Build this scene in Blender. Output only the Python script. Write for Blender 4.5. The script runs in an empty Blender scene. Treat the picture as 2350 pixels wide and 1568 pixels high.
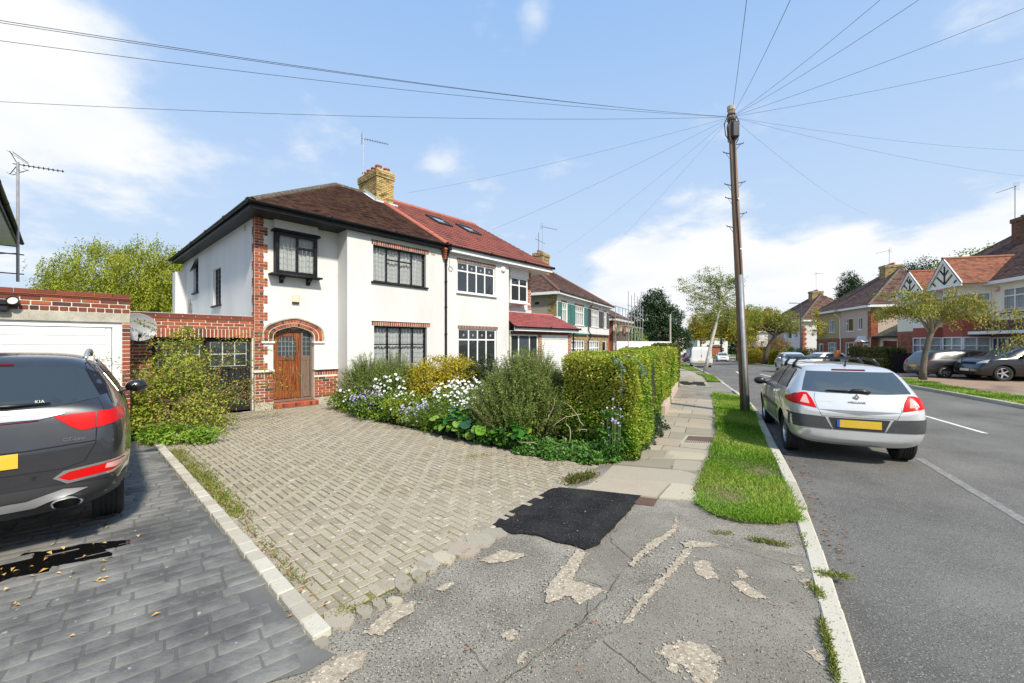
import bpy, bmesh, math, random
import numpy as np
from mathutils import Vector, Matrix, Euler
from mathutils.bvhtree import BVHTree
from mathutils.geometry import tessellate_polygon, delaunay_2d_cdt
R = math.radians
sc = bpy.context.scene
COL = sc.collection
random.seed(7)
rng = np.random.default_rng(7)

# ---------------------------------------------------------------- camera
CAMH = 1.75
cam = bpy.data.cameras.new('camera'); camo = bpy.data.objects.new('camera', cam); COL.objects.link(camo)
camo.location = (0, 0, CAMH); camo.rotation_euler = (R(90), 0, 0)
cam.sensor_width = 36; cam.lens = 14.4; cam.shift_y = 0.0017; cam.clip_start = .05; cam.clip_end = 3000
sc.camera = camo

# ---------------------------------------------------------------- sky + sun
SUNAZ, SUNEL = math.atan2(.56, -.83), R(44)
world = bpy.data.worlds.new('World'); sc.world = world; world.use_nodes = True
nt = world.node_tree; nt.nodes.clear()
def N(t, **k):
    n = nt.nodes.new(t)
    for a, b in k.items(): setattr(n, a, b)
    return n
def vmath(op, a=None, b=None):
    n = N('ShaderNodeVectorMath', operation=op)
    for i, q in enumerate((a, b)):
        if q is None: continue
        if hasattr(q, 'links'): nt.links.new(q, n.inputs[i])
        else: n.inputs[i].default_value = q
    return n
def fmath(op, a=None, b=None, c=None, clamp=False):
    n = N('ShaderNodeMath', operation=op); n.use_clamp = clamp
    for i, q in enumerate((a, b, c)):
        if q is None: continue
        if hasattr(q, 'links'): nt.links.new(q, n.inputs[i])
        else: n.inputs[i].default_value = q
    return n.outputs[0]
sky = N('ShaderNodeTexSky', sky_type='NISHITA', sun_disc=False)
sky.sun_elevation = SUNEL; sky.sun_rotation = SUNAZ; sky.air_density = 1.0; sky.dust_density = .6; sky.ozone_density = 1.5
SKYS = 0.15
tc = N('ShaderNodeTexCoord')
dirv = vmath('NORMALIZE', tc.outputs['Generated']).outputs[0]
sep = N('ShaderNodeSeparateXYZ'); nt.links.new(dirv, sep.inputs[0])
zz = fmath('ADD', fmath('MAXIMUM', sep.outputs[2], 0.0), 0.22)
comb = N('ShaderNodeCombineXYZ')
nt.links.new(fmath('DIVIDE', sep.outputs[0], zz), comb.inputs[0])
nt.links.new(fmath('DIVIDE', sep.outputs[1], zz), comb.inputs[1])
no = N('ShaderNodeTexNoise'); no.inputs['Scale'].default_value = 1.9; no.inputs['Detail'].default_value = 9; no.inputs['Roughness'].default_value = .58
nt.links.new(comb.outputs[0], no.inputs['Vector'])
def skydir(px, py):
    v = Vector(((px-1175)/940, 1, (788-py)/940)); v.normalize(); return v
cover = fmath('MULTIPLY', no.outputs[0], 1.0)
# cloud banks: (direction, radius of dense core, outer radius, amount)
for (px, py, r0, r1, am) in ((150, 110, .0, .20, .20), (10, 330, .0, .17, .15), (360, 360, .0, .16, .20), (500, 380, .0, .09, .08), (-300, 250, .1, .4, .10), (1010, 372, .0, .06, .12), (1120, 430, .0, .07, .11), (1540, 730, .08, .26, .34), (1850, 690, .08, .22, .36), (2280, 700, .04, .20, .34), (1430, 600, .0, .13, .22), (1680, 540, .0, .12, .20), (1900, 600, .0, .13, .16), (2600, 720, .1, .3, .3),
                             (1060, 400, .0, .12, .13), (700, 780, .1, .35, .08), (1230, 40, .0, .06, .12)):
    d = vmath('DISTANCE', dirv, tuple(skydir(px, py))).outputs['Value']
    m = N('ShaderNodeMapRange', interpolation_type='SMOOTHSTEP'); nt.links.new(d, m.inputs[0])
    m.inputs[1].default_value = r0; m.inputs[2].default_value = r1; m.inputs[3].default_value = am; m.inputs[4].default_value = 0
    cover = fmath('ADD', cover, m.outputs[0])
# unseen cloud behind the camera, thickened for white reflections and fill light
mb = N('ShaderNodeMapRange', interpolation_type='SMOOTHSTEP'); nt.links.new(sep.outputs[1], mb.inputs[0])
mb.inputs[1].default_value = -.1; mb.inputs[2].default_value = -.6; mb.inputs[3].default_value = 0; mb.inputs[4].default_value = .14
cover = fmath('ADD', cover, mb.outputs[0])
mask = N('ShaderNodeMapRange', interpolation_type='SMOOTHSTEP'); nt.links.new(cover, mask.inputs[0])
mask.inputs[1].default_value = .55; mask.inputs[2].default_value = .80
# pale haze low down, deeper blue higher up
hz = N('ShaderNodeMapRange', interpolation_type='LINEAR'); nt.links.new(sep.outputs[2], hz.inputs[0])
hz.inputs[1].default_value = .0; hz.inputs[2].default_value = .68; hz.inputs[3].default_value = 1.0; hz.inputs[4].default_value = .0
mixh = N('ShaderNodeMix', data_type='RGBA'); nt.links.new(hz.outputs[0], mixh.inputs[0])
tint = N('ShaderNodeMix', data_type='RGBA', blend_type='MULTIPLY'); tint.inputs[0].default_value = 1
nt.links.new(sky.outputs[0], tint.inputs[6]); tint.inputs[7].default_value = (1.15, 1.25, 1.2, 1)
base = N('ShaderNodeMix', data_type='RGBA'); base.inputs[0].default_value = .92; nt.links.new(tint.outputs[2], base.inputs[6]); base.inputs[7].default_value = (1.50, 2.55, 4.35, 1)
nt.links.new(base.outputs[2], mixh.inputs[6]); mixh.inputs[7].default_value = (3.2, 3.8, 4.5, 1)
no2 = N('ShaderNodeTexNoise'); no2.inputs['Scale'].default_value = 2.3; no2.inputs['Detail'].default_value = 6
nt.links.new(comb.outputs[0], no2.inputs['Vector'])
cr = N('ShaderNodeMix', data_type='RGBA')
mr = N('ShaderNodeMapRange'); nt.links.new(no2.outputs[0], mr.inputs[0]); mr.inputs[1].default_value = .35; mr.inputs[2].default_value = .65
nt.links.new(mr.outputs[0], cr.inputs[0]); cr.inputs[6].default_value = (4.3, 4.5, 4.75, 1); cr.inputs[7].default_value = (4.95, 4.95, 4.95, 1)
mixc = N('ShaderNodeMix', data_type='RGBA'); nt.links.new(mask.outputs[0], mixc.inputs[0])
nt.links.new(mixh.outputs[2], mixc.inputs[6]); nt.links.new(cr.outputs[2], mixc.inputs[7])
bg = N('ShaderNodeBackground'); bg.inputs[1].default_value = SKYS; nt.links.new(mixc.outputs[2], bg.inputs[0])
wo = N('ShaderNodeOutputWorld'); nt.links.new(bg.outputs[0], wo.inputs[0])
sl = bpy.data.lights.new('sun', 'SUN'); sl.energy = 4.1; sl.angle = R(4); sl.color = (1, .92, .77)
slo = bpy.data.objects.new('sun', sl); COL.objects.link(slo)
sd = Vector((math.sin(SUNAZ)*math.cos(SUNEL), math.cos(SUNAZ)*math.cos(SUNEL), math.sin(SUNEL)))
slo.rotation_euler = sd.to_track_quat('Z', 'Y').to_euler(); slo.location = (0, 0, 30)
sc.view_settings.view_transform = 'Standard'; sc.view_settings.look = 'None'; sc.view_settings.gamma = 1
sc.view_settings.exposure = .50; sc.view_settings.use_curve_mapping = False

# ---------------------------------------------------------------- helpers
def tag(o, label=None, cat=None, group=None, kind=None):
    if label: o['label'] = label
    if cat: o['category'] = cat
    if group: o['group'] = group
    if kind: o['kind'] = kind
    return o
def empty(name, loc=(0, 0, 0), rz=0, label=None, cat=None, group=None, parent=None):
    o = bpy.data.objects.new(name, None); COL.objects.link(o); o.location = loc; o.rotation_euler = (0, 0, rz)
    o.empty_display_size = .1
    if parent: o.parent = parent
    return tag(o, label, cat, group)
def link(name, me, parent=None, loc=None, rot=None, scale=None):
    o = bpy.data.objects.new(name, me); COL.objects.link(o)
    if parent: o.parent = parent
    if loc is not None: o.location = loc
    if rot is not None: o.rotation_euler = rot
    if scale is not None: o.scale = scale
    return o
def copy_tree(o, parent=None):
    c = o.copy(); COL.objects.link(c); c.parent = parent
    for ch in o.children: copy_tree(ch, c)
    return c

class MB:
    """collects geometry, build() links ONE mesh object"""
    def __init__(s): s.v = []; s.f = []; s.m = []
    def add(s, vs, fs, mi=0, M=None):
        b = len(s.v)
        for v in vs:
            s.v.append(tuple(M @ Vector(v)) if M is not None else tuple(v))
        for f in fs: s.f.append(tuple(b+i for i in f)); s.m.append(mi)
        return s
    def box(s, x0, y0, z0, x1, y1, z1, mi=0, M=None):
        vs = [(x0,y0,z0),(x1,y0,z0),(x1,y1,z0),(x0,y1,z0),(x0,y0,z1),(x1,y0,z1),(x1,y1,z1),(x0,y1,z1)]
        return s.add(vs, [(0,3,2,1),(4,5,6,7),(0,1,5,4),(1,2,6,5),(2,3,7,6),(3,0,4,7)], mi, M)
    def bbox(s, x0, y0, z0, x1, y1, z1, b=.004, mi=0, M=None):
        """box with chamfered edges"""
        cx, cy, cz = (x0+x1)/2, (y0+y1)/2, (z0+z1)/2; hx, hy, hz = (x1-x0)/2, (y1-y0)/2, (z1-z0)/2
        b = min(b, hx*.9, hy*.9, hz*.9)
        vs = []; idx = {}
        for sx in (-1, 1):
            for sy in (-1, 1):
                for sz in (-1, 1):
                    for ax in range(3):
                        p = [sx*(hx-b), sy*(hy-b), sz*(hz-b)]
                        p[ax] = (sx*hx, sy*hy, sz*hz)[ax]
                        idx[(sx, sy, sz, ax)] = len(vs); vs.append((cx+p[0], cy+p[1], cz+p[2]))
        fs = []
        def q(*k): fs.append(tuple(idx[i] for i in k))
        for g in (-1, 1):
            a = [(g,-1,-1,0),(g,1,-1,0),(g,1,1,0),(g,-1,1,0)]; q(*(a if g > 0 else a[::-1]))
            a = [(-1,g,-1,1),(-1,g,1,1),(1,g,1,1),(1,g,-1,1)]; q(*(a if g > 0 else a[::-1]))
            a = [(-1,-1,g,2),(1,-1,g,2),(1,1,g,2),(-1,1,g,2)]; q(*(a if g > 0 else a[::-1]))
        for s1 in (-1, 1):
            for s2 in (-1, 1):
                for k, (A, B) in enumerate((((0), (1)), ((0), (2)), ((1), (2)))):
                    def key(t, ax):
                        if k == 0: return (s1, s2, t, ax)
                        if k == 1: return (s1, t, s2, ax)
                        return (t, s1, s2, ax)
                    fs.append((idx[key(-1, A)], idx[key(1, A)], idx[key(1, B)], idx[key(-1, B)]))
                for s3 in (-1, 1): fs.append((idx[(s1, s2, s3, 0)], idx[(s1, s2, s3, 1)], idx[(s1, s2, s3, 2)]))
        return s.add(vs, fs, mi, M)
    def tube(s, pts, rad, n=8, mi=0, cap=True, M=None):
        pts = [Vector(p) for p in pts]
        if not hasattr(rad, '__len__'): rad = [rad]*len(pts)
        vs = []; up = None
        for i, p in enumerate(pts):
            t = (pts[min(i+1, len(pts)-1)] - pts[max(i-1, 0)]).normalized()
            if up is None:
                up = Vector((0, 0, 1)) if abs(t.z) < .9 else Vector((1, 0, 0))
            a = t.cross(up).normalized(); b = a.cross(t).normalized(); up = b
            for k in range(n):
                an = 2*math.pi*k/n
                vs.append(p + (a*math.cos(an) + b*math.sin(an))*rad[i])
        fs = []
        for i in range(len(pts)-1):
            for k in range(n):
                k2 = (k+1) % n
                fs.append((i*n+k, i*n+k2, (i+1)*n+k2, (i+1)*n+k))
        if cap: fs.append(tuple(range(n))[::-1]); fs.append(tuple((len(pts)-1)*n+k for k in range(n)))
        return s.add(vs, fs, mi, M)
    def lathe(s, prof, n=16, mi=0, M=None):
        """prof: list of (r,z), around z"""
        vs = []; fs = []
        for (r, z) in prof:
            for k in range(n):
                a = 2*math.pi*k/n; vs.append((r*math.cos(a), r*math.sin(a), z))
        for i in range(len(prof)-1):
            for k in range(n):
                k2 = (k+1) % n; fs.append((i*n+k, i*n+k2, (i+1)*n+k2, (i+1)*n+k))
        return s.add(vs, fs, mi, M)
    def prism(s, outer, holes=(), h0=0, h1=.1, mi=0, M=None, bottom=True):
        """2d polygon (x,y) with holes, extruded z h0..h1"""
        def ccw(p): return sum(p[i][0]*p[(i+1) % len(p)][1]-p[(i+1) % len(p)][0]*p[i][1] for i in range(len(p))) > 0
        outer = list(outer) if ccw(outer) else list(outer)[::-1]
        holes = [list(h)[::-1] if ccw(h) else list(h) for h in holes]
        loops = [outer]+holes
        tri = tessellate_polygon([[Vector((p[0], p[1], 0)) for p in l] for l in loops])
        flat = [p for l in loops for p in l]; n = len(flat)
        vs = [(p[0], p[1], h1) for p in flat]+[(p[0], p[1], h0) for p in flat]; fs = []
        for t in tri:
            a, b, c = [flat[i] for i in t]
            ar = (b[0]-a[0])*(c[1]-a[1])-(b[1]-a[1])*(c[0]-a[0])
            if abs(ar) < 1e-12: continue
            t = tuple(t) if ar > 0 else tuple(t)[::-1]
            fs.append(t)
            if bottom: fs.append(tuple(i+n for i in t)[::-1])
        k = 0
        for l in loops:
            for i in range(len(l)):
                a = k+i; b = k+(i+1) % len(l); fs.append((a, a+n, b+n, b))
            k += len(l)
        return s.add(vs, fs, mi, M)
    def mesh(s, name, mats, smooth=False):
        me = bpy.data.meshes.new(name); me.from_pydata(s.v, [], s.f)
        if not isinstance(mats, (list, tuple)): mats = [mats]
        for m in mats: me.materials.append(m)
        if len(mats) > 1: me.polygons.foreach_set('material_index', s.m)
        if smooth: me.polygons.foreach_set('use_smooth', [True]*len(me.polygons))
        me.update(); return me
    def build(s, name, mats, parent=None, smooth=False, loc=None, rot=None, auto=None):
        me = s.mesh(name, mats, smooth or auto is not None)
        if auto is not None: me.set_sharp_from_angle(angle=R(auto))
        return link(name, me, parent, loc, rot)

def RZ(a, x=0, y=0, z=0): return Matrix.Translation((x, y, z)) @ Matrix.Rotation(a, 4, 'Z')
# stands a drawing made in (x, z) upright: prism's (x,y,h) -> (x, -h, y)
UP = Matrix(((1,0,0,0),(0,0,-1,0),(0,1,0,0),(0,0,0,1)))

# ---------------------------------------------------------------- materials
MATS = {}
def mk(name, cols, rough=.7, scale=4.0, detail=6, bump=0.0, bscale=None, var=None, metal=0, spec=.5, trans=0, coat=0, speck=None, stretch=(1,1,1), vamt=1.0, coords='Object', alpha=None, grime=None):
    """cols: colour ramp stops over noise (or over var = 'obj' | 'island' | 'attr' random)"""
    if name in MATS: return MATS[name]
    m = bpy.data.materials.new(name); m.use_nodes = True; t = m.node_tree; nd = t.nodes; L = t.links
    b = nd['Principled BSDF']; b.inputs['Roughness'].default_value = rough; b.inputs['Metallic'].default_value = metal
    b.inputs['Specular IOR Level'].default_value = spec; b.inputs['Coat Weight'].default_value = coat
    b.inputs['Coat Roughness'].default_value = .04
    if not isinstance(cols[0], (list, tuple)): cols = [cols]
    co = nd.new('ShaderNodeTexCoord'); mp = nd.new('ShaderNodeMapping'); mp.inputs['Scale'].default_value = stretch
    L.new(nd.new('ShaderNodeNewGeometry').outputs['Position'] if coords == 'World' else co.outputs[coords], mp.inputs[0])
    nz = nd.new('ShaderNodeTexNoise'); nz.inputs['Scale'].default_value = scale; nz.inputs['Detail'].default_value = detail; nz.inputs['Roughness'].default_value = .62
    L.new(mp.outputs[0], nz.inputs['Vector'])
    col = None
    if len(cols) == 1 and not var:
        b.inputs['Base Color'].default_value = (*cols[0], 1)
    else:
        rp = nd.new('ShaderNodeValToRGB'); e = rp.color_ramp.elements
        while len(e) < len(cols): e.new(.5)
        lo, hi = (.32, .68) if not var else (0, 1)
        for i, c in enumerate(cols):
            e[i].position = lo+(hi-lo)*i/max(1, len(cols)-1); e[i].color = (*c, 1)
        if var:
            if var == 'obj':
                q = nd.new('ShaderNodeObjectInfo').outputs['Random']
            elif var == 'island':
                q = nd.new('ShaderNodeNewGeometry').outputs['Random Per Island']
            else:
                a = nd.new('ShaderNodeAttribute'); a.attribute_name = 'var'; q = a.outputs['Fac']
            ma = nd.new('ShaderNodeMath'); ma.operation = 'MULTIPLY_ADD'; ma.inputs[1].default_value = .5; L.new(nz.outputs[0], ma.inputs[0])
            mu = nd.new('ShaderNodeMath'); mu.operation = 'SUBTRACT'; L.new(q, mu.inputs[0]); mu.inputs[1].default_value = .25*vamt
            ma.inputs[1].default_value = .5*vamt
            L.new(mu.outputs[0], ma.inputs[2]); L.new(ma.outputs[0], rp.inputs[0])
        else: L.new(nz.outputs[0], rp.inputs[0])
        col = rp.outputs[0]
    if speck:   # (colour, scale, threshold)
        for (sc_, ss, th) in (speck if isinstance(speck, list) else [speck]):
            n3 = nd.new('ShaderNodeTexNoise'); n3.inputs['Scale'].default_value = ss; n3.inputs['Detail'].default_value = 2
            L.new(mp.outputs[0], n3.inputs['Vector'])
            mr_ = nd.new('ShaderNodeMapRange'); L.new(n3.outputs[0], mr_.inputs[0]); mr_.inputs[1].default_value = th; mr_.inputs[2].default_value = th+.06
            mx = nd.new('ShaderNodeMix'); mx.data_type = 'RGBA'; L.new(mr_.outputs[0], mx.inputs[0])
            if col: L.new(col, mx.inputs[6])
            else: mx.inputs[6].default_value = (*cols[0], 1)
            mx.inputs[7].default_value = (*sc_, 1); col = mx.outputs[2]
    if col: L.new(col, b.inputs['Base Color'])
    if bump:
        bn = nd.new('ShaderNodeTexNoise'); bn.inputs['Scale'].default_value = bscale or scale*6; bn.inputs['Detail'].default_value = 8; bn.inputs['Roughness'].default_value = .65
        L.new(mp.outputs[0], bn.inputs['Vector'])
        bp = nd.new('ShaderNodeBump'); bp.inputs['Strength'].default_value = 1; bp.inputs['Distance'].default_value = bump
        L.new(bn.outputs[0], bp.inputs['Height']); L.new(bp.outputs[0], b.inputs['Normal'])
    if trans:   # leaves: light coming through
        tl = nd.new('ShaderNodeBsdfTranslucent'); ms = nd.new('ShaderNodeMixShader'); ms.inputs[0].default_value = trans
        if col: L.new(col, tl.inputs[0])
        else: tl.inputs[0].default_value = (*cols[0], 1)
        L.new(b.outputs[0], ms.inputs[1]); L.new(tl.outputs[0], ms.inputs[2]); L.new(ms.outputs[0], nd['Material Output'].inputs[0])
    MATS[name] = m; return m
def glassmat(name, tint=(.02, .025, .03), clear=.0, rough=.03):
    if name in MATS: return MATS[name]
    m = bpy.data.materials.new(name); m.use_nodes = True; t = m.node_tree; nd = t.nodes; L = t.links
    b = nd['Principled BSDF']; b.inputs['Base Color'].default_value = (*tint, 1); b.inputs['Roughness'].default_value = rough
    b.inputs['Specular IOR Level'].default_value = .8
    nz = nd.new('ShaderNodeTexNoise'); nz.inputs['Scale'].default_value = 1.6; co = nd.new('ShaderNodeTexCoord'); L.new(co.outputs['Object'], nz.inputs[0])
    bp = nd.new('ShaderNodeBump'); bp.inputs['Distance'].default_value = .012; L.new(nz.outputs[0], bp.inputs['Height']); L.new(bp.outputs[0], b.inputs['Normal'])
    if clear:
        tr = nd.new('ShaderNodeBsdfTransparent'); tr.inputs[0].default_value = (.97, .98, .98, 1); ms = nd.new('ShaderNodeMixShader'); ms.inputs[0].default_value = clear
        L.new(b.outputs[0], ms.inputs[1]); L.new(tr.outputs[0], ms.inputs[2]); L.new(ms.outputs[0], nd['Material Output'].inputs[0])
    MATS[name] = m; return m

render_white = mk('white_render', [(.56,.56,.55),(.635,.635,.63),(.66,.66,.655)], rough=.85, scale=1.1, detail=9, stretch=(1,1,.22), bump=.004, bscale=60)
white_paint = mk('white_paint', [(.74,.74,.73),(.82,.82,.81)], rough=.45, scale=3)
upvc = mk('white_upvc', (.8,.8,.8), rough=.3)
black_paint = mk('black_paint', [(.004,.004,.006),(.014,.014,.018)], rough=.45, spec=.25, scale=8, bump=.001)
black_old = mk('weathered_black_timber', [(.007,.007,.008),(.03,.03,.03)], rough=.65, spec=.25, scale=5, bump=.003, speck=((.35,.35,.33), 40, .70), stretch=(1,1,.3))
black_plastic = mk('black_plastic', (.012,.012,.013), rough=.35)
mortar = mk('pale_mortar', [(.62,.57,.47),(.80,.75,.66)], rough=.95, scale=9, bump=.002)
mortar_grey = mk('grey_mortar', [(.22,.2,.17),(.36,.33,.28)], rough=.95, scale=9, bump=.002)
brick_red = mk('red_brick', [(.05,.035,.035),(.22,.05,.025),(.31,.075,.033),(.38,.11,.042),(.26,.06,.03)], rough=.85, scale=14, var='obj', bump=.003, bscale=70, vamt=.5)
brick_dark = mk('dark_red_brick', [(.07,.03,.028),(.17,.042,.026),(.21,.052,.03),(.14,.036,.026)], rough=.85, scale=14, var='obj', bump=.003, bscale=70, vamt=.5)
brick_redi = mk('red_brick_wall', [(.12,.05,.04),(.34,.09,.045),(.40,.12,.06),(.27,.08,.05)], rough=.9, scale=14, var='island', vamt=.5)
brick_yellow = mk('yellow_stock_brick', [(.10,.075,.03),(.42,.30,.11),(.52,.39,.16),(.46,.33,.12),(.25,.18,.08)], rough=.9, scale=9, var='obj', bump=.003, bscale=60, speck=((.05,.045,.03), 7, .62))
brick_yellowi = mk('yellow_stock_brick_wall', [(.10,.075,.04),(.36,.26,.11),(.44,.32,.15),(.22,.15,.08)], rough=.9, scale=9, var='island')
tile_brown = mk('brown_plain_tile', [(.028,.017,.014),(.10,.05,.038),(.155,.080,.058),(.065,.036,.03)], rough=.9, scale=1.3, var='island', bump=.003, bscale=40, vamt=1.4, speck=((.12,.11,.05), 5, .70))
tile_red = mk('red_interlocking_tile', [(.12,.042,.032),(.24,.066,.044),(.18,.052,.038)], rough=.75, scale=1.5, var='obj', bump=.002, bscale=50)
tile_redi = mk('red_tile_small', [(.19,.045,.045),(.28,.07,.062),(.22,.052,.05)], rough=.75, scale=1.5, var='island')
tile_orange = mk('orange_clay_tile', [(.11,.045,.03),(.22,.08,.045),(.30,.11,.06),(.16,.06,.04)], rough=.85, scale=2, var='island')
ridge_dark = mk('mossy_ridge_tile', [(.07,.05,.04),(.13,.11,.08)], rough=.9, scale=6, bump=.006, speck=((.22,.2,.12), 9, .6))
ridge_red = mk('red_ridge_tile', [(.34,.10,.065),(.42,.14,.09)], rough=.8, scale=6)
lead = mk('lead_flashing', [(.45,.48,.52),(.62,.65,.68)], rough=.45, scale=6)
concrete_pale = mk('pale_concrete', [(.34,.32,.26),(.50,.47,.40)], rough=.9, scale=6, bump=.003, bscale=60, speck=((.25,.22,.17), 60, .6))
pebble = mk('pebbledash', [(.22,.18,.14),(.42,.36,.30)], rough=.95, scale=70, detail=2, bump=.01, bscale=90)
curtain = mk('net_curtain', [(.62,.64,.64),(.86,.87,.86)], rough=.9, scale=2, stretch=(9,1,.4))
glass = glassmat('window_glass', clear=.86)
glass_dark = glassmat('dark_glass', tint=(.03,.035,.04))
leadline = mk('lead_came', (.30,.31,.33), rough=.5)
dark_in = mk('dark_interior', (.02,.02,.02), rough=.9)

# ---------------------------------------------------------------- building helpers
BRK = {}
def brick_mesh(w, h, d, m, b=.004):
    k = (round(w, 3), round(h, 3), round(d, 3), m.name)
    if k not in BRK:
        BRK[k] = MB().bbox(0, 0, 0, w, d, h, b).mesh('brick', m)
    return BRK[k]
def brick(par, M, x, z, w, h, m, proud=.012, d=.05, name='brick'):
    """front face at local y=-proud of frame M"""
    j = random.uniform(-.002, .002)
    o = link(name, brick_mesh(w, h, d, m), par)
    o.matrix_local = M @ Matrix.Translation((x, -proud+j, z))
    return o
def bond(par, M, x0, x1, z0, z1, m, name='brick', c=.075, L=.225, mo=.015, header_every=0, proud=.012, skip=None, d=.05, start=0):
    """stretcher courses between x0..x1; skip(xc,zc)->True leaves a brick out"""
    r = start; z = z0; n = 0
    while z+c <= z1+.01:
        hdr = header_every and (r % header_every == header_every-1)
        step = L/2 if hdr else L
        x = x0 if (r % 2 == 0 or hdr) else x0-L/2
        while x < x1-.015:
            a = max(x, x0); b = min(x+step, x1)
            if b-a > .03 and not (skip and skip((a+b)/2, z+c/2)):
                brick(par, M, a+(mo/2 if a > x0+.001 else 0), z+mo/2, b-a-(mo/2 if a > x0+.001 else 0)-(mo/2 if b < x1-.001 else 0), c-mo, m, proud, d, name); n += 1
            x += step
        z += c; r += 1
    return n
def bond_stuff(mb, M, x0, x1, z0, z1, c=.075, L=.225, mo=.011, proud=.010, skip=None, mi=0):
    r = 0; z = z0
    while z+c <= z1+.01:
        x = x0 if r % 2 == 0 else x0-L/2
        while x < x1-.015:
            a = max(x, x0); b = min(x+L, x1)
            if b-a > .03 and not (skip and skip((a+b)/2, z+c/2)):
                mb.box(a+mo/2, -proud, z+mo/2, b-mo/2, .0, z+c-mo/2, mi, M)
            x += L
        z += c; r += 1
def soldier(par, M, x0, x1, z0, h, m, w=.075, mo=.016, name='lintel_brick', proud=.012):
    n = max(1, round((x1-x0)/w)); s = (x1-x0)/n
    for i in range(n): brick(par, M, x0+i*s+mo/2, z0, s-mo, h, m, proud, .05, name)
def wall(name, par, M, x0, x1, z0, z1, holes, m, t=.25):
    """upright wall slab in frame M, front at y=0 facing -y; holes: (x0,x1,z0,z1) or polygon lists"""
    hs = []
    for h in holes:
        hs.append([(h[0], h[2]), (h[1], h[2]), (h[1], h[3]), (h[0], h[3])] if not isinstance(h[0], (tuple, list)) else h)
    mb = MB(); mb.prism([(x0, z0), (x1, z0), (x1, z1), (x0, z1)], hs, -t, 0, M=M @ UP)
    return mb.build(name, m, par)
def wallpoly(name, par, M, poly, holes, m, t=.25):
    mb = MB(); mb.prism(poly, holes, -t, 0, M=M @ UP); return mb.build(name, m, par)

def window(par, M, x0, x1, z0, z1, cols, rows=None, fm=None, inset=.08, fw=.05, bw=.035, split=None, leads=None, curt=True, sill=None, sillm=None, gm=None, name='window', label=None, panes=True, dark=False):
    """cols: list of relative widths, split: per column list of relative heights from the top.
       frame > pane (glass) + leading; sill a separate part"""
    fm = fm or upvc; W = x1-x0; H = z1-z0; y = inset
    mb = MB()
    mb.bbox(x0, y, z0, x0+fw, y+.06, z1, .005, 0, M); mb.bbox(x1-fw, y, z0, x1, y+.06, z1, .005, 0, M)
    mb.bbox(x0+fw, y+.001, z1-fw, x1-fw, y+.059, z1, .005, 0, M); mb.bbox(x0+fw, y+.001, z0, x1-fw, y+.059, z0+fw, .005, 0, M)
    S = sum(cols); xs = [x0+fw]; iw = W-2*fw
    for c in cols: xs.append(xs[-1]+iw*c/S)
    pl = []
    for i in range(len(cols)):
        a, b = xs[i], xs[i+1]
        if i: mb.bbox(a-bw/2, y-.004, z0+fw, a+bw/2, y+.056, z1-fw, .005, 0, M)
        a2 = a+(bw/2 if i else 0); b2 = b-(bw/2 if i < len(cols)-1 else 0)
        sp = (split[i] if split else None) or [1]
        T = sum(sp); zt = z1-fw; ih = H-2*fw
        for k, r in enumerate(sp):
            zb = zt-ih*r/T
            if k < len(sp)-1: mb.bbox(a2, y-.002, zb-bw/2, b2, y+.054, zb+bw/2, .005, 0, M)
            pl.append((a2, b2, zb+(bw/2 if k < len(sp)-1 else 0), zt-(bw/2 if k else 0))); zt = zb
    f = mb.build(name, fm, par)
    if label: f['label'] = label
    if panes:
        for (a, b, c, d) in pl:
            g = MB(); g.box(a, y+.02, c, b, y+.028, d, 0, M); g.build('pane', gm or glass, f)
        if leads:
            g = MB()
            for (a, b, c, d) in pl:
                nx = max(1, round((b-a)/leads[0])); nz = max(1, round((d-c)/leads[1]))
                for i in range(1, nx): xx = a+(b-a)*i/nx; g.box(xx-.004, y+.013, c, xx+.004, y+.0195, d, 0, M)
                for i in range(1, nz): zz_ = c+(d-c)*i/nz; g.box(a, y+.0125, zz_-.004, b, y+.0190, zz_+.004, 0, M)
            g.build('leading', leadline, f)
    else:
        g = MB()
        for (a, b, c, d) in pl: g.box(a, y+.02, c, b, y+.028, d, 0, M)
        g.build('pane', gm or glass_dark, f)
    if curt:
        n = int(W/.04); vs = []; fs = []
        for i in range(n+1):
            xx = x0+fw*.5+(W-fw)*i/n; yy = y+.14+.018*math.sin(i*1.9)+.012*math.sin(i*.7+1)
            vs += [(xx, yy, z0), (xx, yy, z1)]
            if i: fs.append((2*i-2, 2*i, 2*i+1, 2*i-1))
        MB().add(vs, fs, 0, M).build('curtain', curtain, f, smooth=True)
    if dark:
        MB().box(x0, y+.2, z0, x1, y+.21, z1, 0, M).build('blind', dark_in, f)
    if sill:
        MB().bbox(x0-sill[0], -sill[1], z0-.05, x1+sill[0], y+.03, z0, .008, 0, M).build('sill', sillm or fm, f)
    return f

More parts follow.
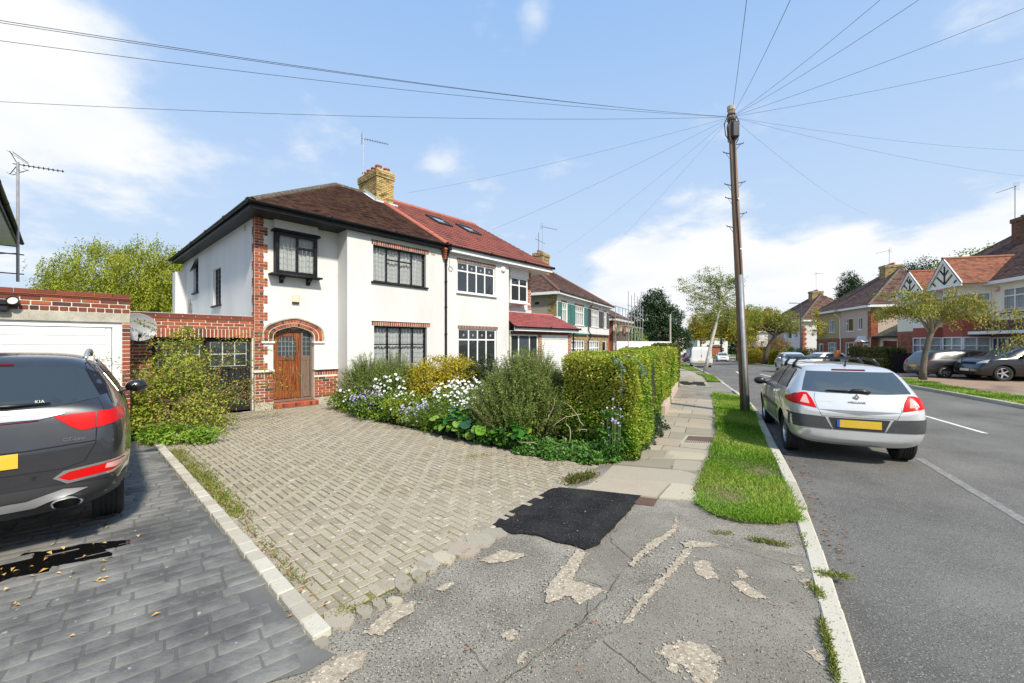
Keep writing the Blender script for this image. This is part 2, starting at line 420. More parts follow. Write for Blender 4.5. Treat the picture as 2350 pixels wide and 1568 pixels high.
def tile_mesh_plain(w, l, t, m): return MB().add([(0,0,0),(w,0,0),(w,l,0),(0,l,0),(0,0,t),(w,0,t),(w,l,.002),(0,l,.002)], [(0,1,5,4),(4,5,6,7),(1,2,6,5),(3,0,4,7)]).mesh('roof_tile', m)
def tile_slope(par, a, b, c, d, w, g, t, m, name='roof_tile', individual=False, limit=300, roll=False):
    """tiles on the quad a(left eave) b(right eave) c(right top) d(left top), local coords"""
    a, b, c, d = map(Vector, (a, b, c, d)); ex = (b-a).normalized(); n = ex.cross((d-a) if (d-a).length > .01 else (c-a)).normalized()
    if n.z < 0: n = -n
    up = n.cross(ex).normalized()
    if up.z < 0: up = -up
    H = (d-a).dot(up); rows = max(1, int(round(H/g))); g = H/rows
    vs_all = []; fs_all = []; cnt = 0
    M0 = Matrix((ex.to_4d(), up.to_4d(), n.to_4d(), (0, 0, 0, 1))).transposed()
    M0[3][0] = M0[3][1] = M0[3][2] = 0
    mb = MB(); tm = None; order = []
    for r in range(rows):
        s = r*g; f = (s+g*.5)/H; L0 = a+(d-a)*f; R0 = b+(c-b)*f
        xa = (L0-a).dot(ex); xb = (R0-a).dot(ex); off = (w/2 if (r % 2 and not roll) else 0)
        k0 = int(math.floor((xa-off)/w)); k1 = int(math.ceil((xb-off)/w))
        for k in range(k0, k1+1):
            x0_ = max(off+k*w, xa); x1_ = min(off+(k+1)*w, xb)
            if x1_-x0_ < w*.12: continue
            order.append((r, x0_, x1_, s))
    random.shuffle(order) if individual and len(order) > limit else None
    for i, (r, x0_, x1_, s) in enumerate(order):
        W = x1_-x0_-.004; jz = random.uniform(0, .004) if not roll else 0; l = g*1.12
        if roll:
            vs = []; xs_ = [0, .12, .25, .38, .5, .62, .75, .88, 1]; hz_ = [.022, .012, 0, .012, .022, .012, 0, .012, .022]
            for q, hh in zip(xs_, hz_): vs += [(W*q, 0, t+hh-.03), (W*q, 0, t+hh), (W*q, l, hh+.002)]
            fs = []
            for q in range(8): fs += [(3*q, 3*q+3, 3*q+4, 3*q+1), (3*q+1, 3*q+4, 3*q+5, 3*q+2)]
        else:
            vs = [(0,0,0),(W,0,0),(W,l,0),(0,l,0),(0,0,t+jz),(W,0,t+jz),(W,l,.002),(0,l,.002)]; fs = [(0,1,5,4),(4,5,6,7),(1,2,6,5),(3,0,4,7)]
        p = a+ex*x0_+up*s
        if individual and i < limit:
            o = link(name, MB().add(vs, fs).mesh(name, m, smooth=False) if abs(W-(w-.004)) > .001 or tm is None else tm, par)
            if abs(W-(w-.004)) <= .001 and tm is None: tm = o.data
            o.matrix_local = Matrix.Translation(p) @ M0
        else: mb.add(vs, fs, 0, Matrix.Translation(p) @ M0)
    # boarding under the tiles
    nn = n*.02
    under = MB().add([a-nn, b-nn, c-nn, d-nn], [(0,1,2,3)])
    uo = under.build('roof_felt', dark_in, par)
    if mb.v:
        o = mb.build(name+'s' if not individual else name+'s', m, par); o['kind'] = 'stuff'
def ridge(par, p, q, m, r=.11, L=.32, name='ridge_tile'):
    p, q = Vector(p), Vector(q); n = max(1, round((q-p).length/L)); d = (q-p)/n
    z = d.normalized(); x = Vector((0, 0, 1)).cross(z).normalized(); y = z.cross(x)
    for i in range(n):
        mb = MB(); vs = []; fs = []
        for e, rr in ((0, r*1.06), (1, r)):
            for k in range(8):
                an = math.pi*(k/7)*1.1-.05*math.pi
                for t_ in (rr, rr-.018): vs.append(p+d*(i+e*1.02)+x*math.cos(an)*t_+y*math.sin(an)*t_-y*.05)
        for k in range(7):
            fs.append((2*k, 2*k+2, 16+2*k+2, 16+2*k))
            fs.append((2*k, 2*k+1, 2*k+3, 2*k+2)); fs.append((16+2*k, 16+2*k+2, 16+2*k+3, 16+2*k+1))
        mb.add(vs, fs).build(name, m, par)
def gutter(par, p, q, m=None, r=.055):
    p, q = Vector(p), Vector(q); t = (q-p).normalized(); x = Vector((0, 0, 1)).cross(t).normalized()
    vs = []; fs = []
    for e in (p, q):
        for k in range(7):
            an = math.pi*k/6
            vs.append(e+x*math.cos(an)*r-Vector((0, 0, 1))*math.sin(an)*r)
        for k in range(7):
            an = math.pi*(6-k)/6
            vs.append(e+x*math.cos(an)*(r-.012)-Vector((0, 0, 1))*math.sin(an)*(r-.012))
    for k in range(13): fs.append((k, k+1, 14+k+1, 14+k))
    fs += [tuple(range(14))[::-1], tuple(range(14, 28))]
    mb = MB().add(vs, fs)
    L = (q-p).length; n = max(1, int(L/1.8))
    for i in range(n+1):
        c = p+t*(L*i/n); mb.tube([c-t*.03-Vector((0,0,.004)), c+t*.03-Vector((0,0,.004))], r+.006, 10)
    return mb.build('gutter', m or black_paint, par)
def aerial(par, base, h, dirx, n=12, L=1.0, m=None, name='aerial', top=False):
    """mast with a yagi; top-level when par is None handled by caller"""
    m = m or mk('galvanised', [(.35,.35,.36),(.5,.5,.5)], rough=.4, metal=.6)
    MB().tube([base, (base[0], base[1], base[2]+h)], .018, 6).build('mast', m, par)
    mb = MB(); bx = Vector(base)+Vector((0, 0, h-.06)); d = Vector(dirx).normalized(); s = d.cross(Vector((0, 0, 1)))
    mb.tube([bx-d*.1, bx+d*L], .012, 5)
    for i in range(n):
        p = bx+d*(L*(i+.5)/n); q = s*(.12-.004*i)+Vector((0,0,.02)); mb.tube([p-q, p+q], .006, 4)
    p = bx-d*.08
    for k in (-1, 1):
        for j in range(3): mb.tube([p+Vector((0,0,k*(.05+.08*j)))-s*.16, p+Vector((0,0,k*(.05+.08*j)))+s*.16], .006, 4)
    mb.build('antenna', mk('dark_metal', (.06,.06,.065), rough=.5), par)

# ---------------------------------------------------------------- foliage helpers
def nrm(a): return a/np.maximum(np.linalg.norm(a, axis=1, keepdims=True), 1e-6)
def leaf_obj(name, P, D, Nn, L, W, m, parent=None, var=None, fold=.25, kind=None, loc=None):
    """P base points, D long axis, Nn normal, L/W arrays; one rhombic folded leaf each"""
    n = len(P); D = nrm(D); S = nrm(np.cross(D, Nn)); Nn = np.cross(S, D)
    L = np.broadcast_to(L, n)[:, None]; W = np.broadcast_to(W, n)[:, None]
    v = np.empty((n, 4, 3))
    v[:, 0] = P; v[:, 2] = P+D*L-Nn*L*.12
    mid = P+D*L*.45
    v[:, 1] = mid+S*W*.5+Nn*W*fold; v[:, 3] = mid-S*W*.5+Nn*W*fold
    idx = np.arange(n)[:, None]*4
    tri = np.concatenate([idx+np.array([[0, 1, 2]]), idx+np.array([[0, 2, 3]])], axis=1).reshape(-1)
    me = bpy.data.meshes.new(name); me.vertices.add(4*n); me.vertices.foreach_set('co', v.reshape(-1).astype(np.float32))
    me.loops.add(6*n); me.loops.foreach_set('vertex_index', tri.astype(np.int32))
    me.polygons.add(2*n); me.polygons.foreach_set('loop_start', np.arange(0, 6*n, 3, dtype=np.int32))
    me.update(calc_edges=True)
    at = me.attributes.new('var', 'FLOAT', 'POINT')
    if var is None: var = rng.random(n)
    at.data.foreach_set('value', np.repeat(var, 4).astype(np.float32))
    me.materials.append(m)
    o = link(name, me, parent, loc)
    if kind: o['kind'] = kind
    return o
def rand_dirs(n): return nrm(rng.normal(size=(n, 3)))
def crown_points(blobs, n, clump=.22, fill=.45, per=26):
    """leaf points gathered in clumps over ellipsoid blobs (cx,cy,cz,rx,ry,rz[,weight])"""
    B = np.array([b[:6] for b in blobs], float); w = np.array([b[6] if len(b) > 6 else b[3]*b[5]+b[4]*b[5] for b in blobs], float); w /= w.sum()
    nc = max(1, n//per); bi = rng.choice(len(B), nc, p=w)
    d = rand_dirs(nc); r = fill+(1-fill)*rng.random(nc)**.6
    C = B[bi, :3]+d*B[bi, 3:]*r[:, None]
    ci = rng.integers(0, nc, n)
    sz = clump*(.5+rng.random(nc))
    P = C[ci]+rng.normal(size=(n, 3))*sz[ci][:, None]*np.array([.55, .55, .4])
    out = nrm(P-B[bi[ci], :3])
    return P, out, rng.random(nc)[ci], C
def foliage(name, blobs, n, L, W, m, parent=None, clump=.22, fill=.45, per=26, droop=.3, kind=None, jit=.9):
    P, out, cv, C = crown_points(blobs, n, clump, fill, per)
    D = out*.6+rand_dirs(n)*jit; D[:, 2] -= droop
    Nn = out*.5+rand_dirs(n)*.6; Nn[:, 2] += .6
    LL = L*(.7+.6*rng.random(n)); WW = W*(.7+.6*rng.random(n))
    leaf_obj(name, P, D, Nn, LL, WW, m, parent, np.clip(.5*cv+.5*rng.random(n), 0, 1), kind=kind)
    return C
def spray(name, origins, dirs, lens, m_stem, m_leaf, parent, per=18, L=.03, W=.008, gravity=.25, stem_r=.004, ang=.7, kind=None, stems=True, lname=None):
    """many upright sprigs with leaves all along each (rosemary, aster, broom)"""
    mb = MB(); Ps = []; Ds = []; vv = []
    for o, d, l in zip(origins, dirs, lens):
        o = Vector(o); d = Vector(d).normalized(); pts = [o]; k = 5; dd = d.copy()
        for i in range(k):
            dd = (dd+Vector((random.uniform(-.12, .12), random.uniform(-.12, .12), -gravity/k))).normalized(); pts.append(pts[-1]+dd*l/k)
        if stems: mb.tube(pts, [stem_r*(1-.7*i/k) for i in range(k+1)], 3, cap=False)
        v0 = random.random()
        for j in range(per):
            f = (j+random.random())/per*k*.999; i = int(f); p = pts[i].lerp(pts[i+1], f-i); t = (pts[i+1]-pts[i]).normalized()
            r_ = Vector((random.gauss(0, 1), random.gauss(0, 1), random.gauss(0, 1))); r_ = (r_-t*r_.dot(t)).normalized()
            Ps.append(p); Ds.append(t*(1-ang)+r_*ang); vv.append(min(1, max(0, v0*.6+random.random()*.4)))
    if stems: 
        so = mb.build('stems', m_stem, parent)
        if kind: so['kind'] = kind
    Ps = np.array(Ps); Ds = np.array(Ds); n = len(Ps)
    return leaf_obj(lname or name, Ps, Ds, rand_dirs(n), L*(.7+.6*rng.random(n)), W*(.8+.4*rng.random(n)), m_leaf, parent, np.array(vv), kind=kind)
def branches(mb, p, d, l, r, depth, spread=.6, up=.1, n=3, seg=4, tips=None, shrink=.68):
    p = Vector(p); d = Vector(d).normalized(); pts = [p]; dd = d.copy()
    for i in range(seg):
        dd = (dd+Vector((random.uniform(-.15, .15), random.uniform(-.15, .15), random.uniform(-.1, .1)+up*.3))).normalized(); pts.append(pts[-1]+dd*l/seg)
    mb.tube(pts, [r*(1-.45*i/seg) for i in range(seg+1)], 7 if r > .03 else 4, cap=False)
    if depth == 0:
        if tips is not None: tips.append((pts[-1], dd))
        return
    for k in range(n):
        f = random.uniform(.5, 1) if k else 1; i = min(seg-1, int(f*seg)); q = pts[i].lerp(pts[i+1], f*seg-i) if f < 1 else pts[-1]
        a = random.uniform(0, 2*math.pi); s = Vector((math.cos(a), math.sin(a), random.uniform(-.1, .6)))
        branches(mb, q, (dd+s*spread), l*shrink*random.uniform(.8, 1.15), r*.55, depth-1, spread, up, n, seg, tips, shrink)

# ---------------------------------------------------------------- pixel -> ground, used once to lay out the plan
def gz(Y): return -.026*(min(Y, 90)-20) if Y > 20 else 0      # the street falls away gently beyond 20 m
def G(x, y, z=0):
    Y = 940*(CAMH-z)/(y-788)
    if Y > 20:
        lo, hi = 20, 400
        for _ in range(50):
            m = (lo+hi)/2
            if CAMH-z-gz(m)-(y-788)/940*m > 0: lo = m
            else: hi = m
        Y = lo
    return ((x-1175)/940*Y, Y)
def Gs(l, z=0): return [G(x, y, z) for x, y in l]
def inpoly(x, y, poly):
    c = False; j = len(poly)-1
    for i in range(len(poly)):
        if (poly[i][1] > y) != (poly[j][1] > y) and x < (poly[j][0]-poly[i][0])*(y-poly[i][1])/(poly[j][1]-poly[i][1])+poly[i][0]: c = not c
        j = i
    return c
def rough_poly(poly, step=.06, amp=.012):
    out = []
    for i in range(len(poly)):
        a = Vector(poly[i]).to_2d() if len(poly[i]) > 2 else Vector(poly[i]); b = Vector(poly[(i+1) % len(poly)]); n = max(1, int((b-a).length/step))
        for k in range(n):
            p = a.lerp(b, k/n); out.append((p.x+random.uniform(-amp, amp), p.y+random.uniform(-amp, amp)))
    return out
def smooth_line(pts, it=2):
    for _ in range(it):
        q = [pts[0]]
        for a, b in zip(pts, pts[1:]): q += [(a[0]*.75+b[0]*.25, a[1]*.75+b[1]*.25), (a[0]*.25+b[0]*.75, a[1]*.25+b[1]*.75)]
        pts = q+[pts[-1]]
    return pts
OX, OY = -6.712, 10.684; FU = Vector((.6729, .7398)); SV = Vector((-.7398, .6729)); HANG = math.atan2(.7398, .6729)
def H2W(u, v): return (OX+FU.x*u+SV.x*v, OY+FU.y*u+SV.y*v)
# ================================================================ GROUND
def sheet(name, poly, z, m, parent=None, kind='structure', thick=None):
    mb = MB()
    if thick: mb.prism(poly, h0=z-thick, h1=z)
    else: mb.prism(poly, h0=z, h1=z, bottom=False); mb.f = [f for f in mb.f if len(f) == 3]; mb.m = mb.m[:len(mb.f)]
    o = mb.build(name, m, parent)
    if kind: o['kind'] = kind
    return o
m_soil = mk('garden_soil', [(.035,.03,.018),(.08,.065,.035),(.05,.06,.02)], rough=1, scale=1.5, bump=.02, bscale=20)
m_grassbase = mk('lawn_base', [(.05,.09,.015),(.09,.14,.025),(.07,.08,.02)], rough=1, scale=1.2, bump=.02, bscale=30)
m_road = mk('road_asphalt', [(.095,.092,.085),(.13,.126,.117),(.155,.15,.14),(.19,.185,.17)], rough=.93, scale=.55, detail=14, spec=.2, bump=.005, bscale=120, speck=[((.34,.32,.29), 120, .61), ((.04,.04,.04), 95, .60)])
m_rough = mk('worn_asphalt', [(.15,.138,.112),(.21,.195,.165),(.26,.242,.206),(.33,.30,.25)], rough=.95, scale=1.6, detail=14, spec=.2, bump=.008, bscale=90, speck=[((.46,.42,.34), 85, .60), ((.045,.045,.045), 70, .585)])
m_smooth = mk('smooth_grey_screed', [(.16,.148,.12),(.20,.187,.157),(.25,.233,.198)], rough=.9, scale=1.8, detail=14, spec=.2, bump=.002, bscale=110, speck=[((.34,.31,.26), 110, .60), ((.07,.065,.055), 90, .60)])
m_cement = mk('exposed_pale_concrete', [(.26,.22,.16),(.40,.34,.26),(.50,.43,.34)], rough=.95, scale=26, detail=10, bump=.010, bscale=70, speck=[((.22,.16,.10), 60, .62), ((.66,.58,.46), 45, .60)])
m_black = mk('fresh_tarmac', [(.008,.008,.009),(.018,.018,.019),(.032,.031,.03)], rough=.9, scale=3, detail=14, spec=.2, bump=.010, bscale=90, speck=[((.12,.115,.105), 90, .63)])
m_stamp = mk('stamped_concrete', [(.065,.064,.064),(.12,.118,.114),(.22,.215,.20),(.10,.099,.096)], rough=.78, spec=.2, detail=12, scale=1.1, bump=.009, bscale=24, speck=[((.34,.34,.32), 22, .70)], coords='World')
m_stampbase = mk('stamped_concrete_joint', [(.07,.07,.068),(.11,.108,.103),(.17,.166,.15)], rough=.8, scale=1.1, bump=.003, coords='World')
m_block = mk('buff_paving_block', [(.27,.232,.175),(.33,.288,.22),(.365,.322,.25),(.305,.265,.203)], rough=.95, scale=7, var='obj', bump=.004, bscale=80, speck=[((.52,.48,.40), 14, .63), ((.16,.13,.08), 60, .63)], vamt=1.1, coords='World')
m_blocki = mk('buff_paving_block_far', [(.27,.232,.175),(.33,.288,.22),(.365,.322,.25),(.305,.265,.203)], rough=.95, scale=7, var='island', bump=.004, bscale=80, speck=[((.52,.48,.40), 14, .63), ((.16,.13,.08), 60, .63)], vamt=1.1, coords='World')
m_moss = mk('mossy_joint', [(.06,.052,.028),(.13,.115,.035),(.19,.175,.04),(.13,.105,.06)], rough=1, scale=2.2, bump=.006, bscale=60)
m_slab = mk('paving_slab', [(.25,.225,.175),(.31,.28,.22),(.36,.325,.255),(.35,.285,.225),(.44,.40,.30)], rough=.92, scale=2.5, detail=12, var='obj', bump=.003, bscale=80, speck=((.22,.2,.16), 45, .64), vamt=.45)
m_kerb = mk('kerb_stone', [(.38,.35,.28),(.52,.49,.41)], rough=.92, scale=5, var='obj', bump=.004, bscale=70, speck=((.24,.21,.16), 60, .62), vamt=1)
m_paint = mk('road_paint', [(.50,.50,.48),(.74,.74,.72)], rough=.7, scale=14)
m_iron = mk('cast_iron', [(.12,.075,.06),(.20,.13,.10)], rough=.7, scale=20, metal=.3)
m_pink = mk('pinkish_concrete', [(.28,.235,.19),(.38,.33,.27)], rough=.95, detail=12, scale=.8, bump=.003)
m_grass = mk('grass_blade', [(.08,.19,.012),(.18,.36,.02),(.28,.46,.035),(.38,.48,.07),(.48,.42,.17)], rough=.6, scale=1.2, var='attr', trans=.35, vamt=.5)

ground = sheet('ground', [(-400, -200), (400, -200), (400, 700), (-400, 700)], -.16, m_grassbase)
LK = [(-8, -14.4), (-2.9, -5.8), (.45, -.2), (1.2, 1.05), (1.82, 2.11), (2.34, 2.97), (2.93, 3.98), (3.64, 5.27), (4.46, 6.91), (5.95, 9.76), (6.75, 11.43), (8.27, 15.1), (9.6, 18.7), (12.86, 27.2), (15.6, 34.5), (19.7, 45.2), (28.97, 69.8), (38, 93), (46, 112)]
RK = [(-.6, -18), (3.6, -9.5), (7.6, -1.9), (11.1, 5), (14.1, 11.2), (15.2, 14.1), (16.3, 17), (18.04, 20.8), (20.9, 27.5), (23.6, 34), (26.0, 41), (30, 50.5), (36.5, 65.8), (46.8, 90.7), (55, 108)]
LK = smooth_line(LK, 2); RK = smooth_line(RK, 2)
RZL = -.055
sheet('road', LK+RK[::-1], RZL, m_road)
def offs(line, d):
    out = []
    for i, p in enumerate(line):
        a = Vector(line[max(0, i-1)]); b = Vector(line[min(len(line)-1, i+1)]); t = (b-a).normalized(); out.append((p[0]-t.y*d, p[1]+t.x*d))
    return out
LKi = offs(LK, .13); RKi = offs(RK, -.14)
def kerbs(line, name, d, parent, start=0, ztop=.012, L=.91, hi=None):
    cum = [0]
    for a, b in zip(line, line[1:]): cum.append(cum[-1]+(Vector(b)-Vector(a)).length)
    def at(s):
        for i in range(len(cum)-1):
            if cum[i+1] >= s: f = (s-cum[i])/(cum[i+1]-cum[i]); return Vector(line[i]).lerp(Vector(line[i+1]), f)
        return Vector(line[-1])
    s = start
    while s < cum[-1]-1:
        a, b = at(s+.009), at(s+L-.009); t = (b-a).normalized(); n = Vector((-t.y, t.x)); zt = ztop(a) if callable(ztop) else ztop
        mb = MB(); ln = (b-a).length
        mb.bbox(0, 0, -.2, ln, d, zt+random.uniform(-.003, .003), .012)
        o = mb.build('kerb_stone', m_kerb, parent); o.location = (a.x, a.y, 0); o.rotation_euler = (0, 0, math.atan2(t.y, t.x)+random.uniform(-.006, .006))
        if n.x*0+d < 0: pass
        s += L
kl = empty('kerb', (0, 0, 0)); kl['kind'] = 'structure'
def zt_left(p): return .035 if p.y > 3.9 and not (14.2 < p.y < 18) else .004
kerbs(LK, 'kerb', .13, kl, start=9.0, ztop=zt_left)
kr = empty('far_kerb', (0, 0, 0)); kr['kind'] = 'structure'
RKr = RK[::-1]
kerbs(RKr, 'far_kerb', .13, kr, start=20.0, ztop=.05)

# markings
def strip(name, a, b, w, z, m, parent=None):
    a, b = Vector(a), Vector(b); t = (b-a).normalized(); n = Vector((-t.y, t.x))*w/2
    p = rough_poly([tuple(a-n), tuple(b-n), tuple(b+n), tuple(a+n)], .2, .004)
    return sheet(name, p, z, m, parent)
rm = empty('road_markings', (0, 0, 0)); rm['kind'] = 'structure'
c0 = Vector(G(2262, 995, RZL)); c1 = Vector(G(2105, 950, RZL)); dl = (c1-c0)
strip('centre_line', c0, c1+dl*.55, .10, RZL+.004, m_paint, rm)
strip('centre_line', c1+dl*2.0, c1+dl*3.0, .10, RZL+.004, m_paint, rm)
strip('centre_line', c0-dl*2.6, c0-dl*1.2, .10, RZL+.004, m_paint, rm)
for (a, b) in (((1700, 860), (1690, 853)), ((1775, 866), (1745, 859)), ((1735, 842), (1722, 842)), ((1760, 843), (1745, 843))): strip('centre_line', G(*a, RZL), G(*b, RZL), .12, RZL+.004, m_paint, rm)
m_wear = mk('worn_road_paint', [(.14,.137,.13),(.20,.195,.185),(.30,.295,.28)], rough=.9, scale=30)
strip('worn_line', G(2108, 1052, RZL), G(2460, 1262, RZL), .11, RZL+.004, m_wear, rm)

# pavement on the near side: everything between the kerb and the plots
pave_poly = LKi[4:] + [(25, 115), (5.5, 40), (4, 20), (-1.0, 9.0), (-9, 2.0), (-16, -5), (-18, -14)]
pavement = sheet('pavement', pave_poly, -.014, m_rough)
CEM = []
# smoother grey areas and pale worn concrete
def patch(pts, z, m, name, amp=.015, parent=pavement, step=.05):
    return sheet(name, rough_poly(Gs(pts), step, amp), z+random.uniform(0, .0015), m, parent)
grey1 = patch([(1590, 1245), (1640, 1250), (1780, 1262), (1850, 1275), (1868, 1330), (1885, 1420), (1925, 1568), (1940, 1680), (1100, 1680), (1200, 1568), (1330, 1500), (1425, 1430)], -.009, m_smooth, 'grey_screed', .006)
patch([(1402, 1232), (1440, 1180), (1560, 1178), (1548, 1212), (1520, 1236), (1478, 1250), (1415, 1245)], -.008, m_smooth, 'grey_screed')
patch([(1345, 1262), (1400, 1236), (1475, 1252), (1440, 1300), (1385, 1345), (1310, 1338)], -.0075, m_smooth, 'grey_screed')
patch([(1180, 1478), (1280, 1395), (1345, 1352), (1420, 1320), (1395, 1370), (1300, 1450), (1200, 1530), (1130, 1568), (1060, 1568)], -.0085, m_smooth, 'grey_screed')
for q in ([(1425, 1432), (1460, 1385), (1520, 1320), (1570, 1262), (1590, 1250), (1580, 1275), (1530, 1330), (1470, 1395), (1440, 1430)],
          [(1480, 1250), (1540, 1215), (1552, 1185), (1558, 1195), (1548, 1225), (1515, 1245), (1480, 1275)],
          [(1325, 1260), (1345, 1268), (1312, 1330), (1385, 1352), (1360, 1372), (1330, 1385), (1310, 1365), (1255, 1385), (1250, 1350)],
          [(1100, 1285), (1150, 1262), (1205, 1270), (1190, 1282), (1130, 1292)],
          [(1505, 1495), (1560, 1470), (1620, 1478), (1655, 1510), (1620, 1535), (1575, 1530), (1540, 1515)], [(1585, 1535), (1640, 1520), (1650, 1548), (1625, 1572), (1590, 1565)],
          [(1530, 1515), (1560, 1512), (1555, 1545), (1535, 1535)],
          [(1590, 1288), (1625, 1285), (1648, 1325), (1625, 1330), (1600, 1318)], [(1680, 1335), (1705, 1332), (1762, 1370), (1735, 1374), (1700, 1358)], [(1685, 1308), (1700, 1306), (1720, 1322), (1700, 1326)],
          [(1845, 1490), (1870, 1485), (1898, 1505), (1880, 1520)], [(1815, 1298), (1835, 1297), (1850, 1312), (1830, 1312)], [(1838, 1330), (1860, 1328), (1872, 1345), (1850, 1350)],
          [(1560, 1245), (1600, 1240), (1650, 1250), (1620, 1256), (1580, 1254)], [(1150, 1450), (1190, 1440), (1180, 1465), (1160, 1468)], [(1185, 1505), (1210, 1490), (1205, 1510), (1190, 1520)],
          [(830, 1455), (860, 1425), (900, 1390), (955, 1378), (950, 1400), (905, 1430), (880, 1455)], [(700, 1568), (740, 1530), (780, 1505), (850, 1490), (830, 1530), (770, 1568), (760, 1640), (640, 1640)],
          [(1000, 1350), (1035, 1335), (1045, 1340), (1015, 1358)], [(1440, 1292), (1482, 1254), (1480, 1268), (1452, 1300)]):
    CEM.append(q); patch(q, -.004, m_cement, 'worn_concrete_patch', .013, step=.022)
black = patch([(1130, 1205), (1160, 1180), (1215, 1150), (1265, 1122), (1290, 1119), (1380, 1128), (1472, 1138), (1455, 1160), (1440, 1180), (1420, 1198), (1405, 1217), (1385, 1235), (1375, 1250), (1345, 1262), (1320, 1252), (1280, 1245), (1240, 1230), (1200, 1224), (1175, 1225)], .004, m_black, 'tarmac_patch', .006, step=.03)
patch([(1553, 877), (1565, 875), (1615, 877), (1620, 886), (1570, 884)], .002, m_black, 'tarmac_patch', .01)
# cracks
def crack(pts, w=.0028):
    p = [Vector(G(*q)) for q in pts]; L_ = [];
    for a, b in zip(p, p[1:]):
        n = max(1, int((b-a).length/.04))
        for k in range(n): L_.append(a.lerp(b, k/n)+Vector((random.uniform(-.008, .008), random.uniform(-.008, .008))))
    L_.append(p[-1]); l = []; r = []
    for i, a in enumerate(L_):
        t = (L_[min(i+1, len(L_)-1)]-L_[max(i-1, 0)]).normalized(); n = Vector((-t.y, t.x))*w*random.uniform(.3, 1); l.append(a+n); r.append(a-n)
    return l, r
mbc = MB()
for q in ([(1385, 1470), (1440, 1515), (1500, 1568)], [(1380, 1345), (1340, 1330), (1320, 1334)], [(1400, 1240), (1425, 1262), (1450, 1285)], [(1420, 1320), (1390, 1372), (1310, 1445), (1240, 1500), (1150, 1568)], [(1640, 1250), (1700, 1262), (1780, 1285), (1840, 1300)], [(1050, 1450), (1090, 1500), (1120, 1540)], [(1325, 1440), (1345, 1420), (1350, 1380)]):
    l, r = crack(q); n = len(l)
    mbc.add([(a.x, a.y, -.0025) for a in l]+[(a.x, a.y, -.0025) for a in r], [(i, i+1, n+i+1, n+i) for i in range(n-1)])
co = mbc.build('cracks', mk('crack_fill', [(.03,.03,.025),(.07,.07,.03)], rough=1), pavement); co['kind'] = 'stuff'

# footpath slabs (rows across the path, each row split at one joint)
fp = empty('footpath', (0, 0, 0)); fp['kind'] = 'structure'
def slab(pts, z=0.0, th=.05, m=m_slab):
    c = sum((Vector(p) for p in pts), Vector((0, 0)))/len(pts)
    q = [c+(Vector(p)-c)*(1-.013/max(.2, (Vector(p)-c).length)) for p in pts]
    o = MB().prism([(a.x-c.x, a.y-c.y) for a in q], h0=-th, h1=random.uniform(-.002, .003)).build('paving_slab', m, fp)
    o.location = (c.x, c.y, z); o.rotation_euler = (random.uniform(-.004, .004), random.uniform(-.004, .004), 0); return o
Lp = [G(1350, 1115), G(1382, 1072), (1.9, 6.6), (2.6, 8.0), (3.5, 9.9), (4.6, 12.0), (5.6, 13.9), (6.6, 16.2), (7.4, 18.4), (9.2, 23), (11.4, 29), (14.2, 37), (18, 48)]
Rp = [G(1470, 1140), G(1600, 1110), (2.75, 5.85), (3.5, 7.2), (4.4, 9.0), (5.4, 11.0), (6.2, 12.7), (7.3, 14.8), (8.3, 17.2), (10.2, 22), (12.7, 29), (15.6, 37), (19.6, 48)]
# explicit near slabs traced from their joints
for q in ([(1318, 1120), (1350, 1112), (1378, 1094), (1540, 1107), (1507, 1142), (1470, 1138), (1380, 1128)], [(1378, 1094), (1406, 1067), (1531, 1077), (1515, 1105)],
          [(1486, 1103), (1499, 1075), (1560, 1078), (1615, 1092), (1617, 1105), (1590, 1116), (1520, 1110)],
          [(1510, 1143), (1541, 1108), (1585, 1113), (1622, 1128), (1600, 1150)],
          [(1406, 1065), (1440, 1050), (1545, 1054), (1538, 1076)], [(1541, 1076), (1549, 1054), (1605, 1058), (1618, 1068), (1610, 1080), (1572, 1079)],
          [(1442, 1048), (1470, 1032), (1533, 1034), (1525, 1052)], [(1526, 1052), (1537, 1034), (1612, 1040), (1622, 1046), (1615, 1056)]):
    if q[0] == (1378, 1094): pass
    slab([Vector(G(*p)) for p in q], z=.001)
def lerp_line(line, s):
    cum = [0]
    for a, b in zip(line, line[1:]): cum.append(cum[-1]+(Vector(b)-Vector(a)).length)
    for i in range(len(cum)-1):
        if cum[i+1] >= s: return Vector(line[i]).lerp(Vector(line[i+1]), (s-cum[i])/(cum[i+1]-cum[i]))
    return Vector(line[-1])
s = 1.35; k = 0
while s < 36:
    L_ = .60
    a, b = lerp_line(Lp, s), lerp_line(Lp, s+L_); c_, d_ = lerp_line(Rp, s*1.0+.25+L_), lerp_line(Rp, s*1.0+.25)
    if not (9.0 < s < 13.0):
        f = .38 if k % 2 else .60
        slab([a, a.lerp(d_, f), b.lerp(c_, f), b]); slab([a.lerp(d_, f), d_, c_, b.lerp(c_, f)])
    s += L_; k += 1
# inspection covers
def cover(pts, fr=True):
    P_ = [Vector(G(*p)) for p in pts]; c = sum(P_, Vector((0, 0)))/4
    o = empty('inspection_cover', (c.x, c.y, .006), 0); tag(o, 'rusty ribbed cover plate in pale concrete surround beside the grass' if fr else 'small rusty ribbed cover plate beside the fresh black tarmac', 'manhole cover')
    if fr: MB().prism([tuple(c*0+(p-c)*1.22) for p in P_], [[tuple(p-c) for p in P_]], -.02, .0).build('surround', m_kerb, o)
    e1 = (P_[1]-P_[0]); e2 = (P_[3]-P_[0]); q = P_[0]-c
    mb = MB().prism([tuple(p-c) for p in P_], h0=-.02, h1=-.004)
    for i in range(14):
        f = (i+.3)/14; a = q+e1*f; b = a+e1*.4/14; mb.prism([tuple(a+e2*.04), tuple(b+e2*.04), tuple(b+e2*.96), tuple(a+e2*.96)], h0=-.004, h1=.001)
    mb.build('plate', m_iron, o)
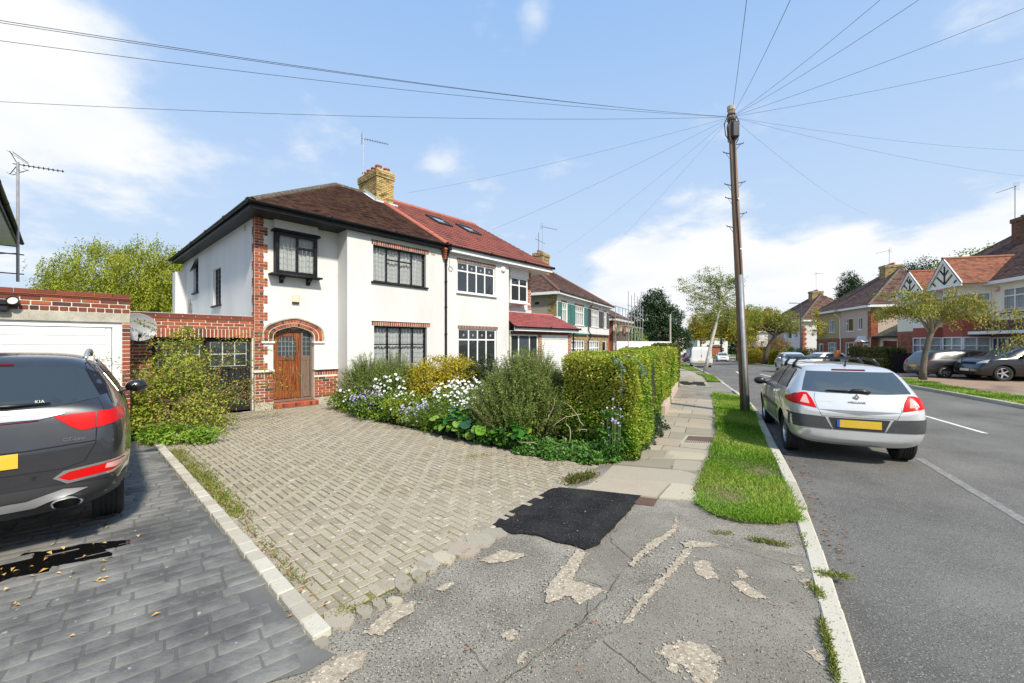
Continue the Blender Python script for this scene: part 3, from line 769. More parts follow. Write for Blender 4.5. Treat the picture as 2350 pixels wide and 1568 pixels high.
cover([(1568, 1017), (1637, 1019), (1642, 1004), (1580, 1001)])
cover([(1455, 1155), (1500, 1160), (1508, 1146), (1468, 1141)], False)
# pink kerb wall at the foot of the hedge further on
lw = MB(); pts_ = [G(1556, 880), G(1556, 893), G(1546, 910), G(1536, 935), G(1528, 955)]
for a, b in zip(pts_, pts_[1:]):
    a = Vector(a); b = Vector(b); t = (b-a).normalized(); n = Vector((-t.y, t.x)); 
    lw.bbox(0, -.12, -.05, (b-a).length-.01, 0, .24, .01, 0, Matrix.Translation((a.x, a.y, 0)) @ Matrix.Rotation(math.atan2(t.y, t.x), 4, 'Z'))
tag(lw.build('garden_kerb_wall', mk('pink_stone', [(.42,.32,.26),(.55,.44,.37)], rough=.9, scale=5)), 'low pinkish stone edging wall curving beside the footpath under the hedge', 'low wall')

# ---------------------------------------------------------------- drives
def drv(u, v): return H2W(u, v)
edgeA = Vector(G(375, 1035)); edgeB = Vector(G(735, 1455))      # line of the pale edging between the two drives
frontL = [G(748, 1425), G(860, 1372), G(980, 1312), G(1130, 1215), G(1215, 1165), G(1290, 1120), G(1372, 1072)]
bed_edge = [(-4.76, 11.19), (-3.62, 9.85), (-2.62, 8.94), (-1.69, 8.15), (-1.09, 7.58), (-.41, 7.09), (.04, 6.66), (.5, 6.33), (1.05, 6.0)]
drive_poly = frontL+bed_edge[::-1]+[H2W(2.19, -.02), H2W(0, -.02), H2W(-2.2, -.02), H2W(-2.35, -.1)]+[(edgeA.x-.9, edgeA.y+.8), tuple(edgeA), tuple(edgeB)]
driveway = sheet('driveway', [(p[0], p[1]) for p in drive_poly], -.007, m_moss)
# soil strip between drives
uw = .083; cells = []
ctr = Vector((OX, OY))
blocks = []
for i in range(-60, 130):
    for j in range(-130, 20):
        k = (i-j) % 4
        if k == 0: r = (i, j, 2, 1)
        elif k == 3: r = (i, j, 1, 2)
        else: continue
        u = r[0]*uw-3.2; v = r[1]*uw; du = r[2]*uw; dv = r[3]*uw
        x, y = H2W(u+du/2, v+dv/2)
        ok = all(inpoly(*H2W(u+du*a, v+dv*b), drive_poly) for a in (.35, .65) for b in (.35, .65))
        if ok: blocks.append((x*x+y*y, u, v, du, dv, x, y))
blocks.sort()
bm_mesh = {}
def blockmesh(du, dv, m, key):
    if key not in bm_mesh: bm_mesh[key] = MB().bbox(-du/2+.0042, -dv/2+.0042, -.03, du/2-.0042, dv/2-.0042, 0, .006).mesh('paving_block', m)
    return bm_mesh[key]
for (d2, u, v, du, dv, x, y) in blocks[:300]:
    o = link('paving_block', blockmesh(du, dv, m_block, (du > dv)), driveway)
    o.location = (x, y, random.uniform(-.003, .001)); o.rotation_euler = (random.uniform(-.008, .008), random.uniform(-.008, .008), HANG+random.uniform(-.008, .008))
mb = MB()
for (d2, u, v, du, dv, x, y) in blocks[300:]:
    M = Matrix.Translation((x, y, random.uniform(-.003, .001))) @ Matrix.Rotation(HANG+random.uniform(-.008, .008), 4, 'Z') @ Matrix.Rotation(random.uniform(-.01, .01), 4, 'X')
    a, b = du/2-.0045, dv/2-.0045; e = .006
    mb.add([(-a,-b,-.02),(a,-b,-.02),(a,b,-.02),(-a,b,-.02),(-a+e,-b+e,0),(a-e,-b+e,0),(a-e,b-e,0),(-a+e,b-e,0)], [(4,5,6,7),(0,1,5,4),(1,2,6,5),(2,3,7,6),(3,0,4,7)], 0, M)
o = mb.build('paving_blocks', m_blocki, driveway); o['kind'] = 'stuff'
# soldier course along the front, pale cement kerb of the front edge
fe = [Vector(p) for p in frontL]
for a, b in zip(fe, fe[1:]):
    t = (b-a).normalized(); n = max(1, int((b-a).length/.105)); ang = math.atan2(t.y, t.x); nn = Vector((-t.y, t.x))
    for k in range(n):
        p = a.lerp(b, (k+.5)/n)
        if a.y < 2.9 and random.random() < .6: continue
        o = link('paving_block', blockmesh(.1, .2, m_block, False) if True else None, driveway); q = p+nn*.09
        o.location = (q.x, q.y, .002+random.uniform(0, .003)); o.rotation_euler = (0, 0, ang+random.uniform(-.03, .03))
m_frag = m_kerb
for (px, py, w, h, a) in ((775, 1420, 46, 28, .3), (835, 1402, 24, 14, .2), (870, 1385, 20, 14, 0), (905, 1378, 20, 10, .4), (925, 1338, 30, 22, .3), (963, 1322, 22, 16, 0), (985, 1300, 30, 20, .2), (1020, 1280, 34, 18, .3), (1062, 1262, 44, 22, .2), (1098, 1240, 40, 18, .3), (1128, 1225, 38, 16, .1), (955, 1312, 16, 10, .2), (720, 1445, 30, 20, .4), (738, 1475, 22, 16, .2)):
    p = rough_poly([G(px+w*math.cos(t)*(.68+.35*random.random()), py+h*math.sin(t)*(.68+.35*random.random())) for t in np.linspace(0, 2*math.pi, 8)[:-1]], .02, .004)
    sheet('kerb_fragment', p, .003+random.uniform(0, .005), m_slab, driveway, kind=None, thick=.03)
# pale edging blocks between the drives
ed = empty('edging', (0, 0, 0)); ed['kind'] = 'structure'
t = (edgeB-edgeA).normalized(); n = int((edgeB-edgeA).length/.2); ang = math.atan2(t.y, t.x)
em = MB().bbox(-.098, -.055, -.05, .098, .055, .03, .008).mesh('edging_block', m_kerb)
for k in range(-6, n+1):
    p = edgeA+t*(.2*k+.1); o = link('edging_block', em, ed); o.location = (p.x+random.uniform(-.003,.003), p.y, random.uniform(-.004, .003)); o.rotation_euler = (random.uniform(-.02,.02), 0, ang+random.uniform(-.015, .015))

# stamped grey concrete drive on the left
SA = R(90-50); ex = Vector((math.cos(SA), math.sin(SA))); ey = Vector((-math.sin(SA), math.cos(SA)))
nrmE = Vector((t.y, -t.x));  nrmE = nrmE if nrmE.x < 0 else -nrmE
eA = edgeA+nrmE*.07-t*.9; eB = edgeB+nrmE*.07
left_poly = [tuple(eA), tuple(eB), G(770, 1500), G(700, 1540), G(600, 1568), (-1.9, 1.2), (-3.6, -.8), (-9, -3), (-12, 6), H2W(-6, -2.0), H2W(-2.7, -2.0)]
stamped = sheet('stamped_drive', left_poly, -.006, m_stampbase)
def stone_outline(L_, W_):
    pts = []; r = min(W_*.22, .022)
    for (cx, cy, a0) in ((L_/2-r, W_/2-r*.9, 0), (-L_/2+r, W_/2-r*.9, 90), (-L_/2+r, -W_/2+r*.9, 180), (L_/2-r, -W_/2+r*.9, 270)):
        for q in (10, 45, 80): pts.append((cx+r*math.cos(R(a0+q))*random.uniform(.6, 1.1), cy+r*.9*math.sin(R(a0+q))*random.uniform(.9, 1.05)))
    return pts
def stone(L_, W_):
    o = stone_outline(L_, W_); n = len(o); vs = [(x, y, -.007) for x, y in o]+[(x*.992, y*.978, -.0025) for x, y in o]+[(x*.97, y*.93, -.0010) for x, y in o]
    fs = [(i, (i+1) % n, n+(i+1) % n, n+i) for i in range(n)]+[(n+i, n+(i+1) % n, 2*n+(i+1) % n, 2*n+i) for i in range(n)]+[tuple(range(2*n, 3*n))]
    return vs, fs
protos = [stone(L_, .124) for L_ in (.17, .21, .25, .29, .33, .25, .29, .21)]
pm = [MB().add(*p).mesh('stone', m_stamp, smooth=True) for p in protos]; pL = (.17, .21, .25, .29, .33, .25, .29, .21)
st = []
for r in range(-60, 90):
    x = -14+random.random()*.3
    while x < 8:
        k = random.randrange(8); L_ = pL[k]; c = ex*(x+L_/2)+ey*(r*.125)
        if inpoly(c.x, c.y, left_poly) and inpoly(*(c+ex*L_*.1), left_poly) and c.y > .3: st.append((c.length, k, c))
        x += L_+.003
st.sort(key=lambda s: s[0]); mb = MB()
vis = [s_ for s_ in st if s_[2].x/s_[2].y > -1.35 and s_[2].y > 1.7]
for i, (d2, k, c) in enumerate(vis):
    M = Matrix.Translation((c.x, c.y, random.uniform(-.0015, .001))) @ Matrix.Rotation(SA+random.uniform(-.02, .02), 4, 'Z') @ Matrix.Rotation(random.uniform(-.005, .005), 4, 'X')
    if i < 300: o = link('stone', pm[k], stamped); o.matrix_local = M
    else: mb.add(*protos[k], 0, M)
o = mb.build('stones', m_stamp, stamped, smooth=True); o['kind'] = 'stuff'
# puddle and leaves on the stamped drive
m_wet = mk('puddle_water', (.006,.006,.006), rough=.04, spec=.6)
sheet('puddle', rough_poly(Gs([(-40, 1315), (60, 1268), (130, 1262), (190, 1248), (300, 1238), (312, 1246), (240, 1262), (265, 1274), (180, 1290), (120, 1300), (110, 1312), (30, 1325), (-40, 1350)]), .03, .008), -.0005, m_wet)

# ---------------------------------------------------------------- far side: verge, footway, drives
far_pave = sheet('far_pavement', RKi[2:-1]+[(75, 112), (60, 60), (46, 30), (40, 0), (25, -15)], -.004, m_pink)
m_far = mk('far_footway', [(.22,.20,.17),(.30,.28,.24)], rough=.95, scale=1.5)
sheet('far_footway', offs(RK, -1.7)[2:-3]+offs(RK, -3.3)[2:-3][::-1], .0, m_far)
sheet('far_driveway', [(21, 8), (16.6, 16.5), (18.5, 20.8), (21.3, 23.5), (27, 24), (30, 15)], .003, mk('brown_tarmac', [(.24,.16,.11),(.33,.24,.17)], rough=.95, scale=2))

# loose grit on the worn crossover
mb = MB()
for i in range(3800):
    x_, y_ = G(random.uniform(760, 1900), random.uniform(1200, 1568))
    if not inpoly(x_, y_, pave_poly): continue
    r_ = random.uniform(.002, .0055)*(1.6 if random.random() < .05 else 1); a = random.random()*3; p = [(x_+r_*math.cos(a+k*2.1), y_+r_*math.sin(a+k*2.1), -.004) for k in range(3)]+[(x_, y_, -.004+r_*1.1)]
    mb.add(p, [(0, 1, 3), (1, 2, 3), (2, 0, 3)])
o = mb.build('grit', mk('grit', [(.10,.095,.085),(.30,.28,.24),(.50,.46,.38),(.20,.17,.13)], rough=.95, var='island')); tag(o, 'loose grit scattered over the worn crossover', 'grit', kind='stuff')

mb = MB()
for q in CEM:
    P_ = [Vector(p) for p in Gs(q)]
    for i in range(len(P_)):
        a, b = P_[i], P_[(i+1) % len(P_)]
        for k in range(int((b-a).length/.012)):
            c_ = a.lerp(b, random.random())+Vector((random.gauss(0, .028), random.gauss(0, .028))); r_ = random.uniform(.002, .011)*(.4+random.random()); t0 = random.random()*6; n_ = random.choice((4, 5, 6))
            z_ = -.0015+random.uniform(0, .0012)
            pts_ = [(c_.x+r_*math.cos(t0+6.283*j/n_)*random.uniform(.5, 1.2), c_.y+r_*math.sin(t0+6.283*j/n_)*random.uniform(.5, 1.2), z_) for j in range(n_)]
            mb.add(pts_, [tuple(range(n_))])
o = mb.build('worn_flecks', m_cement, pavement); o['kind'] = 'stuff'
# ================================================================ THE PAIR OF SEMI-DETACHED HOUSES (local x = along the front, y = into the house)
I4 = Matrix.Identity(4)
house = empty('house', (OX, OY, 0), HANG, 'white rendered semi-detached house with brown tiled roof, red brick quoins and arched wooden front door', 'house')
BP = -.618; EV = 5.12
FB = Matrix.Translation((0, BP, 0))
# --- entrance section wall with the arched opening
def arch_pts(xl, xr, zs, zt, n=10, k=.42):
    """four-centred arch outline from left springing over the top to the right springing"""
    xm = (xl+xr)/2; w = (xr-xl)/2; pts = []
    K = [(1.0, 0), (1.0, .30), (.97, .48), (.90, .61), (.78, .71), (.5, .85), (.25, .94), (0, 1.0)]
    full = [(xm-w*a, zs+(zt-zs)*b) for a, b in K]+[(xm+w*a, zs+(zt-zs)*b) for a, b in K[::-1][1:]]
    full = smooth_line(full, 1); c = [0]
    for a, b in zip(full, full[1:]): c.append(c[-1]+math.dist(a, b))
    for k in range(n+1):
        q = c[-1]*k/n; i = min(max(j for j in range(len(c)) if c[j] <= q+1e-9), len(full)-2); f = (q-c[i])/max(1e-9, c[i+1]-c[i])
        pts.append((full[i][0]+(full[i+1][0]-full[i][0])*f, full[i][1]+(full[i+1][1]-full[i][1])*f))
    return pts
xl, xr, zs, zt = .44, 1.51, 1.80, 2.215
inner = arch_pts(xl, xr, zs, zt, 16)
def full_open(off, z0, n=16):
    a = arch_pts(xl-off, xr+off, zs, zt+off, n); return [(xl-off, z0)]+a+[(xr+off, z0)]
# render panel of the entrance front; left .2-.3 m is the brick quoin, foot of the wall is brick
wallpoly('wall', house, I4, [(0, .98), (xl, .98)]+inner+[(xr, .98), (2.19, .98), (2.19, EV), (0, EV)], [], render_white, .25)
MB().box(0, .012, 0, xl-.005, .262, .975).build('plinth', mortar, house); MB().box(xr+.005, .012, 0, 2.19, .262, .975).build('plinth', mortar, house)
# return of the projecting front, and projecting front with window openings
UW = (3.0, 4.95, 3.64, 4.77); LW = (3.03, 4.99, .88, 2.29); HU = 5.72
wall('wall', house, FB, 2.19, HU, 0, EV, [UW, LW], render_white)
MB().box(2.19, BP+.25, 0, 2.44, 0, EV).build('wall', render_white, house)
# side wall (faces -x): frame with local x = towards the camera
FS = Matrix.Translation((0, 9.3, 0)) @ Matrix.Rotation(R(-90), 4, 'Z')   # x' runs from the rear (0) to the front (9.3)
FSX = lambda v: 9.3-v
sw1 = (FSX(4.37), FSX(3.37), 2.98, 4.20); sw2 = (FSX(7.38), FSX(6.54), 3.65, 4.93)
wall('wall', house, FS, 0, 9.299, 0, EV, [sw1, sw2], render_white)
MB().box(0, 9.3, 0, HU, 9.5, EV).build('wall', render_white, house)
# a small rounded pier at the far end of the side wall
MB().box(-.35, 8.7, 0, 0.0, 9.3, 4.6).build('wall', render_white, house)
# windows
window(house, FB, UW[0], UW[1], UW[2], UW[3], [1, 1, 1, 1], split=[[1], [.32, .68], [.32, .68], [1]], fm=black_paint, leads=(.105, .15), sill=(.07, .07), sillm=black_old, label='upper casement window with black frame and leaded panes')
window(house, FB, LW[0], LW[1], LW[2], LW[3], [1, 1, 1, 1], split=[[.4, .6]]*4, fm=black_paint, leads=(.105, .15), sill=(.07, .07), sillm=black_old, label='ground floor window with black frame and leaded panes')
window(house, FS, *sw1, [.42, .58], split=[[.3, .7], [1]], fm=black_paint, leads=(.12, .15), sill=(.08, .06), sillm=black_old, label='narrow leaded side window')
window(house, FS, *sw2, [1], split=[[.38, .62]], fm=black_paint, leads=(.2, .3), sill=(.08, .06), sillm=black_old)
mbf = MB(); M = FS @ Matrix.Translation(((sw2[0]+sw2[1])/2, .06, sw2[3]-.03)) @ Matrix.Rotation(R(-22), 4, 'X')
mbf.bbox(-.38, -.02, -.46, .38, .02, -.42, .004, 0, M); mbf.bbox(-.38, -.02, -.04, .38, .02, 0, .004, 0, M); mbf.bbox(-.38, -.019, -.42, -.34, .019, -.04, .004, 0, M); mbf.bbox(.34, -.019, -.42, .38, .019, -.04, .004, 0, M)
so = mbf.build('open_sash', black_paint, house); MB().box(-.34, -.004, -.42, .34, .004, -.04, 0, M).build('pane', glass_dark, so)
for (a, b, z) in ((2.94, 5.06, 4.78), (2.95, 5.11, 2.30)):
    MB().box(a, -.004, z, b, .06, z+.125, 0, FB).build('lintel', mortar, house); soldier(house, FB, a, b, z, .125, brick_red, .075)
    MB().bbox(a-.01, -.035, z+.127, b+.01, .02, z+.14, .003, 0, FB).build('drip', concrete_pale, house)
# quoin: toothed red brick on the corner, front and side
tooth = lambda z: int((z-.98)/.075) // 3 % 2 == 0
MB().box(.0, -.004, .98, .2, .1, 5.06).build('quoin_backing', mortar, house)
z = 1.0; r = 0; zz_ = [];
while z < EV-.05:
    w = .30 if tooth(z+.02) else .20
    MB().box(0.0, -.0045, z, w, .1, z+.075).build('quoin_backing', mortar, house) if False else None
    off = .1 if r % 2 else 0
    segs = [(0, .215), (.215, w)] if not off else [(0, .1), (.1, w)]
    for a, b in segs:
        if b-a > .04: brick(house, I4, a+.005*(a > 0), z+.005, b-a-.01*(b < w or True)+.005, .065, brick_red, .014, .10, 'quoin_brick')
    z += .075; r += 1
mbq = MB()
z = 1.0; r = 0
while z < EV-.05:
    w = .30 if tooth(z+.02) else .20; mbq.box(.0, -.0045, z, w-.004, .03, z+.075)
    ws = .20 if tooth(z+.02) else .11; mbq.box(9.3-ws+.004, -.0045, z, 9.299, .03, z+.075, 0, FS)
    if r % 2: sg = [(9.3-ws, 9.3-.01)]
    else: sg = [(9.3-ws, 9.3-.1), (9.3-.1, 9.3-.01)] if ws > .15 else [(9.3-ws, 9.3-.01)]
    for a, b in sg:
        if b-a > .04: brick(house, FS, a+.004, z+.005, b-a-.006, .065, brick_red, .014, .09, 'side_quoin_brick')
    z += .075; r += 1
mbq.build('quoin_mortar', mortar, house)
# low piers beside the door
bond(house, I4, .012, .44, .18, .97-.08, brick_red, L=.215, name='pier_brick', proud=.004)
soldier(house, I4, .012, .44, .835, .135, brick_red, .072, name='pier_brick', proud=.004)
bond(house, I4, 1.52, 2.19, .18, .83, brick_red, L=.215, name='pier_brick', proud=.004); soldier(house, I4, 1.52, 2.19, .835, .135, brick_red, .072, name='pier_brick', proud=.004)
bond(house, FS, 9.3-.215, 9.3-.012, .18, .97, brick_red, L=.215, name='pier_brick', proud=.004)
for a, b in ((-.03, .46), (1.50, 2.185)):
    MB().bbox(a, -.07, .975, b, .10, 1.035, .015).build('coping', white_paint, house)
    MB().bbox(a+.02, -.045, -.02, b-.02, .05, .175, .01).build('base_course', concrete_pale, house)
# brick jambs beside the opening above the plinth stay rendered; arch of two brick rings with a hood mould
def ring(off0, off1, n, name, m, y=-.012):
    po = arch_pts(xl-off1, xr+off1, zs, zt+off1*.95, 60); pi_ = arch_pts(xl-off0, xr+off0, zs, zt+off0*.95, 60)
    def resample(p, n):
        c = [0]
        for a, b in zip(p, p[1:]): c.append(c[-1]+math.dist(a, b))
        out = []
        for k in range(n+1):
            s = c[-1]*k/n; i = max(j for j in range(len(c)) if c[j] <= s+1e-9); i = min(i, len(p)-2); f = (s-c[i])/max(1e-9, c[i+1]-c[i])
            out.append((p[i][0]+(p[i+1][0]-p[i][0])*f, p[i][1]+(p[i+1][1]-p[i][1])*f))
        return out
    A, B = resample(po, n), resample(pi_, n)
    for k in range(n):
        q = [B[k], B[k+1], A[k+1], A[k]]; c = (sum(p[0] for p in q)/4, sum(p[1] for p in q)/4)
        q = [(c[0]+(p[0]-c[0])*.88, c[1]+(p[1]-c[1])*.92) for p in q]
        o = MB().prism([(p[0]-c[0], p[1]-c[1]) for p in q], h0=-.06, h1=.016, M=UP).build(name, m, house); o.location = (c[0], 0, c[1])
ring(.012, .115, 24, 'arch_brick', brick_red); ring(.125, .225, 27, 'arch_brick', brick_red)
bk = arch_pts(xl-.235, xr+.235, zs, zt+.225, 40); bi = arch_pts(xl+.0, xr-.0, zs, zt, 40)
MB().prism(bk+bi[::-1], h0=-.05, h1=.006, M=UP).build('arch_mortar', mortar, house)
ho = arch_pts(xl-.275, xr+.275, zs-.0, zt+.262, 40)
MB().prism(ho+bk[::-1], h0=-.05, h1=.045, M=UP).build('hood_mould', concrete_pale, house)
for a, b in ((xl-.29, xl+.03), (xr-.03, xr+.29)):
    MB().bbox(a, -.05, zs-.055, b, .12, zs-.002, .01).build('springer', white_paint, house)
    # side of the opening
MB().box(xl-.03, .01, 1.036, xl+.002, .245, zs-.057).box(xr-.002, .01, 1.036, xr+.03, .245, zs-.057).build('jamb', render_white, house)
# porch recess and door: door plane 0.16 m behind the wall face
wood = mk('varnished_oak', [(.035,.012,.006),(.15,.04,.012),(.30,.085,.022),(.10,.028,.01),(.24,.07,.02)], rough=.4, scale=3.0, detail=10, stretch=(9,9,.6), bump=.003, speck=((.30,.20,.14), 4, .64))
wood_old = mk('weathered_oak', [(.10,.065,.045),(.19,.135,.10),(.13,.08,.055)], rough=.75, scale=4, stretch=(7,7,.8), bump=.003)
DY = .17; FD = Matrix.Translation((0, DY, 0))
fr = MB()
def FR(x0, z0, x1, z1, y0=-.04, y1=.05): fr.bbox(x0, y0, z0, x1, y1, z1, .006, 0, FD)
FR(xl+.002, .20, xl+.055, 2.1); FR(1.185, .201, 1.245, 2.17, -.05); FR(xr-.055, .20, xr-.002, 2.1); FR(xl+.055, 2.06, xr-.055, 2.14, -.041); FR(xl-.01, .14, xr+.01, .20, -.12, .06)
fr.build('door_frame', wood_old, house)
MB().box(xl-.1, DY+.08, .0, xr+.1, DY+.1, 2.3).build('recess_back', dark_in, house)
MB().box(xl-.2, .05, 2.141, xr+.2, DY-.02+.06, 2.25).build('porch_head', wood_old, house)
door = MB()
dx0, dx1, dz0, dz1 = xl+.06, 1.182, .215, 2.055
door.bbox(dx0, -.012, dz0, dx0+.11, .03, dz1, .004, 0, FD); door.bbox(dx1-.11, -.012, dz0, dx1, .03, dz1, .004, 0, FD)
door.bbox(dx0+.11, -.011, dz0, dx1-.11, .03, dz0+.21, .004, 0, FD); door.bbox(dx0+.11, -.011, 1.27, dx1-.11, .03, 1.40, .004, 0, FD); door.bbox(dx0+.11, -.011, 1.93, dx1-.11, .03, dz1, .004, 0, FD)
door.prism([(dx0+.11, 1.93), (dx0+.11, 1.82), (dx0+.19, 1.93)], h0=-.03, h1=.010, M=FD @ UP); door.prism([(dx1-.11, 1.93), (dx1-.19, 1.93), (dx1-.11, 1.82)], h0=-.03, h1=.010, M=FD @ UP)
dr = door.build('door', wood, house)
nb = 4; w = (dx1-dx0-.22)/nb
for i in range(nb): MB().bbox(dx0+.11+i*w+.003, .004, dz0+.21, dx0+.11+(i+1)*w-.003, .026, 1.27, .004, 0, FD).build('board', wood, dr)
MB().box(dx0+.11, .008, 1.40, dx1-.11, .014, 1.93, 0, FD).build('pane', glassmat('obscure_glass', tint=(.035,.05,.055), rough=.35), dr)
ld = MB()
for i in range(1, 5): x = dx0+.11+(dx1-dx0-.22)*i/5; ld.box(x-.005, .002, 1.40, x+.005, .0075, 1.93, 0, FD)
for i in range(1, 4): z = 1.40+.53*i/4; ld.box(dx0+.11, .0025, z-.005, dx1-.11, .0078, z+.005, 0, FD)
ld.build('leading', leadline, dr)
lb = MB(); lb.bbox(dx0+.27, -.022, 1.30, dx0+.46, -.010, 1.365, .004, 0, FD); lb.bbox(dx0+.295, -.03, 1.315, dx0+.435, -.021, 1.35, .004, 0, FD)
lb.build('letter_plate', mk('brass_chrome', (.55,.52,.42), rough=.25, metal=1), dr)
sl_ = MB(); sl_.bbox(1.248, .0, .215, xr-.058, .03, .50, .004, 0, FD); sl_.bbox(1.248, .001, 1.26, xr-.058, .03, 1.40, .004, 0, FD)
sl_.bbox(1.248, .0005, .50, 1.262, .03, 1.26, .002, 0, FD)
sd_ = sl_.build('side_panel', wood_old, house)
for i in range(2): a = 1.248+(xr-.058-1.248)*i/2; MB().bbox(a+.003, .008, .50, a+(xr-.058-1.248)/2-.003, .025, 1.26, .004, 0, FD).build('board', wood_old, sd_)
MB().box(1.248, .008, 1.40, xr-.058, .014, 2.06, 0, FD).build('pane', MATS['obscure_glass'], sd_)
l2 = MB()
for z in (1.53, 1.66, 1.79, 1.92): l2.box(1.248, .003, z-.004, xr-.058, .0075, z+.004, 0, FD)
l2.box(1.345, .0035, 1.4, 1.352, .0078, 2.06, 0, FD); l2.build('leading', leadline, sd_)
# red step
st_ = MB().bbox(xl-.02, -.24, .0, xr+.03, .1, .135, .01).build('step', mk('red_quarry', [(.30,.07,.04),(.42,.11,.06)], rough=.7, scale=5), house)
for i in range(14): brick(st_, Matrix.Translation((0, -.24, 0)), xl-.02+i*.079+.004, .03, .070, .095, brick_red, .006, .03, 'brick')
# oriel window above the door
ox0, ox1, oz0, oz1 = .44, 1.52, 3.62, 4.74; oy = -.20; FO = Matrix.Translation((0, oy, 0))
orl = window(house, FO, ox0, ox1, oz0, oz1, [1, 1], split=[[1], [.3, .7]], fm=black_paint, inset=.0, fw=.09, bw=.06, leads=(.10, .15), curt=True, label='small black timber oriel window on two brackets')
b_ = MB(); b_.bbox(ox0, oy+.06, oz0, ox0+.05, 0, oz1, .005); b_.bbox(ox1-.05, oy+.06, oz0, ox1, 0, oz1, .005); b_.build('oriel_cheek', black_old, orl)
b_ = MB(); b_.bbox(ox0-.13, oy-.09, oz0-.05, ox1+.12, .0, oz0-.002, .01); b_.build('sill', black_old, orl)
b_ = MB(); b_.bbox(ox0-.07, oy-.07, oz1+.002, ox1+.07, .0, oz1+.05, .01); b_.bbox(ox0-.05, oy-.04, oz1+.05, ox1+.05, .0, oz1+.075, .01); b_.build('hood', black_paint, orl)
for x in (ox0+.14, ox1-.24): MB().prism([(0, 0), (-.2, 0), (-.2, -.06), (-.1, -.10), (-.07, -.16), (0, -.19)], h0=0, h1=.09, M=Matrix(((0,0,1,x),(1,0,0,0),(0,1,0,oz0-.05),(0,0,0,1)))).build('bracket', black_paint, orl)
MB().box(ox0-.02, oy+.02, oz1+.076, ox1+.02, 0, EV-.02).build('oriel_head', render_white, house)
# alarm box, vents
al = MB(); al.bbox(.9, -.07, 2.87, 1.09, .0, 3.12, .03); al.build('alarm_box', mk('cream_plastic', (.66,.60,.45), rough=.4), house); MB().bbox(.9, -.072, 2.862, 1.09, -.002, 2.885, .01).build('alarm_base', black_plastic, house)
vm = MB(); vm.bbox(5.16, -.012, 4.79, 5.33, .01, 4.91, .004, 0, FB); vm.build('air_brick', concrete_pale, house)
MB().bbox(9.3-.9, -.012, 4.84, 9.3-.76, .01, 4.98, .004, 0, FS).build('air_brick', concrete_pale, house)
# old creeper stain low on the side wall (dead stems)
cs = MB()
for i in range(16):
    v = 8.3-random.random()*.75; x = FSX(v); pts = [(x, -.01, 2.4)]
    for k in range(5): x += random.uniform(-.08, .08); pts.append((x, -.012, 2.4+(k+1)*random.uniform(.10, .24)))
    cs.tube(pts, .008, 3, 0, False, FS)
cs.build('dead_creeper', mk('dead_stem', (.20,.19,.18), rough=1), house)
# soffit and roof of the left house
RV, RZ_ = 4.45, 8.22; EX0 = -.32; EY0 = -.82; EZ = 5.20; RU = 4.15; YB = 9.72
sof = MB(); sof.prism([(EX0+.03, EY0+.03), (HU, EY0+.03), (HU, BP), (2.19, BP), (2.19, 0), (0, 0), (0, 9.5), (EX0+.03, YB)], h0=5.05, h1=5.09); sof.build('soffit', black_paint, house)
fa = MB(); fa.bbox(EX0+.0, EY0, 5.04, HU, EY0+.03, 5.19, .004); fa.bbox(EX0, EY0+.03, 5.04, EX0+.03, YB, 5.19, .004); fa.build('fascia', black_paint, house)
gutter(house, (EX0-.04, EY0-.06, 5.2), (HU-.05, EY0-.06, 5.2)); gutter(house, (EX0-.06, EY0-.04, 5.2), (EX0-.06, YB, 5.2))
rf = empty('roof', (0, 0, 0), 0, parent=house)
tile_slope(rf, (EX0-.03, EY0-.04, EZ), (HU, EY0-.04, EZ), (HU, RV, RZ_), (RU, RV, RZ_), .165, .105, .024, tile_brown)
tile_slope(rf, (EX0-.04, YB, EZ), (EX0-.04, EY0-.03, EZ), (RU, RV, RZ_), (RU, RV, RZ_), .165, .105, .024, tile_brown)
tile_slope(rf, (HU, YB, EZ), (EX0, YB, EZ), (RU, RV, RZ_), (HU, RV, RZ_), .33, .20, .016, tile_brown)
ridge(rf, (EX0+.05, EY0+.05, EZ+.07), (RU, RV, RZ_+.05), ridge_dark, .10, .33, 'hip_tile'); ridge(rf, (RU, RV, RZ_+.03), (HU, RV, RZ_+.03), ridge_dark)
# chimney
CX0, CX1, CY0, CY1 = 5.40, 6.20, 3.42, 4.95
ch = MB().box(CX0+.012, CY0+.012, 6.8, CX1-.012, CY1-.012, 9.02).build('chimney', mk('sooty_mortar', [(.16,.13,.08),(.32,.27,.18)], rough=1, scale=6), house)
FC1 = Matrix.Translation((0, CY0, 0)); FC2 = Matrix.Translation((CX0, CY1, 0)) @ Matrix.Rotation(R(-90), 4, 'Z')
bond(ch, FC1, CX0, CX1, 7.35, 8.70, brick_yellow, name='brick', c=.075, L=.225, proud=.004)
bond(ch, FC2, 0, CY1-CY0, 7.5, 8.70, brick_yellow, name='brick', c=.075, L=.225, proud=.004)
MB().box(CX0-.03, CY0-.03, 8.70, CX1+.03, CY1+.03, 9.0).build('corbel', MATS['sooty_mortar'], ch)
bond(ch, Matrix.Translation((0, CY0-.04, 0)), CX0-.04, CX1+.04, 8.70, 9.0, brick_yellow, name='corbel_brick', proud=.004)
bond(ch, Matrix.Translation((CX0-.04, CY1+.04, 0)) @ Matrix.Rotation(R(-90), 4, 'Z'), 0, CY1-CY0+.08, 8.70, 9.0, brick_yellow, name='corbel_brick', proud=.004)
MB().bbox(CX0+.02, CY0+.02, 9.0, CX1-.02, CY1-.02, 9.06, .03).build('flaunching', concrete_pale, ch)
pot = mk('terracotta_pot', [(.30,.09,.05),(.42,.15,.08)], rough=.8, scale=8)
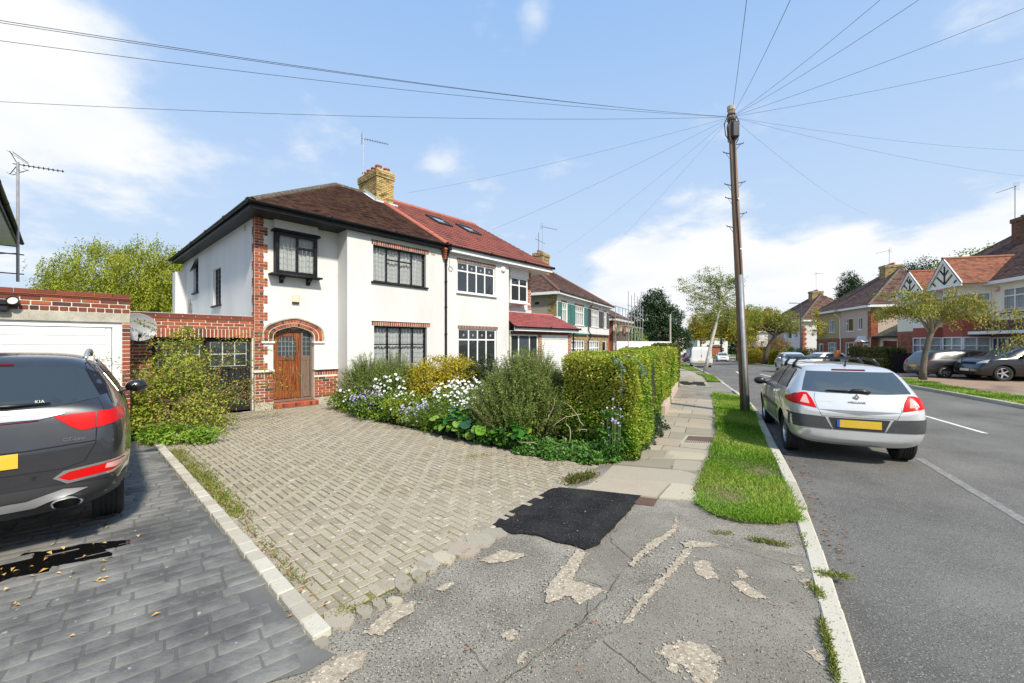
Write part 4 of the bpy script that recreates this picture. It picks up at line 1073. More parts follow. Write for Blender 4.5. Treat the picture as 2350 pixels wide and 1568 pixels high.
for (x, y) in ((CX0+.2, CY0+.2), (CX0+.2, CY0+.55), (CX0+.2, CY0+.92), (CX0+.2, CY0+1.28), (CX1-.2, CY0+.25)):
    MB().lathe([(.0, 9.04), (.12, 9.04), (.115, 9.17), (.145, 9.18), (.145, 9.225), (.11, 9.225), (.10, 9.10), (0, 9.10)], 14, M=Matrix.Translation((x, y, 0))).build('chimney_pot', pot, ch, auto=40)
# stepped lead flashing along the roof line of the chimney's left face
fl = MB(); slope = (RZ_-EZ)/(RV-EY0)
zr = lambda v: EZ+(v-EY0)*slope if v < RV else RZ_-(v-RV)*slope
for i in range(11):
    v = CY0+i*.12; z = zr(v+.06); fl.box(CX0-.018, v, z-.05, CX0-.008, v+.125, z+.17)
fl.add([(CX0-.14, CY0-.12, zr(CY0-.12)+.035), (CX0, CY0-.12, zr(CY0-.12)+.04), (CX0, CY1, zr(CY1)+.05), (CX0, RV, zr(RV)+.05), (CX0-.14, RV, zr(RV)+.045)], [(0, 1, 3, 4)])
fl.box(CX0-.12, CY0-.16, zr(CY0-.1)+.01, CX1+.1, CY0-.008, zr(CY0)+.03); fl.build('flashing', lead, ch)
# downpipe on the party line with red kneeler bricks
kn = MB()
for i, (w_, z_) in enumerate(((.09, 4.72), (.14, 4.79), (.18, 4.865), (.22, 4.94), (.26, 5.015))): kn.bbox(5.70-w_/2, BP-.12-.03*i, z_, 5.70+w_/2, BP, z_+.066, .004)
kn.build('kneeler', brick_redi, house)
dp = MB(); dp.tube([(5.74, EY0-.05, 5.14), (5.74, EY0-.03, 5.0), (5.77, BP-.10, 4.78), (5.77, BP-.055, 4.66), (5.77, BP-.055, .1)], .037, 10)
for z in (4.6, 4.5, 3.9, 3.0, 2.05, 1.1): dp.tube([(5.77, BP-.055, z), (5.77, BP-.055, z+.06)], .047, 10)
dp.bbox(5.68, EY0-.13, 5.0, 5.82, EY0, 5.12, .01); dp.build('downpipe', black_paint, house)

# ================================================================ HOUSE NUMBER 19
h19 = empty('house', (OX, OY, 0), HANG, 'white rendered semi-detached house with bright red tiled roof, two roof windows and white window frames', 'house')
A2 = 9.10; E2 = 11.28
RUW = (6.33, 8.30, 3.62, 4.76); RLW = (6.38, 8.38, .88, 2.29)
wall('wall', h19, FB, HU+.001, A2, 0, EV-.02, [RUW, RLW], render_white)
MB().box(A2-.25, BP+.25, 0, A2, 0, EV-.02).build('wall', render_white, h19)
PW = (9.15, 11.2, 0, 2.5)
wall('wall', h19, I4, A2-.25, E2-.24, 0, EV-.02, [(9.57, 10.66, 3.62, 4.62)], render_white)
MB().box(E2-.24, 0, 2.5, E2, .3, EV-.02).box(E2-.25, .3, 0, E2, 9.3, EV-.02).box(HU, 9.3, 0, E2, 9.5, EV-.02).build('wall', mortar, h19)
bond(h19, I4, E2-.24, E2, 2.9, EV-.04, brick_red, name='quoin_brick', proud=.006)
MB().prism([(.3, EV-.02), (9.3, EV-.02), (RV, RZ_-.12)], h0=E2-.2, h1=E2, M=Matrix(((0,0,1,0),(1,0,0,0),(0,1,0,0),(0,0,0,1)))).build('gable_wall', mortar, h19)
for (q, sp) in ((RUW, .27), (RLW, .27)):
    window(h19, FB, *q, [1, .95, .95, 1], split=[[sp, 1-sp]]*4, fm=upvc, fw=.06, bw=.055, inset=.05, leads=None, curt=False, gm=glass_dark, sill=(.06, .08), label='white framed four light window with small top lights')
star = MB()
for q in (RUW, RLW):
    iw = (q[1]-q[0]-.12)/4; zc = q[3]-.06-(q[3]-q[2]-.12)*.135
    for i in range(4):
        xc = q[0]+.06+iw*(i+.5)
        for k in range(4):
            a = k*math.pi/4; star.box(-.055, .052, -.004, .055, .058, .004, 0, FB @ Matrix.Translation((xc, 0, zc)) @ Matrix.Rotation(a, 4, 'Y'))
star.build('star_leading', mk('pale_lead', (.55,.56,.6), rough=.4), h19)
for (a, b, z) in ((6.30, 8.34, 4.77), (6.34, 8.44, 2.30)):
    MB().box(a, -.004, z, b, .06, z+.115, 0, FB).build('lintel', mortar, h19); soldier(h19, FB, a, b, z, .11, brick_dark, .075)
# white oriel
fo = Matrix.Translation((0, -.30, 0))
ow = window(h19, fo, 9.55, 10.68, 3.55, 4.62, [1, 1], split=[[.3, .7], [.3, .7]], fm=upvc, inset=0, fw=.07, bw=.06, curt=False, gm=glass_dark, label='small white oriel window')
b_ = MB(); b_.box(9.55, -.24, 3.55, 9.60, 0, 4.62); b_.box(10.63, -.24, 3.55, 10.68, 0, 4.62); b_.bbox(9.45, -.36, 3.47, 10.78, 0, 3.548, .01); b_.box(9.5, -.33, 4.622, 10.73, 0, 5.06); b_.build('oriel_case', white_paint, ow)
for x in (9.68, 10.45): MB().prism([(0, 0), (-.2, 0), (-.16, -.08), (0, -.14)], h0=0, h1=.1, M=Matrix(((0,0,1,x),(1,0,0,0),(0,1,0,3.47),(0,0,0,1)))).build('bracket', white_paint, ow)
aw = MB(); aw.lathe([(0, .07), (.06, .068), (.12, .05), (.135, 0)], 16, M=FB @ Matrix.Translation((8.74, 0, 4.77)) @ Matrix.Rotation(R(90), 4, 'X')); aw.build('alarm_box', upvc, h19, smooth=True)
cg = MB(); cg.tube([(6.0+.085*math.cos(t), BP-.02, 4.42+.085*math.sin(t)) for t in np.linspace(0, 6.28, 18)], .007, 5); cg.tube([(5.95, BP-.02, 4.98), (5.96, BP-.02, 4.49)], .004, 4); cg.build('cable_coil', black_plastic, h19)
# roof
rf2 = empty('roof', (0, 0, 0), 0, parent=h19); VX = 11.86
tile_slope(rf2, (HU+.005, EY0-.04, EZ), (VX, EY0-.04, EZ), (VX, RV, RZ_), (HU+.005, RV, RZ_), .30, .335, .03, tile_red, individual=True, roll=True, limit=400)
tile_slope(rf2, (VX, YB, EZ), (HU, YB, EZ), (HU, RV, RZ_), (VX, RV, RZ_), .6, .4, .03, tile_redi)
ridge(rf2, (CX1, RV, RZ_+.04), (VX, RV, RZ_+.04), ridge_red)
ridge(rf2, (HU, EY0, EZ+.06), (HU, CY0-.05, zr(CY0)+.05), ridge_red, .10, .45, 'party_ridge_tile')
fa = MB(); fa.bbox(HU+.07, EY0, 5.0, VX, EY0+.03, 5.17, .004); fa.build('fascia', upvc, h19)
sof = MB(); sof.prism([(HU, EY0+.03), (VX, EY0+.03), (VX, 9.7), (E2, 9.7), (E2, 0), (A2, 0), (A2, BP), (HU, BP)], h0=5.0, h1=5.03); sof.build('soffit', upvc, h19)
bb = MB(); 
for (y0, z0, y1, z1) in ((EY0, EZ-.02, RV, RZ_-.02), (RV, RZ_-.02, YB, EZ-.02)):
    bb.add([(VX-.03, y0, z0-.18), (VX-.03, y1, z1-.18), (VX-.03, y1, z1), (VX-.03, y0, z0), (VX, y0, z0-.18), (VX, y1, z1-.18), (VX, y1, z1), (VX, y0, z0)], [(0,1,2,3),(7,6,5,4),(0,4,5,1),(3,2,6,7),(0,3,7,4),(1,5,6,2)])
bb.build('bargeboard', upvc, h19)
gutter(h19, (HU+.1, EY0-.06, 5.2), (VX+.02, EY0-.06, 5.2))
# roof windows lying in the slope
sl_len = math.hypot(RV-EY0, RZ_-EZ); ang = math.atan2(RZ_-EZ, RV-EY0)
for (u, s0) in ((7.55, 3.35), (9.15, 3.15)):
    M = Matrix.Translation((u, EY0, EZ+.03)) @ Matrix.Rotation(ang, 4, 'X') @ Matrix.Translation((0, s0, 0))
    w_, l_ = .80, 1.15
    m_ = MB(); m_.bbox(0, 0, 0, .06, l_, .10, .01, 0, M); m_.bbox(w_-.06, 0, 0, w_, l_, .10, .01, 0, M); m_.bbox(.06, 0, 0, w_-.06, .07, .101, .01, 0, M); m_.bbox(.06, l_-.07, 0, w_-.06, l_, .101, .01, 0, M)
    rw = m_.build('roof_window', mk('anthracite', (.03,.032,.035), rough=.4), h19)
    m_ = MB(); m_.box(.06, .07, .05, w_-.06, l_-.07, .06, 0, M); m_.build('pane', glassmat('roof_glass', tint=(.10,.13,.17), rough=.05), rw)
    MB().box(.1, l_*.55, .061, w_-.1, l_*.57, .075, 0, M).build('rail', upvc, rw)
# porch and garage with its own small red roof
PY = -.66; PX1 = 13.62
FP = Matrix.Translation((0, PY, 0)); px0 = A2+.05
wall('porch_wall', h19, FP, px0, PX1, 0, 2.28, [(9.20, 11.04, .0, 2.14), (11.27, 13.37, 0, 2.14)], mortar)
bond(h19, FP, 11.04, 11.27, .0, 2.25, brick_red, name='porch_brick', proud=.006); bond(h19, FP, 13.37, PX1, .0, 2.25, brick_red, name='porch_brick', proud=.006)
soldier(h19, FP, 9.16, 13.37, 2.145, .12, brick_dark, .075)
pf = MB()
for x in (9.205, 9.70, 10.42, 10.97): pf.bbox(x, .05, 0, x+.06, .11, 2.13, .005, 0, FP)
pf.bbox(9.265, .051, 2.07, 10.97, .109, 2.13, .005, 0, FP); pfo = pf.build('door_frame', upvc, h19)
MB().box(9.265, .07, .1, 9.70, .08, 2.07, 0, FP).build('pane', glass_dark, pfo); MB().box(10.48, .07, .1, 10.97, .08, 2.07, 0, FP).build('pane', glass_dark, pfo)
dd = MB(); dd.bbox(9.762, .06, 0.05, 10.418, .10, 2.068, .005, 0, FP)
for (x, z, w_, h_) in ((9.84, 1.55, .2, .32), (10.14, 1.55, .2, .32), (9.84, .75, .2, .6), (10.14, .75, .2, .6)): dd.bbox(x, .05, z, x+.2, .06, z+h_, .008, 0, FP)
d19 = dd.build('door', mk('slate_blue_door', (.055,.07,.09), rough=.35), h19)
kn_ = MB(); kn_.tube([(10.09, PY+.04, 1.2), (10.09, PY+.02, 1.28), (10.09, PY+.04, 1.36)], .014, 6); kn_.build('door_knocker', mk('chrome', (.7,.7,.7), rough=.15, metal=1), d19)
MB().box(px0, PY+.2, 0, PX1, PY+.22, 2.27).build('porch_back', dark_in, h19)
gd = MB(); gd.bbox(11.28, .03, 1.94, 13.36, .08, 2.13, .006, 0, FP); gd.bbox(11.28, .031, 0, 11.35, .08, 1.94, .005, 0, FP); gd.bbox(13.29, .031, 0, 13.36, .08, 1.94, .005, 0, FP); gf = gd.build('garage_frame', white_paint, h19)
for i in range(20): MB().bbox(11.35, .05+(.004 if i % 2 else 0), i*.097, 13.29, .07+(.004 if i % 2 else 0), i*.097+.091, .012, 0, FP).build('slat', white_paint, gf)
tile_slope(rf2, (A2+.01, PY-.3, 2.45), (PX1+.32, PY-.3, 2.45), (PX1-.75, -.02, 3.14), (A2+.01, -.02, 3.14), .24, .12, .014, tile_redi)
tile_slope(rf2, (PX1+.32, PY-.3, 2.45), (PX1+.32, .9, 2.45), (PX1-.75, -.02, 3.12), (PX1-.75, -.02, 3.12), .24, .12, .014, tile_redi)
ridge(rf2, (E2, -.02, 3.13), (PX1-.75, -.02, 3.13), ridge_red, .09, .4)
MB().bbox(A2+.01, PY-.27, 2.27, PX1+.27, PY-.24, 2.43, .004).box(A2+.01, PY-.24, 2.26, PX1+.27, PY, 2.275).build('porch_fascia', upvc, h19)
MB().box(A2-.03, -.04, 3.10, E2, -.004, 3.27).box(E2, -.03, 0, PX1, .1, 3.1).build('porch_abutment', lead, h19)
gutter(h19, (A2, PY-.34, 2.44), (PX1+.3, PY-.34, 2.44), r=.045)
dp = MB(); dp.tube([(PX1+.1, PY-.3, 2.4), (PX1+.1, PY-.06, 2.2), (PX1+.1, PY-.06, .0)], .035, 8); dp.build('downpipe', black_paint, h19)
def text(s, size, m, parent, M, depth=.004, name='lettering', bold=False):
    cu = bpy.data.curves.new(name, 'FONT'); cu.body = s; cu.size = size; cu.extrude = depth; cu.align_x = 'CENTER'; cu.align_y = 'CENTER'
    if bold: cu.offset = size*.02
    tmp = bpy.data.objects.new('tmp', cu); COL.objects.link(tmp); bpy.context.view_layer.update()
    me = bpy.data.meshes.new_from_object(tmp.evaluated_get(bpy.context.evaluated_depsgraph_get())); bpy.data.objects.remove(tmp)
    me.materials.clear(); me.materials.append(m); o = link(name, me, parent); o.matrix_local = M; return o
text('19', .24, upvc, h19, FP @ Matrix.Translation((9.49, .062, 1.18)) @ Matrix.Rotation(R(90), 4, 'X'), name='house_number', bold=True)

# ================================================================ LINK GARAGE (black doors) and the NEIGHBOUR'S GARAGE
lg = empty('garage', (OX, OY, 0), HANG, 'flat roofed brick garage with old black timber doors behind the climbing rose', 'garage')
FG = Matrix.Translation((0, .03, 0)); gx0, gx1 = -2.45, -.02; dgx0 = -2.02
wall('wall', lg, FG, gx0, gx1, 0, 2.41, [(dgx0, gx1-.03, .0, 1.89)], mortar)
bond(lg, FG, gx0, dgx0, 0, 1.87, brick_red, name='pier_brick'); soldier(lg, FG, gx0+.43, gx1, 1.892, .205, brick_red, .078, name='brick')
bond(lg, FG, gx0, gx1, 2.10, 2.335, brick_red, L=.235, name='brick', start=0)
MB().bbox(gx0, -.035, 2.335, gx1, .2, 2.352, .004, 0, FG).bbox(gx0, -.045, 2.353, gx1, .2, 2.368, .004, 0, FG).build('tile_creasing', brick_redi, lg)
for i in range(10): a = gx0+i*.243; brick(lg, FG, a+.005, 2.372, .233, .066, brick_dark, .02, .12, 'coping_brick')
MB().box(gx0, .12, 2.2, gx1, 9, 2.3, 0, FG).build('flat_roof', lead, lg)
MB().bbox(gx0, -.0, 2.44, gx1, .16, 2.452, .004, 0, FG).build('coping_lead', lead, lg)
dm = MB(); FDg = FG @ Matrix.Translation((0, .1, 0))
for leaf in (0, 1):
    a = dgx0+.02+leaf*.98; b = a+.96
    q = MB(); q.bbox(a, 0, .02, a+.09, .05, 1.87, .004, 0, FDg); q.bbox(b-.09, 0, .02, b, .05, 1.87, .004, 0, FDg)
    q.bbox(a+.09, .001, 1.78, b-.09, .05, 1.87, .004, 0, FDg); q.bbox(a+.09, .001, 1.09, b-.09, .05, 1.17, .004, 0, FDg); q.bbox(a+.09, .001, .02, b-.09, .05, .16, .004, 0, FDg)
    dl = q.build('door', black_old, lg); dl['label'] = 'old black garage door leaf with white glazing bars'
    for i in range(6): w_ = .78/6; MB().bbox(a+.09+i*w_+.003, .015, .16, a+.09+(i+1)*w_-.003, .04, 1.09, .006, 0, FDg).build('board', black_old, dl)
    MB().box(a+.09, .03, 1.17, b-.09, .034, 1.78, 0, FDg).build('pane', glass_dark, dl)
    q = MB()
    for i in range(0, 4): x = a+.09+.78*i/3; q.bbox(x-.011, .008, 1.17, x+.011, .029, 1.78, .003, 0, FDg)
    for i in range(0, 3): z = 1.17+.61*i/2; q.bbox(a+.09, .009, z-.011, b-.09, .0285, z+.011, .003, 0, FDg)
    q.build('glazing_bar', mk('flaking_white', [(.35,.35,.33),(.7,.7,.68)], rough=.7, scale=20), dl)
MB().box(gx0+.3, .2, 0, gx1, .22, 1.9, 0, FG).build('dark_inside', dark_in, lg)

ng = empty('garage', (*H2W(0, -2.0), 0), HANG, "neighbour's flat roofed red brick garage with white up-and-over door behind the dark grey car", 'garage')
nx0, nx1 = -5.3, -2.55; 
wall('wall', ng, I4, nx0, nx1, 0, 2.26, [(-5.1, -2.66, 0, 2.12)], mortar)
MB().box(nx1-.22, .25, 0, nx1, 2.1, 2.58).build('wall', mortar, ng); MB().box(nx0, .0, 2.26, nx1, .25, 2.53).build('wall', mortar, ng)
bond(ng, I4, -2.655, nx1, 0, 2.10, brick_red, name='pier_brick')
MB().bbox(nx0, -.018, 2.115, nx1+.0, .1, 2.285, .006).build('lintel', concrete_pale, ng)
n = 0
x = nx1
while x > nx0: brick(ng, I4, x-.104, 2.293, .096, .068, brick_dark, .012, .06, 'header_brick'); x -= .108
bond(ng, I4, nx0+.0, nx1, 2.37, 2.52, brick_red, name='brick')
MB().bbox(nx0, -.035, 2.522, nx1+.02, .25, 2.538, .004).bbox(nx0, -.05, 2.540, nx1+.03, .25, 2.556, .004).build('tile_creasing', brick_redi, ng)
x = nx1
while x > nx0: brick(ng, I4, x-.222, 2.56, .214, .066, brick_dark, .015, .12, 'coping_brick'); x -= .225
q = MB(); q.bbox(-5.1, .02, 2.03, -2.66, .10, 2.115, .006); q.bbox(-2.78, .021, 0, -2.66, .10, 2.03, .006); q.bbox(-5.1, .021, 0, -4.98, .1, 2.03, .006); nf = q.build('door_frame', white_paint, ng)
gd = MB().bbox(-4.97, .05, .02, -2.86, .09, 2.02, .004).bbox(-2.86, .045, .02, -2.79, .085, 2.02, .004).build('garage_door', white_paint, ng)
for i in range(13): MB().bbox(-4.95, .038, .06+i*.152, -2.87, .052, .06+i*.152+.144, .004).build('panel', white_paint, gd)
# security light: two lamps and a sensor
sl2 = empty('security_light', (*H2W(-4.02, -2.0), 2.40), HANG, 'black twin security lamp mounted on the brick above the white garage door', 'security light')
q = MB(); q.bbox(-.09, -.09, -.06, .09, -.0, .03, .015); q.bbox(-.085, -.13, -.16, .085, -.03, -.075, .02); q.build('body', black_plastic, sl2)
for s_, a in ((-1, .5), (1, -.3)):
    M = Matrix.Translation((s_*.13, -.08, .0)) @ Matrix.Rotation(a, 4, 'Z') @ Matrix.Rotation(R(70), 4, 'X')
    q = MB(); q.lathe([(0, -.06), (.05, -.06), (.065, .0), (.075, .05), (.07, .055), (.06, .03), (0, .03)], 16, M=M); q.tube([(s_*.06, -.05, -.01), (s_*.12, -.07, .0)], .015, 6); lo = q.build('lamp_head', black_plastic, sl2, auto=40)
    MB().lathe([(0, .04), (.058, .04)], 16, M=M).build('lens', mk('lamp_lens', (.5,.5,.5), rough=.1), lo)
# satellite dish
dsh = empty('satellite_dish', (*H2W(-2.30, -.42), 2.09), HANG, 'grey oval satellite dish on the brick above the climbing rose', 'satellite dish')
M = Matrix.Rotation(R(12), 4, 'Z') @ Matrix.Rotation(R(80), 4, 'X') @ Matrix.Diagonal((1.12, 1, 1, 1))
MB().lathe([(0, -.05), (.1, -.045), (.2, -.022), (.29, .015), (.30, .022), (.29, .005), (.2, -.035), (.1, -.058), (0, -.065)], 30, M=M).build('dish', mk('dish_grey', [(.26,.27,.29),(.33,.34,.36)], rough=.5, scale=3), dsh, smooth=True)
q = MB(); q.tube([(0, .05, -.05), (0, .42, -.12), (0.0, .44, -.35)], .018, 6); q.tube([(0, -.0, -.28), (0, -.35, -.18)], .012, 6); q.tube([(0, -.33, -.2), (0, -.4, -.14)], .03, 8); q.build('bracket', MATS['dark_metal'] if 'dark_metal' in MATS else mk('dark_metal', (.06,.06,.065), rough=.5), dsh)

# ================================================================ HOUSE 15 corner on the far left
h15 = empty('house', (*H2W(-4.75, 0), 0), HANG, 'pebbledashed house corner with dark eaves at the left edge behind the garage', 'house')
MB().box(-6, 0, 0, -.0, 9.0, 5.0).build('wall', pebble, h15)
q = MB(); q.box(-6.4, -.4, 5.0, .36, 9.4, 5.03); q.build('soffit', white_paint, h15)
q = MB(); q.bbox(.36, -.4, 4.98, .40, 9.44, 5.14, .004); q.bbox(-6.4, 9.40, 4.98, .36, 9.44, 5.14, .004); q.build('fascia', black_paint, h15); gutter(h15, (.45, -.4, 5.15), (.45, 9.5, 5.15))
rf5 = empty('roof', (0, 0, 0), 0, parent=h15)
tile_slope(rf5, (.44, -.4, 5.16), (.44, 9.45, 5.16), (-4.5, 4.9, 8.0), (-4.5, 4.1, 8.0), .33, .2, .016, tile_brown)
tile_slope(rf5, (.44, 9.45, 5.16), (-6.4, 9.45, 5.16), (-6.4, 4.9, 8.0), (-4.5, 4.9, 8.0), .33, .2, .016, tile_brown)
# aerial on wall brackets
am = empty('aerial', (*H2W(-4.25, 6.6), 0), HANG, 'tall grey television aerial mast held off the pebbledashed wall on two brackets', 'aerial')
galv = mk('galvanised', [(.35,.35,.36),(.5,.5,.5)], rough=.4, metal=.6); dkm = mk('dark_metal', (.06,.06,.065), rough=.5)
MB().tube([(0, 0, 3.55), (0, 0, 7.05)], .035, 10).build('mast', galv, am)
q = MB()
for z in (3.78, 4.35): q.tube([(-.5, .0, z), (.12, 0, z)], .018, 6); 
q.tube([(-.5, .1, 4.3), (.0, 0, 4.38)], .012, 5); q.build('bracket', dkm, am)
q = MB(); d = Vector((.85, -.25, -.0)).normalized(); s_ = Vector((.2, .8, .1)).normalized(); b0 = Vector((0, 0, 6.98))
q.tube([b0-d*.1, b0+d*.95], .014, 5)
for i in range(9): p = b0+d*(.12+.1*i); q.tube([p-s_*.07, p+s_*.07], .011, 4); q.tube([p-Vector((0,0,.04)), p+Vector((0,0,.04))], .011, 4)
for k in (-1, 1):
    o2 = Vector((-.12, 0, .14*k)); r0 = b0+o2*.4
    for j in range(4): p = b0-d*.05+Vector((-.03*j*0, 0, 0))+Vector((.10*j-.1, 0, k*(.10+.07*(3-j)))); q.tube([p-s_*.2, p+s_*.2], .006, 4)
    q.tube([b0, b0+Vector((-.15, 0, k*.34))], .01, 4); q.tube([b0+Vector((.2, 0, k*.1)), b0+Vector((-.1, 0, k*.34))], .01, 4)
q.build('antenna', dkm, am)
ar = empty('aerial', (*H2W(5.45, 4.6), 0), HANG, 'thin television aerial standing on the yellow brick chimney', 'aerial')
aerial(ar, (0, 0, 8.6), 2.1, (1, -.35, 0), 10, 1.05, galv)
# ================================================================ VEHICLES
m_tyre = mk('tyre_rubber', [(.012,.012,.012),(.025,.025,.025)], rough=.8, scale=8)
m_alloy = mk('alloy_silver', (.55,.56,.58), rough=.28, metal=.9)
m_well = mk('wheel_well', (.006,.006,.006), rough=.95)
m_trim = mk('bumper_plastic', [(.045,.046,.05),(.06,.061,.065)], rough=.55, scale=20, bump=.0005)
m_lamp = mk('red_lamp', (.50,.004,.004), rough=.22, spec=.3); m_lampd = mk('dark_red_lamp', (.11,.003,.004), rough=.3, spec=.3)
m_lampw = mk('clear_lamp', (.62,.62,.62), rough=.1, coat=1); m_lampp = mk('pink_lamp', (.62,.34,.32), rough=.15, coat=1)
m_yplate = mk('yellow_plate', [(.62,.40,.03),(.70,.46,.05)], rough=.4, scale=3); m_wplate = mk('white_plate', (.7,.7,.68), rough=.4)
m_chrome = mk('chrome', (.7,.7,.7), rough=.15, metal=1)
m_cglass = glassmat('car_glass', tint=(.15,.18,.19), clear=.0, rough=.02); m_cglass.node_tree.nodes['Principled BSDF'].inputs['Metallic'].default_value = .75
m_gap = mk('panel_gap', (.01,.01,.01), rough=.9)
def paint(name, c, metal=.35): return mk(name, c, rough=.28, metal=metal, coat=1)

m_sglass = glassmat('side_glass', tint=(.018,.022,.024), rough=.22); m_sglass.node_tree.nodes['Principled BSDF'].inputs['Specular IOR Level'].default_value = .35
class Car:
    """body lofted from cross-sections along x (0 = rear bumper, +x forwards), then wheel wells cut; everything else is laid on the body surface"""
    def __init__(s, root, body_mat, st, half, wheels, wr, sub=2, well=.055, warp=None, cz=None):
        s.W = (lambda z: float(np.interp(z, [a for a, b in warp], [b for a, b in warp]))) if warp else (lambda z: z)
        # st rows: x, zbot, wscale, zmid, zbelt, ztop, wtop(scale), crown
        s.root = root; s.half = half; rings = []
        for (x, zb, ws, zm, zk, zt, wt, cr) in st:
            zb, zm, zk, zt = s.W(zb), s.W(zm), s.W(zk), s.W(zt); cc = .05 if not cz else float(np.interp(x, [0, .35, .6], [cz, cz*.8, .05]))
            w = half*ws; t = half*wt
            rings.append([(0, zb), (w*(.80 if cc < .06 else .66), zb), (w*.965, zb+cc), (w, zm), (w*.985, zk-.10), (w*.935, zk), (t*1.0, zt-.055 if zt-zk > .2 else zk+(zt-zk)*.55), (t*.80, zt), (t*.42, zt+cr*.8), (0, zt+cr)])
        n = len(rings[0]); vs = []; fs = []
        for (x, *_), r in zip(st, rings):
            full = [(y, z) for y, z in r]+[(-y, z) for y, z in r[1:-1][::-1]]
            vs += [(x, y, z) for y, z in full]
        k = 2*n-2
        for i in range(len(st)-1):
            for j in range(k): j2 = (j+1) % k; fs.append((i*k+j, i*k+j2, (i+1)*k+j2, (i+1)*k+j))
        # end caps as strips across
        for base, flip in ((0, False), ((len(st)-1)*k, True)):
            for j in range(n-1):
                a = base+j; b = base+j+1; c = base+(k-j-1) % k; d = base+(k-j) % k
                q = [a, b, c, d] if j else [base, base+1, base+k-1]
                if j == n-2: q = [base+j, base+j+1, base+k-j]
                fs.append(tuple(q[::-1] if not flip else q))
        me = MB().add(vs, fs).mesh('body', body_mat, smooth=True)
        me.materials.append(m_well)
        bm = bmesh.new(); bm.from_mesh(me); bmesh.ops.recalc_face_normals(bm, faces=bm.faces); bm.to_mesh(me); bm.free()
        o = link('body', me, root); sb = o.modifiers.new('s', 'SUBSURF'); sb.levels = sub; sb.render_levels = sub
        dg = bpy.context.evaluated_depsgraph_get(); dg.update()
        full = bpy.data.meshes.new_from_object(o.evaluated_get(dg))
        bm = bmesh.new(); bm.from_mesh(full); s.bvh = BVHTree.FromBMesh(bm); bm.free()
        cut = MB()
        for wx in wheels:
            for sy in (-1, 1):
                M = Matrix.Translation((wx, sy*(half-.14), wr)) @ Matrix.Rotation(R(90), 4, 'X')
                pr = [(0, -.16), (wr+well, -.16), (wr+well, .40), (0, .40)]
                q = MB(); nn = 28; vv = []; 
                for zc in (-.15, .40):
                    for a in range(nn): vv.append(((wr+well)*math.cos(2*math.pi*a/nn), (wr+well)*math.sin(2*math.pi*a/nn), zc*(1 if sy < 0 else -1)))
                ff = [(a, (a+1) % nn, nn+(a+1) % nn, nn+a) for a in range(nn)]+[tuple(range(nn))[::-1], tuple(range(nn, 2*nn))]
                cut.add(vv, ff, 0, M)
        cm = cut.mesh('cut', m_well); bm = bmesh.new(); bm.from_mesh(cm); bmesh.ops.recalc_face_normals(bm, faces=bm.faces); bm.to_mesh(cm); bm.free()
        co_ = link('cut', cm, root); b = o.modifiers.new('b', 'BOOLEAN'); b.operation = 'DIFFERENCE'; b.solver = 'EXACT'; b.object = co_; b.material_mode = 'TRANSFER'
        dg = bpy.context.evaluated_depsgraph_get(); dg.update()
        res = bpy.data.meshes.new_from_object(o.evaluated_get(dg)); o.modifiers.clear(); o.data = res; res.name = 'body'
        bpy.data.objects.remove(co_)
        res.set_sharp_from_angle(angle=R(38))
        s.body = o; s.wr = wr; s.wheels = wheels
    def hit(s, ang, u, z, tilt=0):
        """look along direction: ang 0 from the rear, 90 from the left side(+y), -90 right, 180 front"""
        d = Vector((math.cos(R(ang)), -math.sin(R(ang)), 0)); sdir = Vector((math.sin(R(ang)), math.cos(R(ang)), 0))
        o = sdir*u+Vector((s.cx if hasattr(s, 'cx') else 0, 0, z)); 
        if ang in (90, -90): o = Vector((u, 0, z))
        if ang == 180: o = Vector((2, -u, z))
        if ang == 'top': return None
        o.z = s.W(z)
        h = s.bvh.ray_cast(o-d*8, d)
        return h
    def patch(s, name, poly, ang, m, off=.004, parent=None, step=.07, thick=.0, both=False, label=None):
        """poly: outline (u,z) as seen along ang. from the rear u = +y to the left; from the sides u = x"""
        obs = []
        for sy in ((1, -1) if both else (1,)):
            an = ang
            P = [Vector((p[0], p[1])) for p in poly]
            pts = []
            for i in range(len(P)):
                a, b = P[i], P[(i+1) % len(P)]; n = max(1, int((b-a).length/step))
                for k in range(n): pts.append(a.lerp(b, k/n))
            nb = len(pts); edges = [(i, (i+1) % nb) for i in range(nb)]
            x0, x1 = min(p.x for p in pts), max(p.x for p in pts); y0, y1 = min(p.y for p in pts), max(p.y for p in pts)
            pl = [(p.x, p.y) for p in pts]; x = x0+step*.5
            while x < x1:
                y = y0+step*.5
                while y < y1:
                    if inpoly(x, y, pl) and min((Vector((x, y))-p).length for p in pts) > step*.35: pts.append(Vector((x, y)))
                    y += step
                x += step
            r = delaunay_2d_cdt(pts, edges, [], 1, 1e-5); v2, f2 = r[0], r[2]
            vs = []; ok = []
            for p in v2:
                h = s.hit(an, p.x, p.y)
                if h[0] is None: vs.append(None)
                else: vs.append(h[0]+h[1]*off*(1 if h[1].dot(Vector((math.cos(R(an)), -math.sin(R(an)), 0))) < 0 else -1))
            mp = {}; vv = []
            for i, v in enumerate(vs):
                if v is not None: mp[i] = len(vv); vv.append((v.x, v.y*sy, v.z))
            ff = [tuple(mp[i] for i in f) for f in f2 if all(i in mp for i in f)]
            if not ff: continue
            if sy < 0: ff = [f[::-1] for f in ff]
            o = MB().add(vv, ff).build(name, m, parent or s.root, smooth=True)
            if label: o['label'] = label
            obs.append(o)
        return obs
